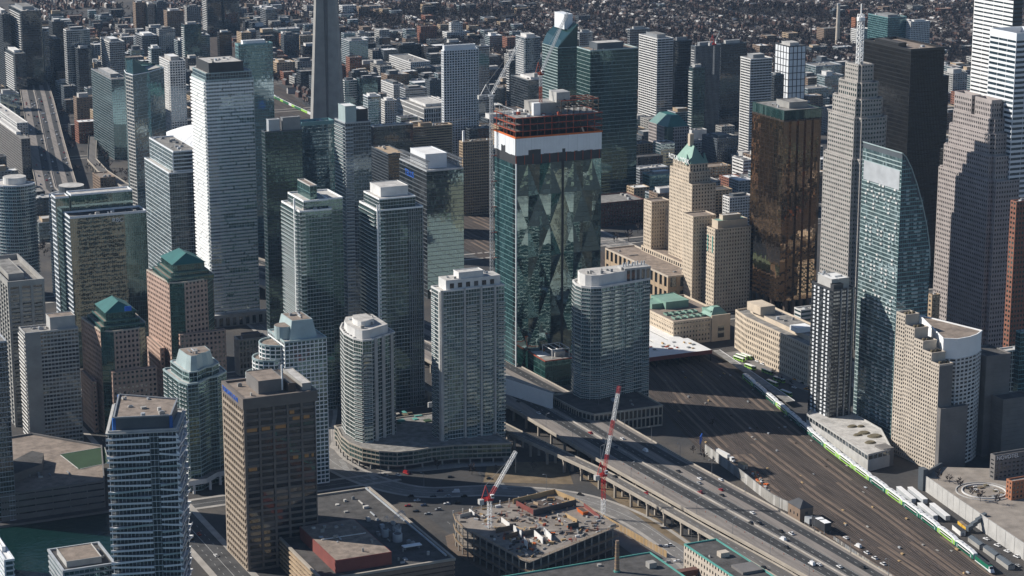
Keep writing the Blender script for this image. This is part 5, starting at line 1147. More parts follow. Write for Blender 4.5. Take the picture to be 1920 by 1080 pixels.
RY_ = [-470, -251, -178, -46, 61, 200, 420]; RS_ = [236, 228, 225, 216, 199, 182, 172]; RN_ = [247, 240, 233.5, 224.5, 208.5, 192, 182]
viaduct('ramp', 'narrow raised ramp beside the expressway above the boulevard', list(range(-470, 421, 12)), lambda y, u: lerp(np.interp(y, RY_, RS_), np.interp(y, RY_, RN_), u), lambda y: 11 + min(0, (y + 100) * .006), [(.06, .94, 'lane_old')], (.15, .85), (.5,))
FY = [620, 800, 950, 1090, 1180, 1260, 1330, 1420]; FX_ = [205, 205, 196, 184, 183, 190, 208, 232]
viaduct('ramp', 'curved flyover ramp right of the far expressway', list(range(620, 1421, 20)), lambda y, u: np.interp(y, FY, FX_) + (u - .5) * 11, lambda y: 10, [(.06, .94, 'lane_old')], (.2, .8), (.5,))

# lamp posts
def lamp():
    root = empty('street_lamp', (0, 0, 0), 'x', 'street lamp', 'lamps on the expressway')
    m = MB(); m.cyl(0, 0, .16, 0, 10.5, 'steel', 6, .09); m.build('pole', root); m = MB(); m.bar((0, 0, 10.4), (1.9, 0, 11), .14, 'steel'); m.build('arm', root); m = MB(); m.box(1.6, 2.7, -.18, .18, 10.85, 11.1, 'aluminium'); m.build('lamp_head', root); return root
L0 = lamp(); k = 0
for y in range(-330, 150, 42):
    for u in (.985, .015):
        o = L0 if k == 0 else copy_tree(L0); o.location = (ex(y, u), y + (18 if u < .5 else 0), 11.0); o.rotation_euler = (0, 0, math.pi if u > .5 else 0)
        o['label'] = 'grey lamp post on the %s edge of the expressway, %s from the bottom' % ('rail-yard' if u > .5 else 'boulevard', ORD[(y + 330) // 42]); k += 1
lp = [p for i, p in enumerate(lake) if 14 < i < 68 and i % 5 == 0]
for i, p in enumerate(lp):
    o = copy_tree(L0); o.location = (p[0] + 10.5, p[1] + 3, .15); o['group'] = 'lamps on the boulevard'; o['label'] = 'grey lamp post along the ground boulevard, %s from its far end' % ('first', 'second', 'third', 'fourth', 'fifth', 'sixth', 'seventh', 'eighth', 'ninth', 'tenth', 'eleventh', 'twelfth')[i]

# ================================================================ vehicles
CARC = {'white': 'car_white', 'black': 'car_black', 'red': 'car_red', 'silver': 'car_silver', 'blue': 'car_blue', 'yellow': 'car_yellow'}
for n_, c in dict(car_white=(.72, .72, .72), car_black=(.012, .012, .014), car_red=(.3, .012, .015), car_silver=(.34, .35, .36), car_blue=(.02, .04, .1), car_yellow=(.7, .3, .01)).items(): M(n_, c, .3, var=.05, spec=.6)
def car_parts(kind, col):
    """lengthwise along +Y"""
    root = empty('parked_car', (0, 0, 0), 'x', 'car')
    L, W, H = (4.5, 1.82, 1.45) if kind == 'car' else ((5.6, 2.05, 2.4) if kind == 'van' else (4.7, 1.95, 1.75))
    m = MB(); hl, hw = L / 2, W / 2
    m.hexa([(-hw, -hl, .3), (hw, -hl, .3), (hw, hl, .3), (-hw, hl, .3)], [(-hw, -hl + .05, .82), (hw, -hl + .05, .82), (hw, hl - .1, .75), (-hw, hl - .1, .75)], col)
    m.hexa([(-hw + .08, -hl + .1, .8), (hw - .08, -hl + .1, .8), (hw - .08, hl - .2, .74), (-hw + .08, hl - .2, .74)], [(-hw + .15, -hl + .2, .92), (hw - .15, -hl + .2, .92), (hw - .15, hl - .4, .88), (-hw + .15, hl - .4, .88)], col); m.build('body', root)
    y0, y1 = (-hl + .5, hl - 1.35) if kind != 'van' else (-hl + .1, hl - 1.0)
    m = MB(); m.hexa([(-hw + .1, y0, .9), (hw - .1, y0, .9), (hw - .1, y1, .88), (-hw + .1, y1, .88)], [(-hw + .25, y0 + .45, H - .06), (hw - .25, y0 + .45, H - .06), (hw - .25, y1 - .75, H - .06), (-hw + .25, y1 - .75, H - .06)], 'glass_black' if kind != 'van' else col); m.build('cabin', root)
    m = MB(); m.box(-hw + .24, hw - .24, y0 + .44, y1 - .76, H - .058, H, col); m.build('roof', root)
    for sx in (-1, 1):
        for sy in (-1, 1):
            m = MB(); n = len(m.v); c = [(sx * (hw - .05), sy * hl * .62 + .33 * math.cos(q * math.pi / 4), .33 + .33 * math.sin(q * math.pi / 4)) for q in range(8)]; c2 = [(sx * (hw - .28), b_, z) for _, b_, z in c]
            m.v += c + c2; m.f += [tuple(range(8)) if sx > 0 else tuple(range(7, -1, -1))] + [(q, 8 + q, 8 + (q + 1) % 8, (q + 1) % 8) for q in range(8)]; m.m += [m.mi('rubber')] * 9; m.build('wheel', root)
    return root
CARS = {}
def cars(lst, z, heading, where, group):
    """lst: (px, py, colour, kind); labels count each colour from the bottom of the picture"""
    cnt = {}
    for px, py, c, kd in sorted(lst, key=lambda t: -t[1]):
        p = at(px, py, z + .6); rz = heading(p) if callable(heading) else heading
        key = (kd, c); cnt[key] = cnt.get(key, 0) + 1
        lb = '%s %s %s, %s such from the bottom' % (c, 'suv' if kd == 'suv' else kd, where, ORD[cnt[key] - 1])
        if key not in CARS: o = CARS[key] = car_parts(kd, CARC[c])
        else: o = copy_tree(CARS[key])
        o.name = 'parked_car' if 'parked' in where else ('van' if kd == 'van' else 'car'); o.location = (p.x, p.y, z); o.rotation_euler = (0, 0, rz + R.uniform(-.02, .02)); o['label'] = lb; o['category'] = 'van' if kd == 'van' else 'car'; o['group'] = group
hd = lambda p: math.atan2(-(ex(p.y + 20, .5) - ex(p.y - 20, .5)), 40)
cars([(1312, 897, 'white', 'car'), (1311, 905, 'silver', 'car'), (1352, 899, 'white', 'car'), (1313, 923, 'red', 'suv'), (1352, 918, 'red', 'car'), (1354, 928, 'black', 'car'), (1411, 961, 'white', 'car'), (1408, 980, 'black', 'suv'), (1424, 981, 'black', 'suv'), (1464, 995, 'black', 'car'), (1484, 1000, 'white', 'suv'), (1468, 1011, 'white', 'van'), (1475, 1025, 'black', 'car'), (1522, 1057, 'white', 'van'), (1536, 1058, 'white', 'car'), (1574, 1062, 'white', 'car'), (1618, 1063, 'black', 'suv'), (1272, 883, 'black', 'car'), (1167, 822, 'white', 'car'), (1107, 811, 'red', 'car'), (1210, 845, 'white', 'van'), (1155, 838, 'blue', 'car'), (975, 772, 'silver', 'car'), (1010, 774, 'white', 'car'), (972, 752, 'black', 'car')], 11.03, hd, 'driving on the expressway', 'cars on the expressway')
cars([(1213, 924, 'red', 'car'), (1153, 893, 'black', 'car'), (1432, 1063, 'black', 'car')], 10.9, hd, 'on the narrow raised ramp', 'cars on the ramp')
def lake_h(p):
    i = min(range(len(lake) - 1), key=lambda i: (Vector(lake[i][:2]) - p.xy).length); d = Vector(lake[min(i + 1, len(lake) - 1)][:2]) - Vector(lake[max(0, i - 1)][:2]); return math.atan2(-d.x, d.y)
cars([(1088, 927, 'black', 'suv'), (762, 887, 'red', 'van'), (845, 894, 'black', 'car'), (918, 897, 'black', 'car'), (723, 890, 'silver', 'car'), (667, 879, 'black', 'car'), (681, 876, 'black', 'car'), (747, 890, 'white', 'car')], .04, lake_h, 'driving on the curved boulevard', 'cars on the boulevard')
cars([(855, 922, 'white', 'van'), (782, 938, 'white', 'car'), (838, 944, 'white', 'car'), (802, 963, 'silver', 'car'), (812, 930, 'black', 'car'), (858, 942, 'black', 'car'), (770, 930, 'black', 'suv'), (795, 947, 'blue', 'car'), (822, 955, 'silver', 'suv'), (765, 948, 'red', 'car'), (840, 930, 'silver', 'car'), (825, 920, 'blue', 'suv'), (870, 930, 'black', 'suv'), (780, 958, 'black', 'car')], .06, rad(70), 'parked in the shaded lot left of the site', 'cars in the shaded lot')
cars([(1205, 1013, 'black', 'suv'), (1228, 1024, 'black', 'car'), (1237, 1024, 'blue', 'car'), (1246, 1024, 'white', 'car'), (1255, 1022, 'white', 'suv'), (1252, 1054, 'silver', 'car'), (1270, 1052, 'white', 'car')], .06, rad(65), 'parked on the gravel by the site fence', 'cars by the site fence')
cars([(1586, 1008, 'white', 'car'), (1609, 1024, 'white', 'van'), (1625, 1036, 'white', 'suv'), (1640, 1046, 'white', 'suv'), (1656, 1057, 'white', 'suv')], .1, rad(4), 'parked along the rail yard fence', 'vehicles along the rail yard fence')
cars([(1849, 1010, 'white', 'car'), (1870, 1022, 'white', 'suv'), (1888, 1033, 'white', 'car'), (1906, 1043, 'white', 'suv'), (1908, 1060, 'silver', 'car')], .1, rad(8), 'parked below the concrete retaining wall', 'cars below the retaining wall')
cars([(1414, 659, 'black', 'car'), (1424, 663, 'black', 'suv'), (1432, 668, 'silver', 'car'), (1436, 671, 'white', 'suv'), (1420, 677, 'white', 'car'), (1430, 682, 'white', 'suv'), (1447, 680, 'yellow', 'car'), (1463, 690, 'black', 'car'), (1467, 692, 'silver', 'car'), (1489, 726, 'white', 'car'), (1491, 711, 'yellow', 'car'), (1505, 718, 'black', 'suv'), (1512, 729, 'yellow', 'suv')], .06, rad(12), 'parked in front of the limestone public building', 'cars in front of the public building')
cars([(405, 1041, 'white', 'car'), (373, 1001, 'red', 'suv'), (360, 1010, 'black', 'car')], .04, rad(3), 'on the street beside the brown tower', 'cars beside the brown tower')
# distant traffic: one small mesh per car
for c in CARC.values():
    m = MB(); m.hexa([(-.95, -2.3, .3), (.95, -2.3, .3), (.95, 2.3, .3), (-.95, 2.3, .3)], [(-.9, -2.2, .9), (.9, -2.2, .9), (.9, 2.1, .85), (-.9, 2.1, .85)], c); m.hexa([(-.85, -1.7, .9), (.85, -1.7, .9), (.85, 1.1, .88), (-.85, 1.1, .88)], [(-.65, -1.3, 1.5), (.65, -1.3, 1.5), (.65, .5, 1.5), (-.65, .5, 1.5)], c); o = m.build('car'); CARS[c] = o.data; bpy.data.objects.remove(o)
for k in range(70):
    y = R.uniform(1060, 1740); u = R.choice((.12, .29, .37, .545, .6, .83, .9)); c = R.choice(('white', 'white', 'black', 'black', 'silver', 'red', 'blue')); o = bpy.data.objects.new('car', CARS[CARC[c]]); COL.objects.link(o)
    o.location = (ex(y, u), y, 11.03); o.rotation_euler = (0, 0, hd(o.location)); tag(o, 'tiny %s car in the far traffic on the expressway at upper left' % c, 'car', 'far expressway traffic')
# traffic cones on the closed shoulder
M('cone_orange', (.5, .09, .02), .6)
m = MB(); m.box(-.3, .3, -.3, .3, 0, .05, 'rubber'); m.cyl(0, 0, .2, .05, 1.1, 'cone_orange', 6, .05); o0 = m.build('traffic_barrel'); cone = o0.data; bpy.data.objects.remove(o0)
for k, y in enumerate(range(-330, -20, 11)):
    o = bpy.data.objects.new('traffic_barrel', cone); COL.objects.link(o); o.location = (ex(y, .19 + .02 * math.sin(k)), y, 11.03); tag(o, 'orange traffic marker in the long row on the closed expressway shoulder', 'traffic cone', 'traffic markers on the shoulder')

# ================================================================ commuter train
path = [(366, -290), (379, -214), (389, -150), (405, -43), (425, 56), (447, 167), (470, 290)]
tp = smooth(path[::1], 8)
def along(s_):
    acc = 0
    for a, c in zip(tp[:-1], tp[1:]):
        a, c = Vector(a), Vector(c); L = (c - a).length
        if acc + L >= s_: p = a.lerp(c, (s_ - acc) / L); return p, math.atan2(-(c - a).x, (c - a).y)
        acc += L
    return Vector(tp[-1]), 0
def coach(side, band):
    root = empty('train_coach', (0, 0, 0), 'x', 'train coach', 'coaches of the commuter train'); L = 12.9
    sec = [(-1.45, .9), (1.45, .9), (1.5, 1.4), (1.5, 4.0), (1.15, 4.75), (-1.15, 4.75), (-1.5, 4.0), (-1.5, 1.4)]
    m = MB(); i = m.mi(side); w = m.mi('car_white'); ends = []
    for y, sc_, lift in ((-L, .96, -.55), (-L + 4, 1, 0), (L - 4, 1, 0), (L, .96, -.55)):
        ends.append([(x * sc_, y, z + (lift if z > 3 else 0)) for x, z in sec])
    n = len(sec)
    for r_ in ends: m.v += r_
    for k in range(3):
        for j in range(n):
            m.f.append((k * n + j, k * n + (j + 1) % n, (k + 1) * n + (j + 1) % n, (k + 1) * n + j)); m.m.append(w if j in (3, 4, 5) else i)
    m.f += [tuple(range(n - 1, -1, -1)), tuple(range(3 * n, 4 * n))]; m.m += [w, w]
    m.build('body', root)
    for s_ in (-1, 1):
        for (za, zb, l) in ((3.25, 3.9, L - 4.5), (1.75, 2.4, L - 5)):
            q = MB(); q.box(s_ * 1.5 - .03, s_ * 1.5 + .03, -l, l, za, zb, 'glass_black'); q.build('window_band', root)
        q = MB(); q.box(s_ * 1.5 - .02, s_ * 1.5 + .02, -L + 4.2, L - 4.2, 2.5, 3.1, band); q.build('livery_stripe', root)
        for y in (-L + 3, L - 3): q = MB(); q.box(s_ * 1.48 - .03, s_ * 1.48 + .03, y - .6, y + .6, 1.2, 3.0, 'aluminium'); q.build('door', root)
    for y in (-9, 9): q = MB(); q.box(-1.2, 1.2, y - 1.6, y + 1.6, .2, .95, 'charcoal'); q.build('bogie', root)
    for y in (-6, 0, 6): q = MB(); q.box(-.5, .5, y - .9, y + .9, 4.74, 4.98, 'aluminium'); q.build('roof_unit', root)
    return root
protos = {}
seq = [('go_green', 'car_white'), ('lime', 'car_white'), ('go_green', 'car_white'), ('go_green', 'car_white'), ('lime', 'car_white'), ('go_green', 'car_white'), ('lime', 'car_white'), ('lime', 'car_white'), ('lime', 'car_white'), ('go_green', 'car_white'), ('go_green', 'car_white'), ('go_green', 'car_white'), ('lime', 'car_white'), ('go_green', 'car_white'), ('go_green', 'car_white'), ('lime', 'car_white')]
s_ = 24
for k, key in enumerate(seq):
    s_ += 13.2; p, rz = along(s_); s_ += 13.2
    o = protos[key] if key in protos and False else (copy_tree(protos[key]) if key in protos else coach(*key)); protos.setdefault(key, o)
    o.location = (p.x, p.y, .36); o.rotation_euler = (0, 0, rz); o.scale = (1.15, 1, 1.15); o['label'] = '%s double-deck train coach, %s behind the locomotive' % ('lime green and white' if key[0] == 'lime' else 'dark green and white', ORD[k])
p, rz = along(11); root = empty('locomotive', (p.x, p.y, .36), 'dark green streamlined locomotive at the front of the train', 'locomotive'); root.rotation_euler = (0, 0, rz)
m = MB(); m.hexa([(-1.5, -8, .9), (1.5, -8, .9), (1.5, 11, .9), (-1.5, 11, .9)], [(-1.3, -8, 4.3), (1.3, -8, 4.3), (1.3, 11, 4.4), (-1.3, 11, 4.4)], 'go_green'); m.hexa([(-1.45, -11, .9), (1.45, -11, .9), (1.5, -8, .9), (-1.5, -8, .9)], [(-1.0, -9.6, 3.0), (1.0, -9.6, 3.0), (1.3, -8, 4.25), (-1.3, -8, 4.25)], 'car_white'); m.build('body', root)
m = MB(); m.box(-1.1, 1.1, -6, 10, 4.35, 4.6, 'charcoal'); m.build('roof', root); m = MB(); m.hexa([(-1.15, -9.75, 2.9), (1.15, -9.75, 2.9), (1.3, -8.6, 2.9), (-1.3, -8.6, 2.9)], [(-1.0, -8.9, 3.9), (1.0, -8.9, 3.9), (1.2, -7.8, 3.95), (-1.2, -7.8, 3.95)], 'glass_black'); m.build('windscreen', root)
for sx in (-1, 1): m = MB(); m.hexa([(sx * 1.5 - .04, -9, 1.2), (sx * 1.5 + .04, -9, 1.2), (sx * 1.5 + .04, 11, 1.2), (sx * 1.5 - .04, 11, 1.2)], [(sx * 1.46 - .04, -9, 2.0), (sx * 1.46 + .04, -9, 2.0), (sx * 1.46 + .04, 11, 1.7), (sx * 1.46 - .04, 11, 1.7)], 'car_white'); m.build('livery_stripe', root)
for y in (-6.5, 6.5): m = MB(); m.box(-1.2, 1.2, y - 2.2, y + 2.2, .2, .95, 'charcoal'); m.build('bogie', root)

# buses
def bus():
    root = empty('bus', (0, 0, 0), 'x', 'bus', 'buses in the terminal'); m = MB(); m.box(-1.28, 1.28, -6.2, 6.2, .4, 3.1, 'lime'); m.build('body', root); m = MB(); m.hexa([(-1.26, -6.1, 3.1), (1.26, -6.1, 3.1), (1.26, 6.1, 3.1), (-1.26, 6.1, 3.1)], [(-1.1, -5.9, 3.4), (1.1, -5.9, 3.4), (1.1, 5.9, 3.4), (-1.1, 5.9, 3.4)], 'car_white'); m.build('roof', root)
    for sx in (-1, 1): m = MB(); m.box(sx * 1.28 - .03, sx * 1.28 + .03, -5.6, 5.6, 1.6, 2.7, 'glass_black'); m.build('window_band', root)
    m = MB(); m.box(-1.15, 1.15, -6.25, -6.2, 1.4, 2.9, 'glass_black'); m.build('windscreen', root)
    for sx in (-1, 1):
        for y in (-3.8, 3.6): m = MB(); m.box(sx * 1.28 - .15, sx * 1.28 + .05, y - .5, y + .5, 0, 1, 'rubber'); m.build('wheel', root)
    return root
b0 = bus()
for k, (px, py, rz, lb) in enumerate(((1386, 673, 16, 'lime green bus nearest the train shed, tightly parked in a trio'), (1391, 669, 22, 'lime green bus in the middle of the parked trio'), (1400, 668, 14, 'lime green bus of the trio nearest the parked cars'), (1407, 688, 14, 'lime green bus alone behind the trio at the long canopy'), (1439, 697, 14, 'lime green bus in the middle lane of the terminal'), (1461, 712, 14, 'lime green bus closest to the parked yellow cab'), (1448, 718, 12, 'lime green bus half hidden at the shaded canopy'), (1474, 737, 12, 'bus in deep shade at the end of the terminal'))):
    p = at(px, py, 1.6); o = b0 if k == 0 else copy_tree(b0); o.location = (p.x, p.y, .05); o.rotation_euler = (0, 0, rad(rz * .6)); o['label'] = lb
a, c = at(1349, 656, 4), at(1490, 752, 4); b = Bld('bus_canopy', 'long grey bus terminal canopy with white edge', 'canopy', a[:2])
m = b.mb('roof'); m.hexa([(a.x - 6, a.y, 3.8), (a.x, a.y, 3.8), (c.x, c.y, 3.8), (c.x - 8, c.y, 3.8)][::-1], [(a.x - 6, a.y, 4.2), (a.x, a.y, 4.2), (c.x, c.y, 4.2), (c.x - 8, c.y, 4.2)][::-1], 'roof_grey'); m2 = MB(); m2.bar((a.x + .15, a.y, 4.1), (c.x + .15, c.y, 4.1), .4, 'white'); m2.build('edge_trim', b.root, b.loc)
for k in range(12): p = a.lerp(c, (k + .5) / 12); m = MB(); m.box(p.x - 1.2, p.x - .9, p.y, p.y + .3, 0, 3.8, 'steel'); m.build('post', b.root, b.loc)
b.done()

# ================================================================ rail yard edges
def label_box(name, label, cat, parts, loc):
    root = empty(name, loc, label, cat)
    for pn, mt, *bb in parts: m = MB(); m.box(*bb, mt); m.build(pn, root)
    return root
b = Bld('retaining_wall', 'grey panelled retaining wall between expressway and rail yard', 'wall', (318, -60)); pw = [(321, -6), (316, -60), (309.5, -115), (311, -140)]; pws = smooth(pw, 12)
for a, c in zip(pws[:-1], pws[1:]): m = MB(); m.hexa([(a[0], a[1], 0), (a[0] + .4, a[1], 0), (c[0] + .4, c[1] + .1, 0), (c[0], c[1] + .1, 0)][::-1], [(a[0], a[1], 7), (a[0] + .4, a[1], 7), (c[0] + .4, c[1] + .1, 7), (c[0], c[1] + .1, 7)][::-1], R.choice(('concrete', 'light_concrete', 'concrete'))); m.build('panel', b.root, b.loc)
for a, c in zip(pws[::3][:-1], pws[::3][1:]): m = MB(); m.bar((a[0], a[1], 7.5), (c[0], c[1], 7.5), .12, 'steel'); m.build('rail', b.root, b.loc)
b.done()
fen = [(310, -196), (307, -240), (305, -300), (303, -400)]; b = Bld('yard_fence', 'weedy steel fence with panels along the rail yard service lane', 'fence', (307, -260)); fs = smooth(fen, 16)
for a, c in zip(fs[:-1], fs[1:]): m = MB(); m.hexa([(a[0], a[1], 0), (a[0] + .12, a[1], 0), (c[0] + .12, c[1] + .4, 0), (c[0], c[1] + .4, 0)][::-1], [(a[0], a[1], 2.4), (a[0] + .12, a[1], 2.4), (c[0] + .12, c[1] + .4, 2.4), (c[0], c[1] + .4, 2.4)][::-1], R.choice(('steel', 'dark_concrete', 'concrete'))); m.build('panel', b.root, b.loc)
b.done()
p = at(1496, 968, 0); rt_ = label_box('signal_house', 'small brown brick signal house with dark hipped roof', 'house', [('wall', 'brown', -5, 5, -7.5, 7.5, 0, 9.5), ('window', 'glass_dark', -5.06, -5, -5, -3.8, 3.5, 5.5), ('window', 'glass_dark', -5.06, -5, -.6, .6, 3.5, 5.5), ('window', 'glass_dark', -5.06, -5, 3.8, 5, 3.5, 5.5), ('window', 'glass_dark', -1, 1, -7.56, -7.5, 5, 7)], (312, -152, 0))
m = MB(); m.frustum([(-5.6, -8.1), (5.6, -8.1), (5.6, 8.1), (-5.6, 8.1)], 9.5, [(-.3, -3), (.3, -3), (.3, 3), (-.3, 3)], 13.5, 'charcoal'); m.build('roof', rt_)
label_box('equipment_cabin', 'black equipment cabin with white roof on legs by the signal house', 'cabin', [('body', 'charcoal', -2.5, 2.5, -8, 8, 2, 7.5), ('roof', 'white', -2.4, 2.4, -7.8, -1, 7.5, 7.7), ('roof', 'white', -2.4, 2.4, .4, 4, 7.5, 7.7), ('leg', 'steel', -2.3, -1.9, -7.5, -7, 0, 2), ('leg', 'steel', 1.9, 2.3, -7.5, -7, 0, 2), ('leg', 'steel', -2.3, -1.9, 7, 7.5, 0, 2)], (312, -178, 0))
label_box('tank_container', 'grey tank container between signal house and black cabin', 'container', [('body', 'aluminium', -2, 2, -3, 3, 1.5, 5), ('frame', 'steel', -2.2, 2.2, -3.2, 3.2, 1.2, 1.5), ('leg', 'steel', -2, -1.6, -3, -2.6, 0, 1.2), ('leg', 'steel', -2, -1.6, 2.6, 3, 0, 1.2)], (311, -165, 0))
label_box('semi_trailer', 'white semi trailer parked above the retaining wall', 'trailer', [('body', 'offwhite', -1.3, 1.3, -8, 8, 1.2, 4.2), ('wheels', 'rubber', -1.2, 1.2, 4, 6.6, .1, 1.1), ('wheels', 'rubber', -1.2, 1.2, -6, -4, .1, 1.1)], (329, -18, .1)).rotation_euler = (0, 0, rad(3))
label_box('truck_tractor', 'white truck tractor in front of the semi trailer', 'truck', [('cab', 'car_white', -1.2, 1.2, -1.4, 1.4, .9, 3.6), ('hood', 'car_white', -.9, .9, -3.2, -1.4, .8, 2.1), ('windscreen', 'glass_black', -1.0, 1.0, -1.45, -1.41, 2.2, 3.3), ('wheels', 'rubber', -1.25, 1.25, -2.9, -1.9, 0, .95), ('wheels', 'rubber', -1.25, 1.25, .6, 3.0, 0, .95)], (329.5, -30.5, .1))
label_box('site_shed', 'tan site shed beside the truck', 'shed', [('body', 'beige', -1.8, 1.8, -3.8, 3.8, .2, 3.6), ('roof', 'wood', -1.9, 1.9, -3.9, 3.9, 3.6, 3.8), ('door', 'brown', -.5, .5, -3.86, -3.8, .3, 2.4)], (329.5, -46, .1))
p = at(1315, 845, 0); m = MB(); rt_ = empty('billboard', (321, 0, 0), 'tilted blue billboard on a post at the rail yard edge', 'billboard'); m.box(-.3, .3, -.3, .3, 0, 8, 'steel'); m.build('post', rt_); rt_.rotation_euler = (0, 0, rad(-38)); m = MB(); m.box(-.25, .25, -4.5, 4.5, 7, 12.5, 'blue_sign'); s2 = m.build('sign_face', rt_); m = MB(); m.box(-.3, -.26, -4, 1, 7.4, 9.2, 'pale_teal'); m.build('sign_print', s2)
for k in range(6):
    x, y = 334 - k * 3.6, -62 - k * 10; m = MB()
    for q in range(14): X, Y = x - 4 + R.uniform(-3, 3), y + R.uniform(-5, 5); m.box(X, X + R.uniform(.5, 2.2), Y, Y + R.uniform(.5, 2.2), .1, R.uniform(.3, 1.3), R.choice(('red_rust', 'concrete', 'wood', 'offwhite', 'orange')))
    o = m.build('material_pile', loc=(x - 6 + 4, y, 0)); o['kind'] = 'stuff'
for k in range(70):        # switch boxes and ties scattered between the tracks
    y = R.uniform(-330, 190); f = R.random() * .96; X = rail_x(y, f); m = MB(); m.box(X - R.uniform(.2, .8), X + R.uniform(.2, .8), y - R.uniform(.3, 1.6), y + R.uniform(.3, 1.6), .2, R.uniform(.5, 1.4), R.choice(('aluminium', 'steel', 'concrete', 'wood', 'dark_brown'))); o = m.build('switch_box', yard)
# east retaining wall, plaza and yard buildings
b = Bld('plaza_wall', 'tall concrete retaining wall with vertical joints below the plaza', 'wall', (408, -200)); ws = smooth([(419, -138), (411, -191), (399, -277), (386, -380)], 8)
for a, c in zip(ws[:-1], ws[1:]):
    a, c = Vector(a), Vector(c); c2 = a.lerp(c, .965); m = MB(); m.hexa([(a.x, a.y, 0), (a.x + .6, a.y, 0), (c2.x + .6, c2.y, 0), (c2.x, c2.y, 0)][::-1], [(a.x, a.y, 11), (a.x + .6, a.y, 11), (c2.x + .6, c2.y, 11), (c2.x, c2.y, 11)][::-1], 'light_concrete'); m.build('panel', b.root, b.loc)
m = MB(); m.prism(ccw([(w_[0] + .65, w_[1]) for w_ in ws] + [(478, -380), (486, -250), (486, -150), (440, -124)]), 0, 9.6, 'dark_concrete', 'plaza_paving'); m.build('fill', b.root, b.loc)
b.obox('end_pillar', 'slate', 417, 421, -140, -134, 0, 15.5); m = MB(); m.hexa([(420, -139, 10), (422, -139, 10), (444, -124, 10), (442, -123, 10)], [(420, -139, 14), (422, -139, 14), (444, -124, 12), (442, -123, 12)], 'slate'); m.build('parapet', b.root, b.loc); b.done()
FOOT.append([(385, -390), (486, -390), (486, -124), (385, -124)])
c = at(1845, 922, 9.6); b = Bld('plaza_garden', 'circular plaza garden with low ring walls on top of the retaining wall', 'garden', (c.x, c.y))
for r, zz, mt in ((19, .5, 'light_concrete'), (15, .8, 'offwhite'), (10, .5, 'concrete')):
    o_, i_ = arc(c.x, c.y, r, 0, 360, 36), arc(c.x, c.y, r - .7, 0, 360, 36); m = MB()
    for j in range(36):
        if r == 10 and j % 6 == 0: continue
        m.hexa([(*o_[j], 9.62), (*o_[j + 1], 9.62), (*i_[j + 1], 9.62), (*i_[j], 9.62)], [(*o_[j], 9.62 + zz), (*o_[j + 1], 9.62 + zz), (*i_[j + 1], 9.62 + zz), (*i_[j], 9.62 + zz)], mt)
    m.build('ring_wall', b.root, b.loc)
for k in range(16):
    a = R.uniform(0, 6.28); r = R.uniform(3, 14); X, Y = c.x + r * math.cos(a), c.y + r * math.sin(a); m = MB(); m.box(X, X + R.uniform(1, 3.5), Y, Y + R.uniform(1, 3), 9.62, 9.62 + R.uniform(.4, 1), R.choice(('shrub', 'grass_dry', 'steel', 'offwhite'))); m.build('planter', b.root, b.loc)
b.done()
for k, (x, y, lb) in enumerate(((398, -148, 'white-roofed baggage car nearest the garden podium on the track side'), (392, -182, 'white-roofed baggage car behind the yellow containers on the track side'), (404.5, -152, 'white-roofed baggage car against the tall wall, farther one'), (399, -186, 'white-roofed baggage car against the tall wall, nearer one'))):
    label_box('baggage_car', lb, 'rail car', [('body', 'aluminium', -1.6, 1.6, -13, 13, .9, 4.0), ('roof', 'roof_white', -1.75, 1.75, -13.2, 13.2, 4.0, 4.35), ('bogie', 'charcoal', -1.2, 1.2, -10, -7, .2, .9), ('bogie', 'charcoal', -1.2, 1.2, 7, 10, .2, .9)], (x, y, .1)).rotation_euler = (0, 0, rad(-11))
label_box('shipping_container', 'yellow shipping container nearer the stair', 'container', [('body', 'yellow', -1.3, 1.3, -3.2, 3.2, .1, 3.0), ('door', 'yellow', -1.2, 1.2, -3.26, -3.2, .2, 2.9), ('roof', 'roof_brown', -1.25, 1.25, -3.1, 3.1, 3, 3.03)], (398, -217, .1)).rotation_euler = (0, 0, rad(-11))
label_box('shipping_container', 'yellow shipping container next to the white rail cars', 'container', [('body', 'yellow', -1.3, 1.3, -3.2, 3.2, .1, 3.0), ('door', 'yellow', -1.2, 1.2, -3.26, -3.2, .2, 2.9), ('roof', 'roof_brown', -1.25, 1.25, -3.1, 3.1, 3, 3.03)], (399.4, -210, .1)).rotation_euler = (0, 0, rad(-11))
label_box('yard_shed', 'white shed with dark roof in front of the yellow containers', 'shed', [('body', 'offwhite', -1.8, 1.8, -6.5, 6.5, .1, 3.4), ('roof', 'charcoal', -1.9, 1.9, -6.6, 6.6, 3.4, 3.6), ('door', 'steel', -.5, .5, -6.56, -6.5, .2, 2.3)], (391, -219, .1)).rotation_euler = (0, 0, rad(-11))
for x, y, lb in ((388, -243, 'long grey gabled yard shed below the stair, farthest of the row'), (386, -262, 'grey gabled yard shed in the middle of the row'), (383, -280, 'grey gabled yard shed nearest the bottom right corner')):
    r_ = label_box('yard_shed', lb, 'shed', [('body', 'concrete', -2.4, 2.4, -8, 8, 0, 3)], (x, y, .1)); r_.rotation_euler = (0, 0, rad(-9)); m = MB(); m.frustum([(-2.7, -8.2), (2.7, -8.2), (2.7, 8.2), (-2.7, 8.2)], 3, [(-.1, -8), (.1, -8), (.1, 8), (-.1, 8)], 4.2, 'slate'); m.build('roof', r_)
m = MB(); rt_ = empty('covered_stair', (404, -221, 0), 'blue-grey covered stair climbing the retaining wall', 'stair')
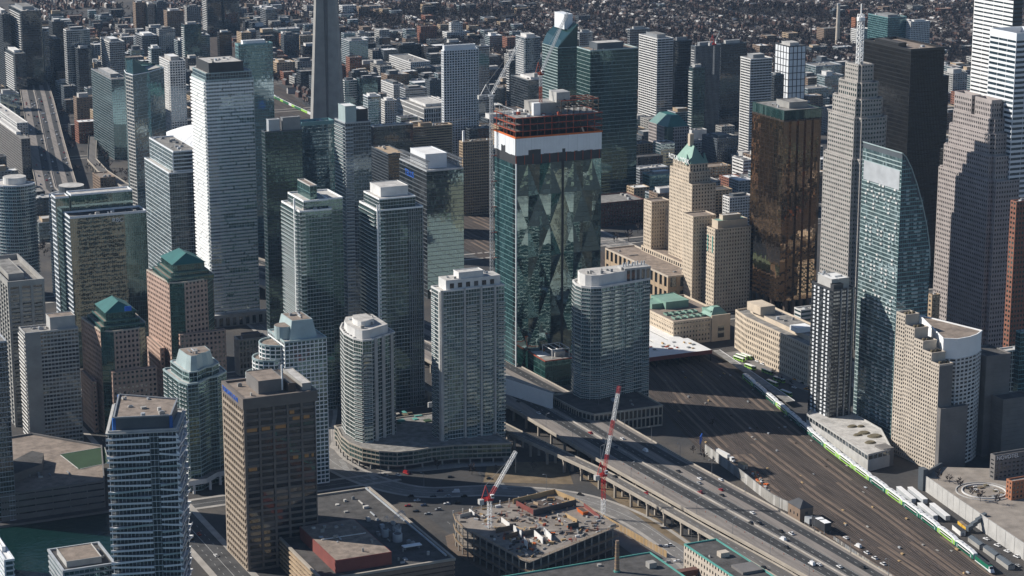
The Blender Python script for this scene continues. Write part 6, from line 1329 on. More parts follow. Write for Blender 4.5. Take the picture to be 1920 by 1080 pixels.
for k in range(4): m = MB(); m.hexa([(-8 + k * 3.5, -1.5, 1 + k * 2.2), (-4.4 + k * 3.5, -1.5, 2.2 + k * 2.2), (-4.4 + k * 3.5, 1.5, 2.2 + k * 2.2), (-8 + k * 3.5, 1.5, 1 + k * 2.2)], [(-8 + k * 3.5, -1.5, 4 + k * 2.2), (-4.4 + k * 3.5, -1.5, 5.2 + k * 2.2), (-4.4 + k * 3.5, 1.5, 5.2 + k * 2.2), (-8 + k * 3.5, 1.5, 4 + k * 2.2)], 'slate'); m.build('stair_flight', rt_)

# ================================================================ construction site with open concrete floors
z = 19; sp = ccw(trace([(850, 966), (853, 976), (868, 990), (980, 1050), (994, 1054), (1161, 986), (1080, 938), (1040, 925), (905, 952)], z)); FOOT.append(sp)
b = Bld('concrete_frame', 'unfinished concrete building with open floors, formwork and rebar', 'construction site', cen(sp)); n = len(sp)
M('slab_raw', (.23, .2, .172), .95, var=.35, scale=.15)
for zz in (5.6, 12.2, z):
    m = MB(); m.prism(sp, zz - .45, zz, 'slab_raw', bottom=True); m.build('floor_slab', b.root, b.loc)
    for i in range(n):
        a, c = Vector(sp[i]), Vector(sp[(i + 1) % n]); t = (c - a); L = t.length
        if Vector((t.y, -t.x)).dot(CAM.xy - a) < 0 and zz < z: continue
        for k in range(max(1, int(L / 7))):
            p = a.lerp(c, (k + .5) / max(1, int(L / 7))); q = p.lerp(Vector(cen(sp)), .03)
            if zz < z: m = MB(); m.box(q.x - .35, q.x + .35, q.y - .35, q.y + .35, zz - 6 if zz > 6 else 0, zz + 6.2 if zz > 6 else zz, 'concrete'); m.build('column', b.root, b.loc)
            m = MB(); m.bar((p.x, p.y, zz), (p.x, p.y, zz + 1.3), .12, 'red_rust'); m.build('guard_post', b.root, b.loc)
        m = MB(); m.bar((*a, zz + 1.15), (*c, zz + 1.15), .14, 'wood'); m.bar((*a, zz + .6), (*c, zz + .6), .12, 'wood'); m.build('guard_rail', b.root, b.loc)
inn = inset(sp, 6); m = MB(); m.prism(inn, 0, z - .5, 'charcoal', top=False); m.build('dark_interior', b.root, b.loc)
def sxy(px, py, zz=z): p = at(px, py, zz); return p.x, p.y
# sunken court behind high formwork walls
for (p0, p1, hh, mt) in (((962, 945), (1040, 926), 3.4, 'wood'), ((1040, 926), (1078, 942), 3, 'wood'), ((1000, 968), (1080, 948), 4.2, 'charcoal'), ((968, 948), (1002, 966), 3.4, 'red_brown'), ((930, 1000), (965, 992), 3.2, 'dark_brown'), ((948, 1012), (975, 1003), 3.0, 'dark_brown'), ((963, 996), (978, 1008), 4.2, 'offwhite'), ((1002, 1006), (1018, 1020), 4.2, 'offwhite'), ((1020, 1001), (1034, 1015), 4.2, 'offwhite'), ((983, 1018), (989, 1030), 4, 'offwhite'), ((983, 1006), (1012, 1000), 3.5, 'charcoal'), ((1065, 992), (1085, 988), 3.4, 'charcoal'), ((940, 978), (956, 990), 3, 'offwhite'), ((862, 972), (885, 966), 2.6, 'concrete'), ((880, 962), (890, 970), 3, 'offwhite'), ((958, 985), (1000, 1000), .6, 'wood'), ((1060, 968), (1082, 980), 2.2, 'wood'), ((1095, 950), (1124, 973), 2.4, 'red_brown')):
    a, c = sxy(*p0), sxy(*p1); m = MB(); m.bar((*a, z + hh / 2), (*c, z + hh / 2), .45, mt, hh); m.build('formwork_wall', b.root, b.loc)
m = MB(); m.prism(ccw([sxy(972, 950), sxy(1036, 932), sxy(1070, 944), sxy(1004, 964)]), z + .02, z + .06, 'dark_brown'); m.build('court_floor', b.root, b.loc)
for k in range(430):
    px, py = R.uniform(862, 1150), R.uniform(935, 1045); x, y = sxy(px, py)
    if not inside(inset(sp, 2), x, y): continue
    s1, s2, hh = R.uniform(.3, 2.6), R.uniform(.12, .8), R.uniform(.15, 1.6); rz = R.uniform(0, 3.14); m = MB(); u, v = Vector((math.cos(rz), math.sin(rz))) * s1, Vector((-math.sin(rz), math.cos(rz))) * s2; c = Vector((x, y))
    q = [tuple(c - u - v), tuple(c + u - v), tuple(c + u + v), tuple(c - u + v)]; m.prism(q, z, z + hh, R.choice(('wood', 'tan', 'steel', 'offwhite', 'dark_brown', 'red_rust', 'concrete', 'charcoal', 'light_concrete', 'dark_brown', 'charcoal', 'orange') if k % 4 else ('wood', 'brown', 'charcoal'))); m.build('material_stack', b.root, b.loc)
for k in range(26):        # rebar bundles standing out of the deck
    x, y = sxy(R.uniform(880, 1140), R.uniform(945, 1035))
    if not inside(inset(sp, 3), x, y): continue
    m = MB()
    for q in range(7): u, v = R.uniform(-.7, .7), R.uniform(-.7, .7); m.bar((x + u, y + v, z), (x + u * 1.1, y + v * 1.1, z + R.uniform(1.5, 3.4)), .1, 'red_rust')
    m.build('rebar_cage', b.root, b.loc)
for k in range(12):
    a = Vector(sp[-2]).lerp(Vector(sp[0]), k / 11); m = MB(); m.cyl(a.x, a.y, .4, z, z + 3.2, 'light_concrete', 8); m.build('column_stub', b.root, b.loc)
b.done()
# orange concrete pump and board fence
p = at(1092, 962, z); m = MB(); rt_ = empty('skip_bin', (p.x, p.y, z), 'bright orange skip on the unfinished concrete deck', 'skip'); m.frustum([(-1.5, -4), (1.5, -4), (1.5, 4), (-1.5, 4)], .05, [(-2, -5), (2, -5), (2, 5), (-2, 5)], 2.4, 'orange'); m.build('bin', rt_); m = MB(); m.box(-1.7, 1.7, -4.4, 4.4, 2.4, 2.45, 'dark_brown'); m.build('contents', rt_)
b = Bld('board_fence', 'tall wooden board fence along the right side of the construction site', 'fence', at(1190, 1000)[:2]); a, c = at(1132, 978, 0), at(1250, 1046, 0)
for k in range(44): p, q = a.lerp(c, k / 44), a.lerp(c, (k + .8) / 44); m = MB(); m.hexa([(p.x, p.y, 0), (q.x, q.y, 0), (q.x + .2, q.y, 0), (p.x + .2, p.y, 0)], [(p.x, p.y, 4.5), (q.x, q.y, 4.5), (q.x + .2, q.y, 4.5), (p.x + .2, p.y, 4.5)], R.choice(('wood', 'wood', 'tan'))); m.build('board', b.root, b.loc)
b.done()
# warehouse and office with green trim at the bottom edge
b = Bld('warehouse', 'dark flat-roofed warehouse with green copper trim at the bottom edge', 'warehouse', (120, -260)); P = [(40, -330), (173, -330), (173, -202), (40, -202)]; FOOT.append(P); b.block(P, 0, 14, var(punched, wm='dark_brick', cm='dark_brick'), 'roof_dark', .8, pm='copper_trim')
m = MB(); m.cyl(140, -222, 2.0, 14, 15, 'copper_trim', 12); m.cyl(140, -222, 1.5, 15, 34, 'brown', 12, 1.1)
for k in range(7): m.cyl(140, -222, 1.56 - k * .05, 16.5 + k * 2.5, 16.8 + k * 2.5, 'wood', 12)
m.build('chimney', b.root, b.loc); b.obox('roof_hut', 'concrete', 160, 165, -226, -221, 14, 17.5); b.units(P, 14, 14); b.done()
b = Bld('warehouse_office', 'tan brick office with dark roof and green trim in the lower right', 'office block', (200, -270)); P = [(189, -340), (211, -340), (211, -217), (189, -217)]; FOOT.append(P)
b.block(P, 0, 22, S(fl=4.4, bay=3.4, pw=2.0, pd=.3, sh=2.2, sd=.28, wm='beige', gm='glass_dark', cm='beige', indiv=True), 'roof_dark', .8, pm='copper_trim'); b.obox('roof_hut', 'beige', 198, 204, -246, -241, 22, 25); b.obox('roof_hut', 'dark_concrete', 196, 210, -276, -262, 22, 23.6); b.units(P, 22, 5); b.obox('link_bridge', 'dark_brick', 173.5, 188.6, -236, -231, 9, 13); b.done()

# ================================================================ tower cranes
def lattice(m, a, c, w_, n, mats, t=.22):
    a, c = Vector(a), Vector(c); d = (c - a).normalized(); u = d.cross(Vector((0, 0, 1))); u = Vector((1, 0, 0)) if u.length < .1 else u.normalized(); v = u.cross(d); hw = w_ / 2
    C4 = [u * hw + v * hw, -u * hw + v * hw, -u * hw - v * hw, u * hw - v * hw]
    for k in range(n):
        p, q = a.lerp(c, k / n), a.lerp(c, (k + 1) / n); mt = mats[int(k / n * len(mats))]
        for j in range(4):
            m.bar(p + C4[j], q + C4[j], t * 1.3, mt); m.bar(p + C4[j], q + C4[(j + 1) % 4], t, mt); m.bar(q + C4[j], q + C4[(j + 1) % 4], t, mt)
def crane(label, base, zt, tip, mats_m, mats_j, back, w_=2.2, cab='red_paint'):
    root = empty('tower_crane', base, label, 'crane'); loc = tuple(base); b3 = Vector(base); tp_ = Vector((b3.x, b3.y, zt))
    m = MB(); lattice(m, b3, tp_, w_, max(4, int((zt - b3.z) / 3)), mats_m, .16); m.build('mast', root, loc)
    m = MB(); m.box(b3.x - 1.8, b3.x + 1.8, b3.y - 1.8, b3.y + 1.8, zt, zt + 1.6, cab); m.build('slewing_ring', root, loc)
    d = (Vector(tip) - tp_); hz = Vector((d.x, d.y, 0)); hz = hz.normalized() if hz.length > .1 else Vector((1, 0, 0)); f = tp_ + Vector((0, 0, 1.6))
    m = MB(); m.box(b3.x + hz.x * 1.5 - 1, b3.x + hz.x * 1.5 + 1, b3.y + hz.y * 1.5 - 2.6, b3.y + hz.y * 1.5 - .7, zt + 1.6, zt + 3.9, 'white'); cb = m.build('cab', root, loc); m = MB(); m.box(b3.x + hz.x * 1.5 - .9, b3.x + hz.x * 1.5 + .9, b3.y + hz.y * 1.5 - 2.66, b3.y + hz.y * 1.5 - 2.6, zt + 2.4, zt + 3.7, 'glass_black'); m.build('window', cb, loc)
    m = MB(); lattice(m, f, Vector(tip), w_ * .8, max(6, int(d.length / 2.6)), mats_j, .13); m.build('jib', root, loc)
    e = f - hz * back; m = MB(); lattice(m, f, e, w_ * .8, 4, [cab], .16); m.build('counter_jib', root, loc)
    m = MB(); m.box(e.x - 1.5, e.x + 1.5, e.y - 1.5, e.y + 1.5, e.z - 2.2, e.z + 1.0, 'light_concrete'); m.build('counterweight', root, loc)
    ap = f - hz * (back * .45) + Vector((0, 0, 9)); m = MB(); m.bar(f, ap, .5, cab); m.bar(e, ap, .35, cab); m.build('a_frame', root, loc)
    m = MB(); m.bar(ap, Vector(tip), .14, 'steel'); m.build('pendant_cable', root, loc)
    m = MB(); m.bar(Vector(tip), Vector(tip) - Vector((0, 0, 14)), .12, 'steel'); m.build('hoist_cable', root, loc); return root
g0 = at(1131, 972, 0); zt = ray_y(1128, 893, g0.y).z; crane('red and white luffing crane standing right of the construction site', g0, zt, ray_y(1161, 724, g0.y + 8), ['white', 'white', 'red_paint', 'red_paint', 'red_paint'], ['red_paint', 'red_paint', 'white', 'white', 'red_paint', 'red_paint', 'white', 'white', 'white', 'red_paint'], 8)
g0 = at(918, 990, 19); zt = ray_y(917, 938, g0.y).z; crane('red and white luffing crane rising from the concrete frame deck', g0, zt, ray_y(967, 847, g0.y + 10), ['white'], ['red_paint', 'white', 'white', 'white', 'white'], 8)
x0, y0, x1, y1, hT, zT = T81; g0 = Vector((x0 - 4.5, y1 - 3, 0)); zt = ray_y(923, 182, g0.y).z; cr_ = crane('tall pale tower crane climbing the left side of the unfinished tower', g0, zt, ray_y(978, 72, g0.y + 6), ['aluminium'], ['aluminium'], 11, 2.2, 'aluminium')
for k in range(9): m = MB(); m.bar((x0 - 4.5, y1 - 3, 30 + k * 21), (x0, y1 - 3, 30 + k * 21), .7, 'red_rust'); m.build('mast_tie', cr_, tuple(cr_.location))
g0 = Vector((x0 + 29, y0 + 16, zT + 9)); zt = ray_y(1024, 140, g0.y).z; crane('dark red luffing crane on top of the unfinished tower core', g0, zt, ray_y(1064, 24, g0.y + 20), ['red_rust', 'aluminium'], ['aluminium'], 8, 1.9, 'red_rust')
g0 = at(1338, 140, 150); crane('small distant crane between the dark glass towers', g0, 182, ray_y(1350, 58, g0.y), ['steel'], ['steel'], 5, 1.2)
# ================================================================ concrete shaft of the great tower
c = at(618, 335, 0); b = Bld('communications_tower', 'huge tapering concrete tower shaft with dark recess running out of the top edge', 'tower shaft', (c.x, c.y))
def leg_w(z): return 34 * max(0, 1 - z / 335) ** 1.15 * .5 + 8.5
m = b.mb('shaft'); N_ = 20; ang0 = YAW + rad(-78)
for k in range(N_):
    za, zb = k * 17.0, (k + 1) * 17.0
    for j in range(3):
        a = -ang0 + j * 2 * math.pi / 3 + rad(12); d = Vector((math.cos(a), math.sin(a))); q = Vector((-d.y, d.x)); C_ = Vector((c.x, c.y))
        def sec(z): L, w_ = leg_w(z), 2.6 + 2.4 * (1 - z / 340); return [C_ + q * (w_ + 1.4), C_ - q * (w_ + 1.4), C_ - q * w_ * .8 + d * L, C_ + q * w_ * .8 + d * L]
        m.hexa([(*p, za) for p in sec(za)][::-1], [(*p, zb) for p in sec(zb)][::-1], 'tower_concrete' if 'tower_concrete' in MATS else 'concrete', False)
hx = [(c.x + 7.5 * math.cos(k * math.pi / 3), c.y + 7.5 * math.sin(k * math.pi / 3)) for k in range(6)]; m = MB(); m.prism(hx, 0, 340, 'dark_concrete'); m.build('core', b.root, b.loc); b.done()

# ================================================================ towers farther back
cg, bgl, gg = var(condo, bay=3.0, gm='glass_teal'), var(blueglass, bay=2.6, gm='glass_pale'), var(greyglass, bay=2.8)
wp = S(fl=3.1, bay=3.2, pw=.9, pd=.35, sh=1.1, sd=.34, wm='offwhite', gm='glass_grey', cm='offwhite')
br = S(fl=3.1, bay=3.4, pw=1.4, pd=.3, sh=1.4, sd=.29, wm='brown', gm='glass_dark', cm='brown')
back = [
 ('dark slab tower at the upper left corner', (40, 22, 16, 77, 175), var(bgl, gm='glass_dark', wm='slate')), ('dark tower cut by the upper left edge', (4, 28, -20, 19, 170), var(gg, gm='glass_dark', wm='slate')),
 ('pale blue glass tower with crane at upper left', (64, 52, 34, 77, 172), var(bgl, wm='white_metal')), ('tower with dark sloping cap at the left edge', (28, 102, 1, 48, 182), var(gg, wm='slate')),
 ('slim pale tower squeezed between dark towers at upper left', (82, 60, 77, 91, 165), gg), ('narrow dark tower left of the wide pale slab', (97, 74, 88, 112, 162), var(gg, gm='glass_dark', wm='slate')), ('dark glass tower with white roof behind upper left cluster', (98, 42, 91, 120, 150), var(bgl, gm='glass_dark', wm='slate')),
 ('wide pale condo slab with slanted top left of the elevated road bend', (124, 58, 119, 168, 186), var(gg, wm='offwhite')), ('pale condo with white box cap behind green slab', (205, 80, 188, 233, 190), var(gg, wm='offwhite')), ('green-grey condo slab standing alone by the flyover ramp', (209, 150, 171, 240, 300), var(cg, wm='steel')),
 ('sunlit pale condo behind the slender wedge tower', (318, 116, 299, 347, 290), var(wp, gm='glass_blue')), ('small glass tower with dark base left of chequered block', (266, 68, 254, 294, 112), var(bgl, gm='glass_dark')), ('chequered grey tower in the left background', (298, 56, 294, 328, 110), var(wp, wm='light_concrete')),
 ('rounded glass tower behind chequered block', (346, 47, 340, 377, 140), var(cg, wm='slate')), ('green glass tower left of the black slim tower', (363, 68, 356, 393, 138), cg), ('slim black tower in front of background slabs', (411, 62, 407, 434, 122), var(gg, gm='glass_black', wm='charcoal')),
 ('broad dark slab touching the top edge', (388, -18, 378, 414, 66), var(gg, gm='glass_dark', wm='slate')), ('second broad dark slab touching the top edge', (420, -10, 413, 448, 64), var(gg, gm='glass_dark', wm='slate')), ('striped slim tower in the left background', (350, 14, 346, 376, 50), var(br, wm='concrete')), ('brown striped residential slab at the top left', (313, 22, 307, 344, 68), br), ('brown slab, leftmost of three at the top', (254, 6, 249, 272, 58), br), ('brown slab, middle of three at the top', (277, 9, 271, 290, 58), var(br, wm='warm_concrete')), ('dark slab, rightmost of three at the top', (294, 5, 289, 312, 58), var(br, wm='slate', cm='slate')),
 ('two-lobed glass condo right of the concrete shaft', (646, 152, 640, 669, 230), var(cg, sh=.9, wm='offwhite')), ('round-roofed glass condo beside the two-lobed one', (674, 148, 669, 708, 230), var(cg, wm='slate')), ('white framed mid-rise right of the round-roofed condo', (738, 160, 715, 756, 208), wp), ('terraced grey condo with white end', (760, 168, 750, 800, 215), var(gg, sh=1.0)), ('long gridded low condo in front of pale grid slab', (778, 188, 772, 826, 222), wp), ('dark block left of the pale grid-fronted slab', (806, 152, 798, 827, 205), var(br, wm='slate')),
 ('small glass tower with white angular rim behind teal cube tower', (690, 182, 681, 714, 255), var(bgl, wm='white_metal')), ('patterned white lattice block behind convention hall', (722, 190, 713, 744, 250), wp), ('white stepped concert hall roof beyond convention block', (795, 205, 745, 860, 250), var(wp, fl=6)),
 ('glass condo tower left of the sloped glass tower', (985, 72, 967, 1013, 215), var(cg, gm='glass_blue')), ('dark stepped office in front of sloped glass tower', (990, 152, 958, 1046, 232), var(bgl, gm='glass_dark', wm='slate')), ('slim tower right of the sloped glass tower', (1087, 62, 1082, 1111, 180), gg),
 ('dark green bank tower with banded glass behind the unfinished tower', (1107, 96, 1082, 1196, 385), var(curtain, fl=4.2, sh=.35, wm='pale_teal', gm='glass_green', pm='green_metal')), ('dark tower rising behind the dark green bank tower', (1181, 56, 1177, 1218, 170), var(bgl, gm='glass_dark')), ('white banded tower right of the dark green bank tower', (1233, 74, 1199, 1262, 240), S(fl=3.2, bay=6, pw=.3, pd=.3, sh=1.3, sd=.6, wm='offwhite', gm='glass_dark', cm='slate')), ('grey tower tucked right of the white banded tower', (1263, 78, 1259, 1297, 235), var(bgl, wm='slate', gm='glass_dark')),
 ('blue grey tower with vertical ribs in the right background', (1304, 88, 1297, 1350, 258), S(fl=3.2, bay=1.8, pw=.5, pd=.6, sh=.4, sd=.2, wm='slate', pm='steel', gm='glass_dark', cm='slate')), ('dark glass tower right of the ribbed one', (1352, 84, 1346, 1400, 245), var(bgl, gm='glass_dark', wm='slate')), ('tower with bright balcony bands left of the gold tower', (1408, 112, 1390, 1447, 300), S(fl=3.2, bay=4, pw=.2, pd=.2, sh=1.2, sd=.9, wm='offwhite', gm='glass_dark', cm='slate')),
 ('black and white patterned slim tower above the gold tower', (1480, 88, 1454, 1511, 225), S(fl=9, bay=7, pw=1.0, pd=.4, sh=.9, sd=.4, wm='charcoal', gm='white_metal', cm='charcoal')),
 ('white windowless cube in the right midground', (1297, 246, 1289, 1325, 285), S(fl=30, bay=60, pw=.1, pd=.1, sh=.1, sd=.1, wm='offwhite', gm='offwhite', cm='offwhite')), ('dark grey office behind copper-roofed hotel', (1345, 262, 1317, 1383, 325), var(br, wm='slate', cm='slate')), ('white modern mid-rise left of the gold tower', (1394, 302, 1374, 1413, 345), S(fl=4, bay=8, pw=.4, pd=.3, sh=2, sd=.5, wm='offwhite', gm='glass_dark', cm='offwhite')), ('teal glass low office left of the copper-roofed hotel', (1218, 330, 1205, 1272, 385), curtain), ('grey low office behind teal glass office', (1200, 318, 1188, 1252, 352), gg), ('gridded white low office right of copper-roofed hotel', (1368, 372, 1356, 1412, 425), wp), ('dark red brick exhibition block behind the station', (1112, 384, 1080, 1208, 428), var(br, wm='dark_brick', cm='dark_brick', fl=4.5)),
 ('slim dark teal tower left of the dark green bank tower top', (1060, 78, 1052, 1086, 215), var(bgl, gm='glass_dark', wm='slate')), ('short dark tower in front of white banded tower', (1300, 128, 1292, 1322, 262), var(bgl, gm='glass_green', wm='slate')), ('dark condo tower right of the dark glass tower', (1452, 142, 1444, 1470, 235), var(gg, gm='glass_dark', wm='slate')), ('dark blue tower left of the pale grid-fronted slab', (956, 118, 950, 972, 205), var(bgl, gm='glass_dark', wm='slate')), ('slim slate tower at the far left behind the flyover', (146, 92, 140, 172, 190), var(gg, gm='glass_dark', wm='slate')), ('narrow green tower behind the wedge tower', (284, 92, 278, 302, 220), cg), ('slim grey tower in the upper left cluster', (62, 30, 56, 76, 120), gg),
 ('glass hospital block in the far right background', (1665, 34, 1628, 1700, 100), curtain), ('grey hospital wing right of the glass hospital block', (1708, 42, 1700, 1744, 100), wp), ('brown striped slab beside the tall chimney', (1545, 55, 1532, 1578, 82), br), ('white and green low tower in the far right background', (1606, 56, 1596, 1632, 88), wp), ('brick spired block in the far right background', (1604, 35, 1597, 1626, 62), var(br, wm='orange_brick', cm='orange_brick')), ('grey flat hospital left of the stepped granite tower', (1530, 125, 1508, 1578, 160), bgl), ('brown brick hall left of the stepped granite tower', (1515, 148, 1505, 1572, 175), br),
 ('white university block right of the concrete shaft', (642, 12, 636, 668, 32), wp), ('tan slab with tower in the far centre background', (676, 14, 666, 692, 30), br), ('pale slab in the far centre background', (772, 34, 760, 782, 44), wp), ('pale tan apartment tower beyond pale grid slab', (846, 44, 842, 867, 78), wp), ('long low block beyond pale grid slab', (838, 62, 830, 880, 80), wp), ('dark glass midrise with green roof near construction pit', (806, 76, 800, 842, 105), var(gg, wm='slate')), ('curved dark glass block left of the concrete shaft', (520, 56, 512, 562, 75), bgl), ('dark glass tower left of the concrete shaft', (498, 18, 488, 520, 50), var(bgl, gm='glass_dark')), ('white hotel block at left edge above round condo', (32, 232, -20, 52, 268), wp), ('dark flat slab at left edge behind round condo', (40, 262, -20, 56, 335), var(br, wm='dark_concrete', cm='dark_concrete')),
 ('black lattice-screened office in the centre background', (748, 86, 742, 790, 125), var(gg, gm='glass_black', wm='charcoal')), ('terraced green glass loft in the centre background', (655, 78, 640, 690, 132), var(cg, sh=1.0)), ('white flat loft with long roof in the centre background', (770, 118, 730, 806, 150), wp), ('brown roofed low hall beside the flyover ramp', (188, 335, 174, 216, 362), br)]
for lb, g_, st in back:
    h_ = rect(*g_[:4], by=g_[4])[1]; pt_ = [((.2, .75, .2, .8), max(3, h_ * .04), R.choice(('light_concrete', 'steel', 'offwhite', 'slate')), R.choice(('roof_light', 'roof_grey', 'roof_white')))] if h_ > 30 else None
    nm = 'background_tower' if h_ > 45 else 'background_block'
    b = tower(nm, lb, g_, st, 'tower' if h_ > 45 else 'building', R.choice(('roof_grey', 'roof_light', 'roof_brown')), 1.1, pt_, 4, keep=True)
    if st['sd'] < .5 and h_ > 60 and st['wm'] in ('aluminium', 'steel', 'slate', 'offwhite') and R.random() < .6: b.bands(b.poly[3], b.poly[0], 8, h_ - 2, st['fl'] * 1.0, [(.1, .9)], 1.3, slab='offwhite', rail=None, thick=.6)
    b.done()
# sloped-top glass tower (raked roof with white plant box)
P, h = rect(1046, 90, 1017, 1083, by=310); FOOT.append(P); b = Bld('background_tower', 'glass hotel tower with raked glass roof and white box behind unfinished tower', 'tower', cen(P)); x0, y0, x1, y1 = P[0][0], P[0][1], P[2][0], P[2][1]
b.block(P, 0, h, var(curtain, fl=3.5, sh=.9, sd=.3, wm='pale_teal', gm='glass_green'), 'roof_light', .4, sts={0: var(curtain, gm='glass_green', wm='green_metal')})
m = MB(); m.hexa([(x0, y0, h + .5), (x1, y0, h + .5), (x1, y1, h + .5), (x0, y1, h + .5)], [(x0 + 6, y0 + 2, h + 8), (x1, y0, h + 27), (x1, y1, h + 30), (x0 + 6, y1, h + 13)], 'glass_green'); m.build('raked_roof', b.root, b.loc); b.obox('plant_box', 'white_metal', x1 - 12, x1 - 1, y0 + 12, y1 - 4, h + 20, h + 38); b.done()
# pink office with green mansard
P, h = rect(1252, 240, 1217, 1292, by=312); FOOT.append(P); b = Bld('background_tower', 'pink panelled office with green glass corners and green mansard roof', 'tower', cen(P)); x0, y0, x1, y1 = P[0][0], P[0][1], P[2][0], P[2][1]
b.block(P, 0, h, S(fl=3.8, bay=3.2, pw=1.2, pd=.3, sh=1.6, sd=.29, wm='pink_light', gm='glass_dark', cm='pink_light'), 'green_roof', .5); b.obox('glass_corner', 'glass_green', x0 - .7, x0 + 7, y0 - .7, y0 + 7, 0, h + 1)
m = MB(); m.frustum(P, h + .5, inset(P, 9), h + 13, 'green_roof'); m.build('mansard_roof', b.root, b.loc); b.done()
p = at(1570, 84, 0); tag_ = empty('chimney_stack', (p.x, p.y, 0), 'tall pale concrete chimney in the far right background', 'chimney'); m = MB(); m.cyl(0, 0, 4, 0, 68, 'beige', 12, 2.6); m.build('stack', tag_); m = MB(); m.cyl(0, 0, 2.9, 66, 69, 'light_concrete', 12); m.build('rim', tag_)
# white dome of the stadium
p = at(408, 300, 20); b = Bld('stadium_dome', 'white curved stadium dome glimpsed between glass towers', 'stadium', (p.x, p.y)); r, hh, nz, na = 84, 34, 8, 40
for k in range(na):
    m = MB(); a0, a1 = 2 * math.pi * k / na, 2 * math.pi * (k + .97) / na
    for j in range(nz):
        t0, t1 = j / nz * math.pi / 2, (j + 1) / nz * math.pi / 2; f = lambda a, t: (p.x + r * math.cos(t) * math.cos(a), p.y + r * math.cos(t) * math.sin(a), 28 + hh * math.sin(t)); m.quad(f(a0, t0), f(a1, t0), f(a1, t1), f(a0, t1), 'white')
    m.build('roof_panel', b.root, b.loc)
b.mb('drum').prism(ccw(arc(p.x, p.y, r + 3, 0, 360, 40)[:-1]), 0, 28, 'concrete'); b.done(); FOOT.append(ccw(arc(p.x, p.y, 95, 0, 360, 16)[:-1]))
# commuter trains parked in the far yard
for k in range(9):
    p = at(528 + k * 5.5, 190 + k * 2.6, 0); root = empty('parked_train', (p.x, p.y, 0), '%s white and green parked train in the far yard, counted from the concrete shaft away' % ORD[8 - k], 'train', 'trains in the far yard')
    for j in range(3): m = MB(); m.box(-1.5, 1.5, j * 27 - 40, j * 27 - 14, .6, 3.6, R.choice(('lane_green', 'lime', 'car_white'))); q = m.build('coach', root); m = MB(); m.box(-1.2, 1.2, j * 27 - 39, j * 27 - 15, 3.6, 4.3, 'car_white'); m.build('roof', q)

# ================================================================ low city: mid-rise blocks, houses, winter trees
def blocked(x, y, r=14):
    if rail_x(y, 0) - r < x < rail_x(y, 1) + r and y < 2600: return True
    if ex(y, 0) - r < x < ex(y, 1) + r and y < 2800: return True
    if 615 < y < 1425 and abs(np.interp(y, FY, FX_) - x) < r + 4: return True
    for f in FOOT:
        if min(p[0] for p in f) - r < x < max(p[0] for p in f) + r and min(p[1] for p in f) - r < y < max(p[1] for p in f) + r: return True
    return False
R2 = random.Random(11); mids = []
KIND = [('red brick', var(br, wm='brick', cm='brick', bay=4)), ('tan', var(br, wm='tan', cm='tan', bay=4)), ('white-panelled', var(wp, bay=4, wm='light_concrete', cm='light_concrete')), ('slate grey', var(br, wm='slate', cm='slate', bay=4)), ('grey concrete', var(br, wm='concrete', cm='concrete', bay=4)), ('dark glass', var(gg, bay=4, gm='glass_dark', wm='slate')), ('blue glass', var(bgl, bay=3.6)), ('green glass', var(cg, bay=3.6, sh=.8)), ('brown brick', var(br, bay=4)), ('charcoal', var(br, wm='charcoal', cm='charcoal', bay=4))]
cols, y = 0, 700
def streets(x, y): return any(abs(y - q) < 13 for q in (880, 1110, 1330, 1560, 1800, 2050)) or any(abs(x - q) < 13 for q in (700, 860, 1010, 1190, 1380, 1600))
while y < 2700:
    x = 60
    while x < 2300:
        X, Y = x + R2.uniform(-7, 7), y + R2.uniform(-7, 7); px, py = pr(X, Y, 0); x += 41
        if not (-40 < px < 1960 and 14 < py < 470): continue
        dens = 0
        if px < 640: dens = .8 if py > 40 else .35
        elif px < 1000: dens = .82 if py > 70 else .28
        else: dens = .75 if py > 165 else (.3 if py > 95 else .06)
        if R2.random() > dens or streets(X, Y) or blocked(X, Y, 17): continue
        hmx = 34 if (px < 1000 and py > 85) or py > 160 else 16
        fz = .75 if py < 85 else 1; mids.append((X, Y, fz * R2.uniform(15, 34), fz * R2.uniform(13, 26), R2.uniform(9, hmx), px, py))
    y += 33
# what the towers in front hide is left out: coarse depth picture of all placed blocks
DB = np.full((270, 480), 1e9)
for poly, z0, z1 in OCC:
    p3 = [(*pr(x, y, z), (Vector((x, y, z)) - CAM).length) for x, y in poly for z in (z0, z1)]; d_ = max(p[2] for p in p3); pts = sorted({(round(p[0] / 4, 2), round(p[1] / 4, 2)) for p in p3})
    def half(ps):
        o = []
        for p in ps:
            while len(o) > 1 and (o[-1][0] - o[-2][0]) * (p[1] - o[-2][1]) - (o[-1][1] - o[-2][1]) * (p[0] - o[-2][0]) <= 0: o.pop()
            o.append(p)
        return o[:-1]
    H_ = half(pts) + half(pts[::-1]); xa, xb = max(0, int(min(p[0] for p in H_))), min(479, int(max(p[0] for p in H_)) + 1); ya, yb = max(0, int(min(p[1] for p in H_))), min(269, int(max(p[1] for p in H_)) + 1)
    if xa >= xb or ya >= yb or len(H_) < 3: continue
    gx, gy = np.meshgrid(np.arange(xa, xb) + .5, np.arange(ya, yb) + .5); ok = np.ones(gx.shape, bool)
    for i in range(len(H_)): (u0, v0), (u1, v1) = H_[i], H_[(i + 1) % len(H_)]; ok &= (u1 - u0) * (gy - v0) - (v1 - v0) * (gx - u0) >= 0
    sub = DB[ya:yb, xa:xb]; sub[ok & (sub > d_)] = d_
def seen(X, Y, zs, r=0):
    for dx, dy in ((0, 0), (-r, -r), (r, -r), (r, r), (-r, r)):
        for z in zs:
            px, py = pr(X + dx, Y + dy, z)
            if 0 <= px < 1920 and 0 <= py < 1080 and DB[int(py / 4), int(px / 4)] > (Vector((X, Y, 0)) - CAM).length - 25: return True
    return False
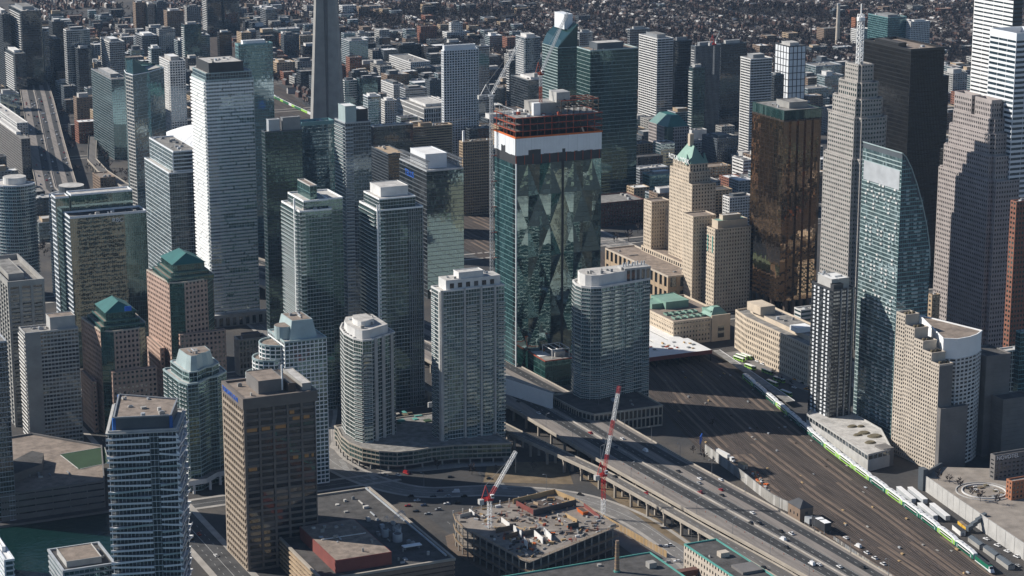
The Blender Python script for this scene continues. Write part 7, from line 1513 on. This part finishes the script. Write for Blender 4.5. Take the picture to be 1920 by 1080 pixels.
mids = [q for q in mids if seen(q[0], q[1], (q[4], q[4] * .5), min(q[2], q[3]) / 2)]
mids.sort(key=lambda q: -q[2] * q[4] * ppm(q[0], q[1]) ** 2)
rest = Bld('x', 'x', 'x', (0, 0)); rest.merge = True; bpy.data.objects.remove(rest.root)
for i_, (X, Y, wx, wy, h_, px, py) in enumerate(mids):
    kn, st = R2.choice(KIND); zone = 'left of the concrete shaft' if px < 600 else ('beyond the convention block' if px < 960 else 'in the right background'); sz = 'low' if h_ < 15 else ('mid-height' if h_ < 24 else 'taller')
    P = [(X - wx / 2, Y - wy / 2), (X + wx / 2, Y - wy / 2), (X + wx / 2, Y + wy / 2), (X - wx / 2, Y + wy / 2)]; rf = R2.choice((('roof_grey', 'grey-roofed'), ('roof_grey', 'grey-roofed'), ('roof_light', 'pale-roofed'), ('roof_brown', 'brown-roofed'), ('roof_dark', 'dark-roofed'), ('roof_dark', 'dark-roofed'), ('roof_white', 'white-roofed'))); FOOT.append(P)
    if i_ >= 285: rest.block(P, 0, h_, var(st, bay=st['bay'] * 1.3), rf[0], .8); continue
    b = Bld('city_block', '%s %s %s building among the packed blocks %s' % (sz, rf[1], kn, zone), 'building', (X, Y), 'packed city blocks ' + zone)
    b.block(P, 0, h_, st, rf[0], .8)
    if wx > 20 and R2.random() < .6: b.pent(P, h_, (.15, R2.uniform(.45, .8), .2, .8), R2.uniform(2.5, 6), R2.choice(('light_concrete', 'offwhite', 'slate', 'tan')), 'roof_light')
    b.units(P, h_, 2); b.done()
m = MB()
for q in rest.b.values():
    n_ = len(m.v); m.v += q.v; m.f += [tuple(i + n_ for i in f) for f in q.f]; m.m += [m.mi(q.mats[k]) for k in q.m]
if m.f: m.build('distant_city_blocks', kind='stuff')

# houses
M('house_a', (.1, .055, .045)); M('house_b', (.13, .1, .085)); M('house_c', (.38, .36, .34)); M('shingle_a', (.045, .042, .043), .9); M('shingle_b', (.07, .058, .055), .9); M('shingle_c', (.13, .12, .115), .9); M('shingle_d', (.4, .39, .38), .9)
def house_template(w_, d, e, r_):
    hw, hd_ = w_ / 2, d / 2; v = [(-hw, -hd_, 0), (hw, -hd_, 0), (hw, hd_, 0), (-hw, hd_, 0), (-hw, -hd_, e), (hw, -hd_, e), (hw, hd_, e), (-hw, hd_, e), (0, -hd_, e + r_), (0, hd_, e + r_)]
    f = [(0, 1, 5, 8, 4), (2, 3, 7, 9, 6), (1, 2, 6, 5), (3, 0, 4, 7), (5, 6, 9, 8), (7, 4, 8, 9)]; return v, f
hl_ = []; x = 250
while x < 2500:
    for side in (-1, 1):
        y = 1150
        while y < 3500:
            Y = y + R2.uniform(-1, 1); X = x + side * (8.5 + R2.uniform(-1, 1)); y += R2.choice((7.5, 8.5, 9, 10))
            px, py = pr(X, Y, 0)
            if not (-30 < px < 1950 and -45 < py < 200): continue
            lim = 118 if px > 900 else (66 if px > 640 else 30)
            pr_ = .86 if py < lim else .28
            if R2.random() > pr_ or streets(X, Y): continue
            # open parks
            if math.sin(X * .011 + 1.3) + math.sin(Y * .009 + X * .004) > 1.45: continue
            hl_.append((X, Y))
    x += 37
near = []
taken = [(min(p[0] for p in f) - 5, max(p[0] for p in f) + 5, min(p[1] for p in f) - 6, max(p[1] for p in f) + 6) for f in FOOT]
tk = np.array(taken); keep = []
for X, Y in hl_:
    if ((tk[:, 0] < X) & (tk[:, 1] > X) & (tk[:, 2] < Y) & (tk[:, 3] > Y)).any() or (rail_x(Y, 0) - 9 < X < rail_x(Y, 1) + 9) or (ex(Y, 0) - 9 < X < ex(Y, 1) + 9): continue
    keep.append((X, Y))
keep.sort(key=lambda p: (Vector((*p, 0)) - CAM).length)
T_ = [house_template(6.2, 11, 6.2, 2.6), house_template(7, 9, 5.2, 3.0), house_template(5.4, 13, 6.8, 2.0)]
WM, RM = ('house_a', 'house_b', 'house_a', 'house_a', 'house_c'), ('shingle_a', 'shingle_b', 'shingle_a', 'shingle_b', 'shingle_c', 'shingle_a', 'shingle_b', 'shingle_d')
def house_mesh(items, name):
    m = MB(); V, Fc, I = m.v, m.f, m.m; [m.mi(q) for q in WM + RM]
    for X, Y in items:
        v, f = R2.choice(T_); rot = R2.random() < .35; n = len(V); s1 = R2.uniform(.85, 1.15); wi, ri = m.mi(R2.choice(WM)), m.mi(R2.choice(RM))
        V.extend([(X + (b_ if rot else a) * s1, Y + (-a if rot else b_) * s1, c_) for a, b_, c_ in v]); Fc.extend([tuple(n + q for q in g_) for g_ in f]); I.extend([wi, wi, wi, wi, ri, ri])
    return m
variants = []
for k in range(10):
    m = house_mesh([(0, 0)], 'house'); o = m.build('house'); variants.append(o.data); bpy.data.objects.remove(o)
first = [p for p in keep if seen(p[0], p[1], (7,))][:290]; fs0 = set(first)
for X, Y in first:
    o = bpy.data.objects.new('house', R2.choice(variants)); COL.objects.link(o); o.location = (X, Y, 0); o.rotation_euler = (0, 0, R2.choice((0, math.pi))); tag(o, 'small gabled house in the residential belt behind the tall towers', 'house', 'houses behind the towers')
o = house_mesh([p for p in keep if p not in fs0], 'houses').build('distant_houses'); o['kind'] = 'stuff'
# winter trees: bare crowns of many thin twigs
M('bark', (.034, .026, .026), .95, var=.35, scale=.02); M('bark_light', (.06, .044, .04), .95, var=.3, scale=.02)
def tree_template(seed, n=40, h=12, r=5.6, tw=.75):
    q = random.Random(seed); m = MB(); m.cyl(0, 0, .35, 0, h * .45, 'bark', 4, .15)
    for k in range(n):
        a, u = q.uniform(0, 6.283), q.random() ** .5; zz = h * (.35 + .6 * q.random()); rr = r * u * math.sin(min(1, (zz / h - .25) / .75) * math.pi * .8 + .35)
        p0 = Vector((rr * math.cos(a) * .55, rr * math.sin(a) * .55, zz - q.uniform(.6, 1.8))); p1 = Vector((rr * math.cos(a) * 1.15, rr * math.sin(a) * 1.15, zz + q.uniform(.2, 1.6))); sd_ = Vector((q.uniform(-1, 1), q.uniform(-1, 1), q.uniform(-.6, .6))).normalized() * tw
        m.tri(tuple(p0 + sd_), tuple(p0 - sd_), tuple(p1), 'bark' if q.random() < .7 else 'bark_light')
    return m
TT = [tree_template(k) for k in range(7)]; trees = []
R3 = random.Random(5); k = 0
while k < 66000:
    k += 1; px, py = R3.uniform(-20, 1940), R3.uniform(-40, 480) ** 1.0
    if py > 150 and R3.random() < .93: continue
    g_ = at(px, py, 0); X, Y = g_.x, g_.y
    if Y < 620: continue
    wgt = .8 if py < 110 else .5
    if px < 600 and py < 140: wgt = .22
    if R3.random() > wgt: continue
    if ((tk[:, 0] + 4 < X) & (tk[:, 1] - 4 > X) & (tk[:, 2] + 4 < Y) & (tk[:, 3] - 4 > Y)).any() or (rail_x(Y, 0) - 3 < X < rail_x(Y, 1) + 3) or (ex(Y, 0) - 3 < X < ex(Y, 1) + 3): continue
    trees.append((X, Y))
trees.sort(key=lambda p: (Vector((*p, 0)) - CAM).length)
tmesh = []
for m in TT: o = m.build('bare_tree'); tmesh.append(o.data); bpy.data.objects.remove(o)
def plant(X, Y, lb, group, s_=1.0, z=0):
    root = bpy.data.objects.new('bare_tree', R3.choice(tmesh)); COL.objects.link(root); root.location = (X, Y, z); s1 = s_ * R3.uniform(.75, 1.2); root.scale = (s1, s1, s1 * R3.uniform(.9, 1.1)); root.rotation_euler = (0, 0, R3.uniform(0, 6.28)); tag(root, lb, 'tree', group)
first = [p for p in trees if seen(p[0], p[1], (9,))][:240]; fs0 = set(first)
for X, Y in first: plant(X, Y, 'bare winter tree between the buildings of the old town', 'bare trees in the old town')
V, Fa, Ma = [], [], []; off = 0; mA = bpy.data.meshes.new('distant_trees'); arrs = [(np.array(m.v), [np.array(f) for f in m.f], np.array(m.m)) for m in TT]
vs_, fs_, ms_ = [], [], []
for X, Y in [p for p in trees if p not in fs0]:
    v, f, mi = arrs[R3.randrange(7)]; a = R3.uniform(0, 6.28); s1 = R3.uniform(.65, 1.25); ca, sa = math.cos(a) * s1, math.sin(a) * s1
    vs_.append(np.stack([v[:, 0] * ca - v[:, 1] * sa + X, v[:, 0] * sa + v[:, 1] * ca + Y, v[:, 2] * s1], 1)); fs_.extend([tuple(q + off) for q in f]); ms_.append(mi); off += len(v)
if vs_:
    mA.from_pydata(np.concatenate(vs_), [], fs_); mA.materials.append(MATS['bark']); mA.materials.append(MATS['bark_light']); mA.polygons.foreach_set('material_index', np.concatenate(ms_).astype(np.int32)); o = bpy.data.objects.new('distant_trees', mA); COL.objects.link(o); o['kind'] = 'stuff'
print('MIDS', len(mids), 'HOUSES', len(keep), 'TREES', len(trees))
# nearer street trees
for k, (px, py) in enumerate(((1335, 800), (1300, 850), (1320, 862), (1250, 870), (1180, 905), (1190, 910), (1130, 905), (1545, 745), (1560, 770), (1480, 730), (1462, 722), (1450, 705), (885, 890), (930, 885), (960, 880), (1000, 882), (1090, 900), (650, 850), (700, 872), (760, 880), (820, 880), (1780, 905), (1800, 915), (1822, 930), (1838, 940), (1870, 945), (1760, 900))):
    z = 9.6 if px > 1750 else 0; p = at(px, py, z); plant(p.x, p.y, 'bare street tree near the %s' % ('plaza garden' if px > 1750 else ('bus yard' if 1440 < px < 1600 else ('rail yard wall' if px > 1200 else 'boulevard'))), 'bare street trees', .6, z)
# ---------------------------------------------------------------- air: thin bluish haze
m = MB(); m.box(-2600, 5300, -2500, 6300, -6, 560, 'white'); hz_ = m.build('haze'); hz_['kind'] = 'stuff'; hz_.data.materials.clear()
mm = bpy.data.materials.new('haze'); mm.use_nodes = True; t = mm.node_tree; t.nodes.remove(t.nodes['Principled BSDF']); v = t.nodes.new('ShaderNodeVolumePrincipled')
v.inputs['Color'].default_value = (.45, .68, 1.0, 1); v.inputs['Density'].default_value = .000017; v.inputs['Anisotropy'].default_value = .1
t.links.new(v.outputs[0], t.nodes['Material Output'].inputs['Volume']); hz_.data.materials.append(mm)

# ---------------------------------------------------------------- steam from roof vents
def steam(label, pts):
    mm = MATS.get('steam')
    if not mm:
        mm = bpy.data.materials.new('steam'); MATS['steam'] = mm; mm.use_nodes = True; t = mm.node_tree; t.nodes.remove(t.nodes['Principled BSDF']); v = t.nodes.new('ShaderNodeVolumePrincipled'); v.inputs['Color'].default_value = (.95, .95, .95, 1)
        ge = t.nodes.new('ShaderNodeNewGeometry'); n = t.nodes.new('ShaderNodeTexNoise'); n.inputs['Scale'].default_value = .45; n.inputs['Detail'].default_value = 4; t.links.new(ge.outputs['Position'], n.inputs['Vector'])
        r = t.nodes.new('ShaderNodeMapRange'); r.inputs[1].default_value = .48; r.inputs[2].default_value = .75; r.inputs[4].default_value = .55; t.links.new(n.outputs[0], r.inputs[0]); t.links.new(r.outputs[0], v.inputs['Density']); t.links.new(v.outputs[0], t.nodes['Material Output'].inputs['Volume'])
    m = MB()
    for (x, y, z, r_) in pts:
        for k in range(5):
            t0, t1 = -math.pi / 2 + math.pi * k / 5, -math.pi / 2 + math.pi * (k + 1) / 5
            for j in range(8):
                a0, a1 = j * math.pi / 4, (j + 1) * math.pi / 4; f = lambda a, t: (x + r_ * math.cos(t) * math.cos(a), y + r_ * math.cos(t) * math.sin(a), z + r_ * math.sin(t)); m.quad(f(a0, t0), f(a1, t0), f(a1, t1), f(a0, t1), 'steam')
    o = m.build('steam', loc=pts[0][:3]); o['kind'] = 'stuff'; o['label'] = label; o['category'] = 'steam'
steam('white steam drifting from the press hall vents', [(35, -127, 26.5, 3.2)]); steam('thinner white steam above the second vent', [(39, -122, 32, 4.4)]); steam('high wisp of steam over the press hall roof', [(33, -116, 29, 2.6)])
